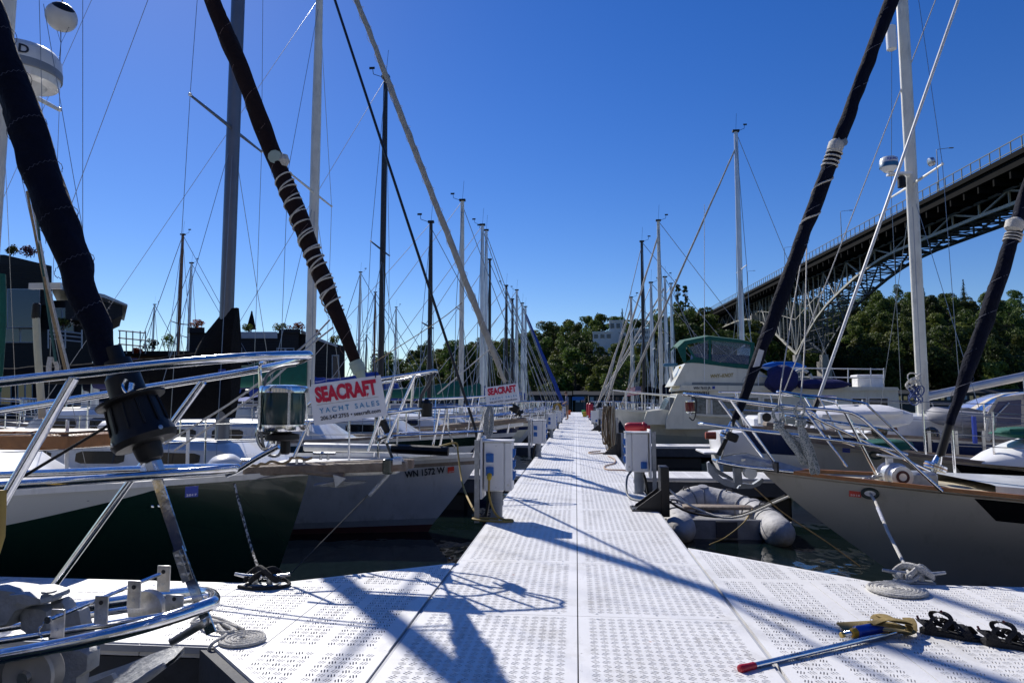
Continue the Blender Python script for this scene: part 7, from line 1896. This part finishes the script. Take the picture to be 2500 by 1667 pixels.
# ================================================================ boats farther along the dock
hullcols = {'white': white, 'navy': navyhull, 'green': greenhull, 'cream': cream, 'grey': greyhull, 'red': M('maroon_hull',(0.10,0.015,0.02),.25,0,.1,2,coat=.4)}
mcols = {'a': alum, 'k': mastblack, 'w': mastwhite, 'd': mastwood, 'g': mastgrey}
def far_boat(side, Y, top, hull, mc, cover, label, bow=1.15, L=8.6, stay=None, lean=0.0, cab=True, wins=3, r=0.075, baseY=None, spr=True, canvas=None):
    dr = 1 if side < 0 else -1
    tpt = PY(top[0], top[1], Y); H = tpt.z-WL
    bx = side*bow
    wr = max(0.004, Y*0.00042)
    bt = Boat('sailboat', label, 'sailboat', bx, Y, dr, L, 2.5, (1.08,0.92,0.95), 0.9, wr=wr, ent=.6)
    band = navyhull if hull in ('white','cream','grey') else white
    bt.hull([hullcols[hull], band, redpaint], [0,.2,.36,.55,.75,.86,.93,1.0], nst=18, mf=lambda i,u: 2 if i < 1 else (1 if i == 5 else 0))
    bt.deck(deckwhite, nst=12); bt.toerail(oldteak if hull != 'white' else white, .05)
    if cab: bt.cabin(2.5, 6.6, .42, white, wins=wins)
    J = max(2.0, bt.lx(tpt))
    bt.mast(J, H, mcols[mc], r, spread=[(H*.55,.8)] if spr else (), wr=wr, back=True, gear=True)
    tack = bt.pt(-.05,0,1.12)
    if stay is None: b = MB(); b.tube([tack, bt.mtop-V((0,0,.15))], wr*1.3, 5); b.build('forestay', wire, bt.t)
    else:
        bt.stay(tack+V((0,0,.25)), bt.mtop-V((0,0,.6)), stay[1], stay[0], n=18, wob=.1); drum(bt.t, tack+V((0,0,.2)), bt.mtop-tack, .07, .06, blackplastic, None)
    if cover: bt.boom(J, 1.95, 3.4, mcols[mc], cover, .15)
    bt.pulpit(1.2, .62, .013, .3, .5); bt.stanchions(1.6, 8.0, 4, .6, r=.013)
    if canvas is not None:
        b = MB(); rows = []
        for i in range(6):
            t = i/5; c = bt.pt(5.0+t*1.6, 0, 1.4); rows.append([c+V((0,q*.95,.75*(1-.25*abs(q)**3)*(0.55+.45*math.sin(math.pi*min(1,t*1.2+.1)))) ) for q in (-1,-.7,-.3,.3,.7,1)])
        b.grid(rows); b.build('dodger', canvas, bt.t)
    return bt
fbs = []
fbs.append(far_boat(-1, 16.2, (886,180), 'navy', 'k', bluecloth, 'navy hulled sailboat with black mast, next after the tan-sailed boat', 1.35, stay=None, canvas=bluecloth))
far_boat(-1, 20.3, (990,512), 'cream', 'k', None, 'cream sailboat with slim black mast left of the tall white mast', 1.3, r=.07, canvas=creamcloth)
far_boat(-1, 23.7, (1062,462), 'white', 'w', greencloth, 'white sailboat with tall pale mast carrying a wind vane', 1.25, r=.085)
far_boat(-1, 27.8, (1108,518), 'white', 'a', greencloth, 'white sailboat, left of the pair of close grey masts, green sail cover', 1.2, r=.09)
far_boat(-1, 31.2, (1117,530), 'green', 'a', bluecloth, 'dark green sailboat, right of the pair of close grey masts', 1.2, r=.085)
far_boat(-1, 35.0, (1125,597), 'white', 'k', bluecloth, 'white sailboat with black mast right of the paired grey masts', 1.2, r=.08)
far_boat(-1, 38.6, (1163,657), 'grey', 'k', None, 'grey sailboat with the left of two short black masts', 1.2, r=.085)
far_boat(-1, 42.4, (1177,688), 'white', 'k', bluecloth, 'white sailboat with the right of two short black masts', 1.2, r=.09)
far_boat(-1, 46.2, (1187,667), 'white', 'a', bluecloth, 'white sailboat with the left of three far grey masts on the left row', 1.2, r=.1)
far_boat(-1, 50.0, (1200,697), 'navy', 'a', bluecloth, 'navy sailboat with the middle of three far grey masts on the left row', 1.2, r=.1)
far_boat(-1, 54.5, (1207,705), 'white', 'a', bluecloth, 'white sailboat with bright blue furled headsail near the dock end', 1.0, stay=(bluecloth,.17), r=.11)
far_boat(1, 26.6, (1690,303), 'white', 'a', blueviolet, 'white sailboat behind the cruiser with the tallest plain grey mast', 1.7, stay=(tancloth,.05), r=.1, canvas=bluecloth)
far_boat(1, 30.2, (1512,508), 'grey', 'w', navycloth, 'pale grey sailboat with white leaning mast and vane on the right row', 1.3, stay=(creamcloth,.06), r=.085)
far_boat(1, 33.6, (1465,556), 'navy', 'k', blackcloth, 'sailboat with black mast and black sail cover on the right row', 1.3, r=.085)
far_boat(1, 37.0, (1495,650), 'white', 'a', navycloth, 'white sailboat with short grey mast just right of the black mast', 1.3, r=.09)
far_boat(1, 40.6, (1437,684), 'cream', 'w', None, 'cream sailboat with pale mast nearest the dock end on the right', 1.3, stay=(creamcloth,.08), r=.09)
far_boat(1, 44.2, (1527,637), 'white', 'a', bluecloth, 'white sailboat with the left of two straight grey masts, right row', 1.3, stay=(creamcloth,.08), r=.11)
far_boat(1, 48.0, (1541,652), 'grey', 'a', navycloth, 'grey sailboat with the right of two straight grey masts, right row', 1.3, r=.1)
# boats in the next row over, seen between the rigging at left
def off_boat(X, Y, topx, topy, mc, hull, cover, label):
    p = PY(topx, topy, Y); dr = -1
    bt = Boat('sailboat', label, 'sailboat', p.x-3.0, Y, -1, 8.6, 2.5, (1.05,.9,.92), .8, wr=Y*.00042)
    bt.hull([hullcols[hull], navyhull, redpaint], [0,.2,.36,.6,.86,.93,1.0], nst=14, mf=lambda i,u: 2 if i < 1 else (1 if i == 4 else 0)); bt.deck(deckwhite, nst=10)
    bt.cabin(2.4,6.4,.42,white); bt.mast(3.0, p.z-WL, mcols[mc], .09, spread=[((p.z-WL)*.55,.8)], wr=Y*.00042)
    bt.boom(3.0, 1.9, 3.2, mcols[mc], cover, .15); bt.pulpit(1.2,.6,.014,.3,.5)
    b = MB(); b.tube([bt.pt(0,0,1.1), bt.mtop], Y*.0005, 5); b.build('forestay', wire, bt.t)
for a in ((0,33,420,540,'d','white',bluecloth,'sailboat with brown wooden mast in the row beyond, left of the dark grey mast'),
          (0,38,440,605,'a','navy',navycloth,'sailboat with thin leaning grey mast beside the brown wooden mast'),
          (0,55,355,700,'a','white',bluecloth,'far sailboat whose small mast shows left of the brown mast'),
          (0,46,828,626,'a','white',bluecloth,'far sailboat with pale mast just left of the black mast'),
          (0,52,862,672,'d','cream',creamcloth,'far sailboat with thin brown mast against the black mast'),
          (0,60,910,706,'a','white',bluecloth,'far sailboat with pale mast right of the black mast'),
          (0,70,842,770,'k','white',None,'tiny far sailboat with dark mast by the house corner')): off_boat(*a)
for k, (X, Y, hc, cv, cab_, lb) in enumerate(((-9.6,14.5,'white',blueviolet,'w','white sailboat with indigo sail cover in the next row, left'),(-12.5,18.0,'navy',navycloth,'a','navy sailboat in the next row behind the chrome bow rail'),(-14.0,21.5,'white',bluecloth,'a','white sailboat in the next row in front of the dark houses'),(-16.5,25.0,'cream',blueviolet,'w','cream sailboat in the next row below the dark house windows'),(-9.5,24.5,'white',bluecloth,'a','white sailboat in the next row right of the dark grey mast foot'),(-11,29,'grey',navycloth,'a','grey sailboat in the next row below the dark boxy house'))):
    bt = Boat('sailboat', lb, 'sailboat', X-4.6, Y, -1, 9.0, 2.7, (1.2,1.0,1.0), .9, wr=.007)
    bt.hull([hullcols[hc], navyhull, redpaint], [0,.2,.36,.6,.86,.93,1.0], nst=16, mf=lambda i,u: 2 if i < 1 else (1 if i == 4 else 0)); bt.deck(deckwhite, nst=10); bt.toerail(oldteak)
    bt.cabin(2.2,6.8,.55,white,wins=4); bt.boom(3.4,2.15,4.4,alum,cv,.2); bt.stanchions(1.2,8.6,5,.62); bt.pulpit(1.2,.62,.014,.3,.5)
    b = MB(); b.tube([bt.pt(3.4,0,1.2), bt.pt(3.4,0,2.6)], .09, 10); b.build('mast_stub', alum, bt.t)
# ================================================================ floating homes on the left
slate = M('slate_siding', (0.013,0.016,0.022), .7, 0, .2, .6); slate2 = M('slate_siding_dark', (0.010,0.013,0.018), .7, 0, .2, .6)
def siding(m, pitch=.16):
    """lapped boards too far off to build: relief and shade lines by height"""
    n = m.node_tree.nodes; l = m.node_tree.links; b = n['Principled BSDF']; g = n.new('ShaderNodeNewGeometry'); sp = n.new('ShaderNodeSeparateXYZ'); l.new(g.outputs['Position'], sp.inputs[0])
    d = n.new('ShaderNodeMath'); d.operation = 'DIVIDE'; d.inputs[1].default_value = pitch; l.new(sp.outputs[2], d.inputs[0]); f = n.new('ShaderNodeMath'); f.operation = 'FRACT'; l.new(d.outputs[0], f.inputs[0])
    bp = n.new('ShaderNodeBump'); bp.inputs['Strength'].default_value = 1.0; bp.inputs['Distance'].default_value = .05; l.new(f.outputs[0], bp.inputs['Height']); l.new(bp.outputs[0], b.inputs['Normal'])
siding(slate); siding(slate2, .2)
zinc = M('metal_roof', (0.42,0.44,0.46), .4, .4, .12, 1)
trim = M('window_trim', (0.36,0.40,0.42), .5)
pglass = M('house_glass', (0.010,0.016,0.035), .03, 0, .1, .5, spec=1.0)
def hp_(name, pts, Y, dep, mat, parent): 
    P_ = [PY(x,z,Y) for x,z in pts]; b = MB(); rx = max(P_, key=lambda q: q.x); b.prism(P_, (rx.x/rx.y*dep*1.04,dep,0)); return b.build(name, mat, parent, smooth=False)
def hwin(x0,y0,x1,y1,Y,parent,mull=0):
    f = hp_('window', [(x0,y1),(x0,y0),(x1,y0),(x1,y1)], Y-.06, .1, trim, parent)
    n = mull+1; e = 2.2
    for k in range(n):
        a = x0+(x1-x0)*k/n+e; c = x0+(x1-x0)*(k+1)/n-e
        hp_('pane', [(a,y1-e),(a,y0+e),(c,y0+e),(c,y1-e)], Y-.075, .03, pglass, f)
H1 = thing('floating_home', 'dark two-storey floating home with big window behind the navy sail, far left', 'house', PY(100,900,28)); YH = 28.0
hp_('upper_wall', [(-150,585),(10,585),(119,611),(119,700),(-150,700)], YH, 5, slate, H1)
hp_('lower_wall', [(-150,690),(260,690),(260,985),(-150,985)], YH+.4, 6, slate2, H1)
hp_('bay_wall', [(150,690),(281,700),(281,724),(258,735),(150,735)], YH-.4, 4, slate, H1)
rf = hp_('roof', [(115,650),(240,676),(293,699),(293,703),(240,684),(115,660)], YH-.8, 5, zinc, H1)
for k in range(6):
    hp_('roof_seam', [(150+k*24,661+k*6),(151.5+k*24,658.5+k*6),(153+k*24,662+k*6)], YH-.82, 4.6, zinc, rf)
for k in range(16): # clapboards
    hp_('clapboard', [(-150,596+k*5.6),(119,616+k*5.4),(119,617.2+k*5.4),(-150,597.2+k*5.6)], YH-.03, .03, slate, H1) if k < 15 else None
hwin(16,663,92,752,YH,H1); hwin(11,753,82,787,YH+.38,H1,1); hwin(40,846,75,925,YH+.38,H1,1); hwin(0,850,26,930,YH+.38,H1); hwin(115,707,170,762,YH+.38,H1,1)
bl = MB()
for k, yy in enumerate((758,767,777)):
    q = MB(); q.tube([PY(110,yy,YH-.9), PY(188,yy+8,YH-.9)], .03, 5); q.build('balcony_rail', trim, H1)
for xx in (111,150,188):
    q = MB(); q.tube([PY(xx,757,YH-.9), PY(xx,800,YH-.9)], .03, 5); q.build('balcony_post', trim, H1)
for k, yy in enumerate((759,776,790)):
    q = MB(); q.tube([PY(272,yy,YH+4), PY(335,yy+6,YH+4)], .035, 5); q.build('deck_rail', trim, H1)
for xx in (275,290,305,322,334):
    q = MB(); q.tube([PY(xx,760,YH+4), PY(xx,812,YH+4)], .03, 5); q.build('deck_post', trim, H1)
H3 = thing('floating_home', 'low brown floating home with roof garden between the navy sail and brown mast', 'house', PY(350,900,34))
hp_('wall', [(230,815),(430,815),(430,960),(230,960)], 34, 5, M('brown_siding',(0.10,0.05,0.025),.7,0,.2,.7), H3); hp_('roof_edge', [(225,806),(440,806),(440,817),(225,817)], 33.8, 5.4, slate, H3)
hwin(300,840,330,880,34,H3,1); hwin(360,840,395,880,34,H3,1)
H2 = thing('floating_home', 'dark boxy floating home with roof plants behind the maroon sail', 'house', PY(620,900,38)); Y2 = 38.0
hp_('wall', [(430,764),(686,764),(686,955),(430,955)], Y2, 7, slate, H2)
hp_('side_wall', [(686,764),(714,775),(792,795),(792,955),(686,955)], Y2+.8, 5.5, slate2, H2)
hp_('roof_strip', [(548,762),(637,762),(637,777),(548,777)], Y2-.15, 3, zinc, H2)
hp_('roof', [(690,762),(720,778),(775,797),(775,793),(722,772),(692,757)], Y2+.5, 5, zinc, H2)
hwin(762,815,779,868,Y2+.8,H2); hwin(635,799,676,830,Y2,H2,1); hwin(712,805,720,838,Y2+.8,H2); hwin(540,798,556,830,Y2,H2); hwin(450,800,480,840,Y2,H2,1)
hp_('planter_box', [(640,756),(690,756),(690,764),(640,764)], Y2-.2, 1, slate2, H2); hp_('planter_box', [(430,752),(470,752),(470,764),(430,764)], Y2-.2, 1, slate2, H2)
def shrub(x, ybase, w_, h, Y, mats, label, seed, name='shrub'):
    rg = random.Random(seed); c = PY(x, ybase, Y); t = thing(name, label, 'plant', c)
    sw = w_*2500/2352/FPX*Y/2; sh = h*2500/2352/FPX*Y
    b = MB()
    for k in range(4): b.tube([c+V((rg.uniform(-.5,.5)*sw,0,0)), c+V((rg.uniform(-.8,.8)*sw,rg.uniform(-.2,.2)*sw,sh*.6))], .02, 4)
    b.build('stem', bark, t)
    b = MB(); lobes = [((c.x+rg.uniform(-.7,.7)*sw, c.y+rg.uniform(-.4,.4)*sw, c.z+sh*rg.uniform(.3,.75)), sw*.42) for _ in range(7)]
    leafcloud(b, lobes, 420, max(.05,sw*.10), rg, squash=min(1.0,sh/sw/1.2)); b.build('foliage', mats, t, smooth=False); return t
grn = leafs[2]; purp = leafmat('purple_foliage',(0.10,0.035,0.05)); redl = leafmat('red_foliage',(0.20,0.05,0.015)); yel = leafmat('yellow_green_foliage',(0.14,0.15,0.02))
shrub(28,588,36,30,YH+.5,yel,'yellow-green shrub in the far left rooftop planter',1)
shrub(68,592,50,34,YH+.5,purp,'purple grassy shrub in the far left rooftop planter',2)
shrub(143,765,40,42,YH-.5,grn,'leafy green shrub on the far left house balcony',3)
shrub(345,812,36,40,34,coniferm,'small dark conifer shrub in the low brown house roof garden',4)
shrub(312,812,26,16,33.6,redl,'red flowers in the low brown house roof garden',5)
shrub(385,812,40,55,34.5,leafs[0],'pale airy tree in the low brown house roof garden',6,'roof_tree')
shrub(455,756,44,22,Y2+.2,redl,'reddish rooftop shrub left of the dark sail cover',7)
shrub(572,764,34,20,Y2+1,grn,'small bonsai-like rooftop shrub beside the closed parasol',8)
shrub(645,764,40,24,Y2+.4,grn,'round green rooftop shrub left of the tall white mast',9)
shrub(678,764,40,24,Y2+.2,redl,'orange and red rooftop plants beside the tall white mast',10)
shrub(728,776,30,22,Y2+1,redl,'dark red rooftop plant right of the tall white mast',11)
shrub(770,792,28,24,Y2+1,yel,'pale green rooftop plant at the dark house corner',12)
um = thing('parasol', 'closed dark parasol standing on the dark house roof', 'parasol', PY(577,762,Y2+2))
b = MB(); b.lathe([(.02,-.1),(.02,.2)],8,c=PY(577,762,Y2+2)); b.build('pole', steel, um)
b = MB(); c = PY(577,756,Y2+2); b.lathe([(.30,.0),(.22,.3),(.13,.7),(.07,.95),(.05,1.0),(.07,1.03),(.01,1.15)], 10, c=c); b.build('canopy', blackcloth, um)
# radar reflector ball on a halyard
rr_ = thing('radar_reflector', 'black and white round radar reflector hanging at upper left', 'radar reflector', PY(141,40,5.5))
b = MB(); c = PY(141,40,5.5); q_ = Matrix.Rotation(R(35),3,'Y') @ Matrix.Rotation(R(25),3,'X'); rows = []
for i in range(13):
    ph = math.pi*i/12; rows.append([c+q_ @ V((.128*math.sin(ph)*math.cos(a), .128*math.sin(ph)*math.sin(a), .128*math.cos(ph))) for a in [2*math.pi*k/24 for k in range(25)]])
b.grid(rows, mf=lambda i,j: 1 if (i < 3 or (j//6) % 2 == 0 and i > 8) else 0); b.build('ball', [M('reflector_white',(.55,.55,.54),.4), blackplastic], rr_)
b = MB(); b.tube([c+V((0,0,.12)), PY(150,-60,5.5)], .003, 4); b.tube([c+V((0,0,-.12)), PY(140,100,5.5), PY(136,140,5.5)], .004, 4); b.tube([c+V((-.1,0,.05)), PY(140,100,5.5)], .002, 4); b.tube([c+V((.1,0,-.05)), PY(140,100,5.5)], .002, 4); b.build('cord', darkwire, rr_)
# loose rigging seen left (belongs to the green boat's rig)
for i, (p_, q_) in enumerate((((190,0),(190,640)),((340,0),(160,480)),((62,430),(140,850)),((90,0),(105,560)),((100,10),(230,760)))):
    b = MB(); b.tube([PY(*p_,5.0+.1*i), PY(*q_,5.0+.1*i)], .0032, 4); b.build('running_rigging', wire, B.t)
for i, (x0_,y0_,x1_,y1_) in enumerate(((62,440,150,850),(75,470,158,850),(80,440,128,830))):
    b = MB(); b.tube(cr([PY(x0_,y0_,5.1), PY((x0_+x1_)/2-4,(y0_+y1_)/2,5.1), PY(x1_,y1_,5.1)],5), .010, 6); b.build('halyard_bundle', [tanrope,whiterope,M('green_fleck_rope',(0.03,0.10,0.09),.85)][i], B.t)
b = MB(); b.tube([PY(82,708,5.2), PY(86,800,5.2), PY(97,960,5.2)], .028, 10); b.build('boom_crutch', M('pale_yellow_paint',(0.52,0.50,0.36),.5), B.t)
b = MB(); b.lathe([(.03,0),(.034,.02),(.03,.12),(.02,.13)], 10, c=PY(82,732,5.2)); b.build('crutch_cap', blackplastic, B.t)
b = MB(); b.box(PY(105,657,5.2), (.28,.03,.05)); b.build('steaming_bracket', alum, B.t, smooth=False)
b = MB()
for k in range(5): b.tube(cr([PY(112+k*2,820,5.15),PY(108+k*2,850,5.13),PY(118+k*2,870,5.13),PY(128+k*1.5,845,5.15),PY(118+k*2,822,5.15)],4), .008, 5)
b.build('hung_rope', whiterope, B.t)

# ================================================================ floating homes and boathouses at the far end
fh = [(1321,1346,897,932,92,'small grey boathouse with pitched roof at the far end of the dock',(0.06,0.065,0.06)),(1215,1310,898,925,105,'long low dark boathouse beyond the dock end, left',(0.05,0.045,0.035)),(1100,1200,893,925,112,'long tan boathouse beyond the left masts',(0.16,0.11,0.05)),(960,1080,895,925,120,'dark low boathouse at the foot of the left hill',(0.05,0.05,0.045)),(1352,1470,898,926,108,'low dark floating home right of the dock end',(0.05,0.05,0.05)),(1480,1600,893,925,118,'dark floating home behind the right masts',(0.06,0.055,0.05)),(1850,2000,892,925,130,'dark low floating home below the bridge pier',(0.04,0.04,0.045)),(2030,2200,895,925,125,'dark low floating home at the foot of the right wood',(0.045,0.045,0.04)),(2210,2420,893,925,128,'dark floating home at the far right shore',(0.05,0.05,0.05)),(1640,1800,893,925,126,'dark low floating home behind the cream cruiser',(0.05,0.05,0.05))]
for i, (x0,x1,yt,yb,Y,lb,cl) in enumerate(fh):
    Y += 48
    t = thing('boathouse', lb, 'boathouse', PY((x0+x1)/2,yb,Y)); m = M('boathouse_wall_%d' % i, cl, .8, 0, .2, .5)
    a, c = PY(x0,yt+10,Y), PY(x1,yt+10,Y)
    b = MB(); b.box(((a.x+c.x)/2, Y+4, (a.z+WL)/2), (c.x-a.x, 8, a.z-WL)); b.build('wall', m, t, smooth=False)
    zr = PY(x0,yt,Y).z; b = MB(); b.prism([(a.x-.4,Y-.4,a.z),(a.x-.4,Y+4,zr),(a.x-.4,Y+8.4,a.z),(a.x-.4,Y+4,zr-.15)], (c.x-a.x+.8,0,0)); b.prism([(a.x-.4,Y-.45,a.z-.12),(a.x-.4,Y-.4,a.z+.1),(a.x-.4,Y-.3,a.z-.12)], (c.x-a.x+.8,0,0)); b.build('roof', M('dark_roof',(0.045,0.047,0.05),.95,0,.2,.6,spec=.05), t, smooth=False)
    n = max(2, int((x1-x0)/14))
    for k in range(n):
        xx = x0+(x1-x0)*(k+.5)/n; p = PY(xx, (yt+yb)/2+4, Y-.03); b = MB(); b.box(p, (.8,.1,.9)); b.build('window', trim if k % 5 == 0 else pglass, t, smooth=False)
bs = thing('banner', 'blue banner on the boathouse at the far end of the dock', 'banner', PY(1328,919,138))
b = MB(); p0, p1 = PY(1314,919,138), PY(1342,911,138); b.box((p0+p1)/2, (p1.x-p0.x,.06,p1.z-p0.z)); b.build('cloth', M('banner_blue',(0.03,0.16,0.45),.6), bs, smooth=False)
b = MB()
for x in (p0.x+.05,p1.x-.05): b.box((x,138.05,(p0.z+WL)/2), (.06,.06,p0.z-WL+.6))
b.build('post', trim, bs, smooth=False)
# orange and green bins at the dock end
def bin_(x,y,m,label):
    t = thing('dock_bin', label, 'bin', (x,y,0)); b = MB(); b.box((x,y,.17), (.32,.32,.34), bev=.04); b.build('body', m, t); b = MB(); b.box((x,y,.36), (.35,.35,.05), bev=.02); b.build('lid', m, t)
bin_(-.62, 60, orange, 'orange dock box far along the left edge'); bin_(.68, 62, M('bin_green',(0.02,0.35,0.05),.5), 'bright green dock box far along the right edge')
bin_(.66, 52, M('bin_yellow',(0.6,0.4,0.03),.5), 'small yellow box at the far right dock edge')

# ================================================================ flags
def flag(c, ex, w_, h, label, us=True, pole=1.0):
    t = thing('flag', label, 'flag', c); ex = V(ex).normalized(); c = V(c)
    cols = [M('flag_red',(0.45,0.015,0.03),.8), M('flag_white',(.75,.75,.75),.8), M('flag_blue',(0.015,0.025,0.14),.8)]
    rows = []
    for i in range(14):
        row = []
        for j in range(15):
            u = j/14; v = i/13; wv = .05*w_*math.sin(u*7+v*1.2)
            row.append(c+ex*(w_*u)+V((0,wv,0))+V((0,0,h*(1-v)-.25*h*u+.03*h*math.sin(u*6))))
        rows.append(row)
    b = MB(); b.grid(rows, mf=lambda i,j: 2 if (i < 7 and j < 6) else (0 if i % 2 == 0 else 1)); b.build('cloth', cols, t)
    if us:
        st = MB()
        for r_ in range(5):
            for k in range(6):
                u = (k+.5)/6*.42; v = (r_+.5)/5*.52; p = c+ex*(w_*u)+V((0,.05*w_*math.sin(u*7+v*1.2)-.012,0))+V((0,0,h*(1-v)-.25*h*u+.03*h*math.sin(u*6))); s_ = w_*.016
                st.add([p+V((-s_,0,0)),p+V((0,0,-s_)),p+V((s_,0,0)),p+V((0,0,s_))],[[0,1,2,3]])
        tag(st.build('stars', cols[1], t, smooth=False), kind='stuff')
    b = MB(); b.tube([c+V((0,0,h*1.05)), c+V((.0,0,-pole))], .016, 6); b.build('staff', mastwood, t)
fp_ = PY(1474,905,31.5); flag(fp_, (-1,0,0), .68, .36, 'US flag flying from a staff on the right row of boats', True, .5)
fp_ = PY(1398,905,37.0); flag(fp_, (.3,1,-.9), .40, .30, 'small limp red and white flag near the dock end', False, .5)

# ================================================================ person standing on the dock
def person(o, label):
    t = thing('person', label, 'person', o); o = V(o)
    J = {'pel':(0,0,.93),'wst':(0,.0,1.08),'chs':(.0,.01,1.32),'nck':(-.02,.01,1.48),'hdb':(-.05,.01,1.56),'hdt':(-.07,.01,1.70),
         'lh':(-.0,.10,.90),'lk':(-.02,.11,.50),'la':(.03,.11,.09),'lt':(-.13,.12,.035),'rh':(0,-.10,.90),'rk':(.03,-.11,.50),'ra':(.06,-.11,.09),'rt':(-.10,-.12,.035),
         'ls':(.0,.19,1.40),'le':(-.02,.23,1.12),'lw':(-.20,.17,1.00),'lf':(-.28,.14,1.0),'rs':(.0,-.19,1.40),'re':(-.03,-.23,1.12),'rw':(-.22,-.15,1.02),'rf':(-.30,-.12,1.02)}
    E = [('pel','wst'),('wst','chs'),('chs','nck'),('nck','hdb'),('hdb','hdt'),('pel','lh'),('lh','lk'),('lk','la'),('la','lt'),('pel','rh'),('rh','rk'),('rk','ra'),('ra','rt'),('chs','ls'),('ls','le'),('le','lw'),('lw','lf'),('chs','rs'),('rs','re'),('re','rw'),('rw','rf')]
    Rr = {'pel':.15,'wst':.15,'chs':.165,'nck':.062,'hdb':.085,'hdt':.09,'lh':.10,'rh':.10,'lk':.062,'rk':.062,'la':.045,'ra':.045,'lt':.035,'rt':.035,'ls':.07,'rs':.07,'le':.048,'re':.048,'lw':.032,'rw':.032,'lf':.03,'rf':.03}
    ks = list(J); me = bpy.data.meshes.new('body'); me.from_pydata([J[k] for k in ks], [(ks.index(a),ks.index(b_)) for a,b_ in E], [])
    ob = bpy.data.objects.new('body', me); COL.objects.link(ob)
    md = ob.modifiers.new('s','SKIN'); sv = me.skin_vertices[0].data
    for i,k in enumerate(ks): sv[i].radius = (Rr[k]*(.78 if k in ('pel','wst','chs') else 1), Rr[k]); sv[i].use_root = (k == 'pel')
    ob.modifiers.new('u','SUBSURF').levels = 2
    dg = bpy.context.evaluated_depsgraph_get(); dg.update(); m2 = bpy.data.meshes.new_from_object(ob.evaluated_get(dg))
    bpy.data.objects.remove(ob)
    ms = [M('skin',(0.42,0.25,0.17),.6,0,.08), M('tee_blue_grey',(0.13,0.15,0.24),.85,0,.15,20), M('tan_shorts',(0.22,0.17,0.12),.85,0,.15,20), M('dark_shoes',(0.03,0.03,0.035),.6)]
    for m in ms: m2.materials.append(m)
    for p in m2.polygons:
        c = p.center; k = 0
        if c.z < .085: k = 3
        elif .56 < c.z < .95 and abs(c.x) < .2: k = 2
        elif .95 <= c.z < 1.46 and not (c.z < 1.16 and (abs(c.y) > .17 or c.x < -.16)): k = 1
        p.material_index = k; p.use_smooth = True
    bo = bpy.data.objects.new('body', m2); COL.objects.link(bo); bo.parent = t
    b = MB(); b.lathe([(.10,.0),(.108,.02),(.10,.07),(.07,.11),(.01,.125)], 14, c=o+V((-.055,.01,1.655))); b.box(o+V((-.17,.01,1.665)), (.11,.15,.015), bev=.005); b.build('cap', M('cap_brown',(0.10,0.05,0.035),.8), t)
person((-.56,42.9,0), 'person in blue-grey shirt, tan shorts and cap standing at the left dock edge')
# ================================================================ unseen sheds, quay and boats added behind the viewer to block sky light
yard = M('sky_block_siding', (0.10,0.115,0.125), .7, 0, .25, .4); yroof = M('sky_block_roof', (0.16,0.17,0.18), .6, .2, .2, .5)
def shed(x0, x1, y, d, h, label):
    t = thing('sky_block_shed', label, 'shed', ((x0+x1)/2, y-d/2, WL))
    b = MB(); b.box(((x0+x1)/2, y-d/2, (h+WL)/2), (x1-x0, d, h-WL)); b.build('wall', yard, t, smooth=False)
    b = MB(); b.prism([(x0-.5,y+.5,h),(x0-.5,y-d/2,h+2.2),(x0-.5,y-d-.5,h)], (x1-x0+1,0,0)); b.build('roof', yroof, t, smooth=False)
    n = int((x1-x0)/4)
    for k in range(n):
        c = V((x0+(k+.5)*(x1-x0)/n, y+.02, h*.5)); b = MB(); b.box(c, (2.2,.08,h*.55)); b.build('door', M('sky_block_door',(0.22,0.20,0.17),.7,0,.2,.5), t, smooth=False)
shed(-46, -15, -11, 12, 8.5, 'long grey boatyard shed on the shore, left of the gangway')
shed(-13, 14, -14, 14, 9.5, 'tall grey boatyard shed at the head of the dock')
shed(16, 48, -11, 12, 8.0, 'long grey boatyard shed on the shore, right of the gangway')
b = MB(); b.box((0,-26,-.6), (130,32,1.1)); tag(b.build('quay', M('quay_concrete',(0.22,0.21,0.2),.85,0,.2,.6), smooth=False), kind='structure')
for i, (sd_, Y, hc, cv, lb) in enumerate(((-1,-1.6,'navy',bluecloth,'navy sailboat moored just behind the viewer on the left'),(1,-1.2,'white',navycloth,'white sailboat moored just behind the viewer on the right'),(1,1.0,'green',greencloth,'dark green sailboat moored beside the viewer on the right'),(-1,-5.2,'white',bluecloth,'white sailboat moored at the head of the dock on the left'),(1,-4.8,'cream',bluecloth,'cream sailboat moored at the head of the dock on the right'))):
    bt = Boat('sailboat', lb, 'sailboat', sd_*(2.4 if Y > 0 else 1.5), Y, -sd_, 8.6, 1.9 if Y > 0 else 2.5, (1.08,.92,.95), .9, ent=.6)
    bt.hull([hullcols[hc], navyhull, redpaint], [0,.2,.36,.6,.86,.93,1.0], nst=16, mf=lambda i,u: 2 if i < 1 else (1 if i == 4 else 0)); bt.deck(deckwhite, nst=10); bt.cabin(2.5,6.5,.42,white)
    if Y < 0: bt.mast(3.6, 11.5, alum, .08, spread=[(6,.8)]); bt.boom(3.6,1.95,3.4,alum,cv,.15); bt.pulpit(1.2,.62,.013,.3,.5)
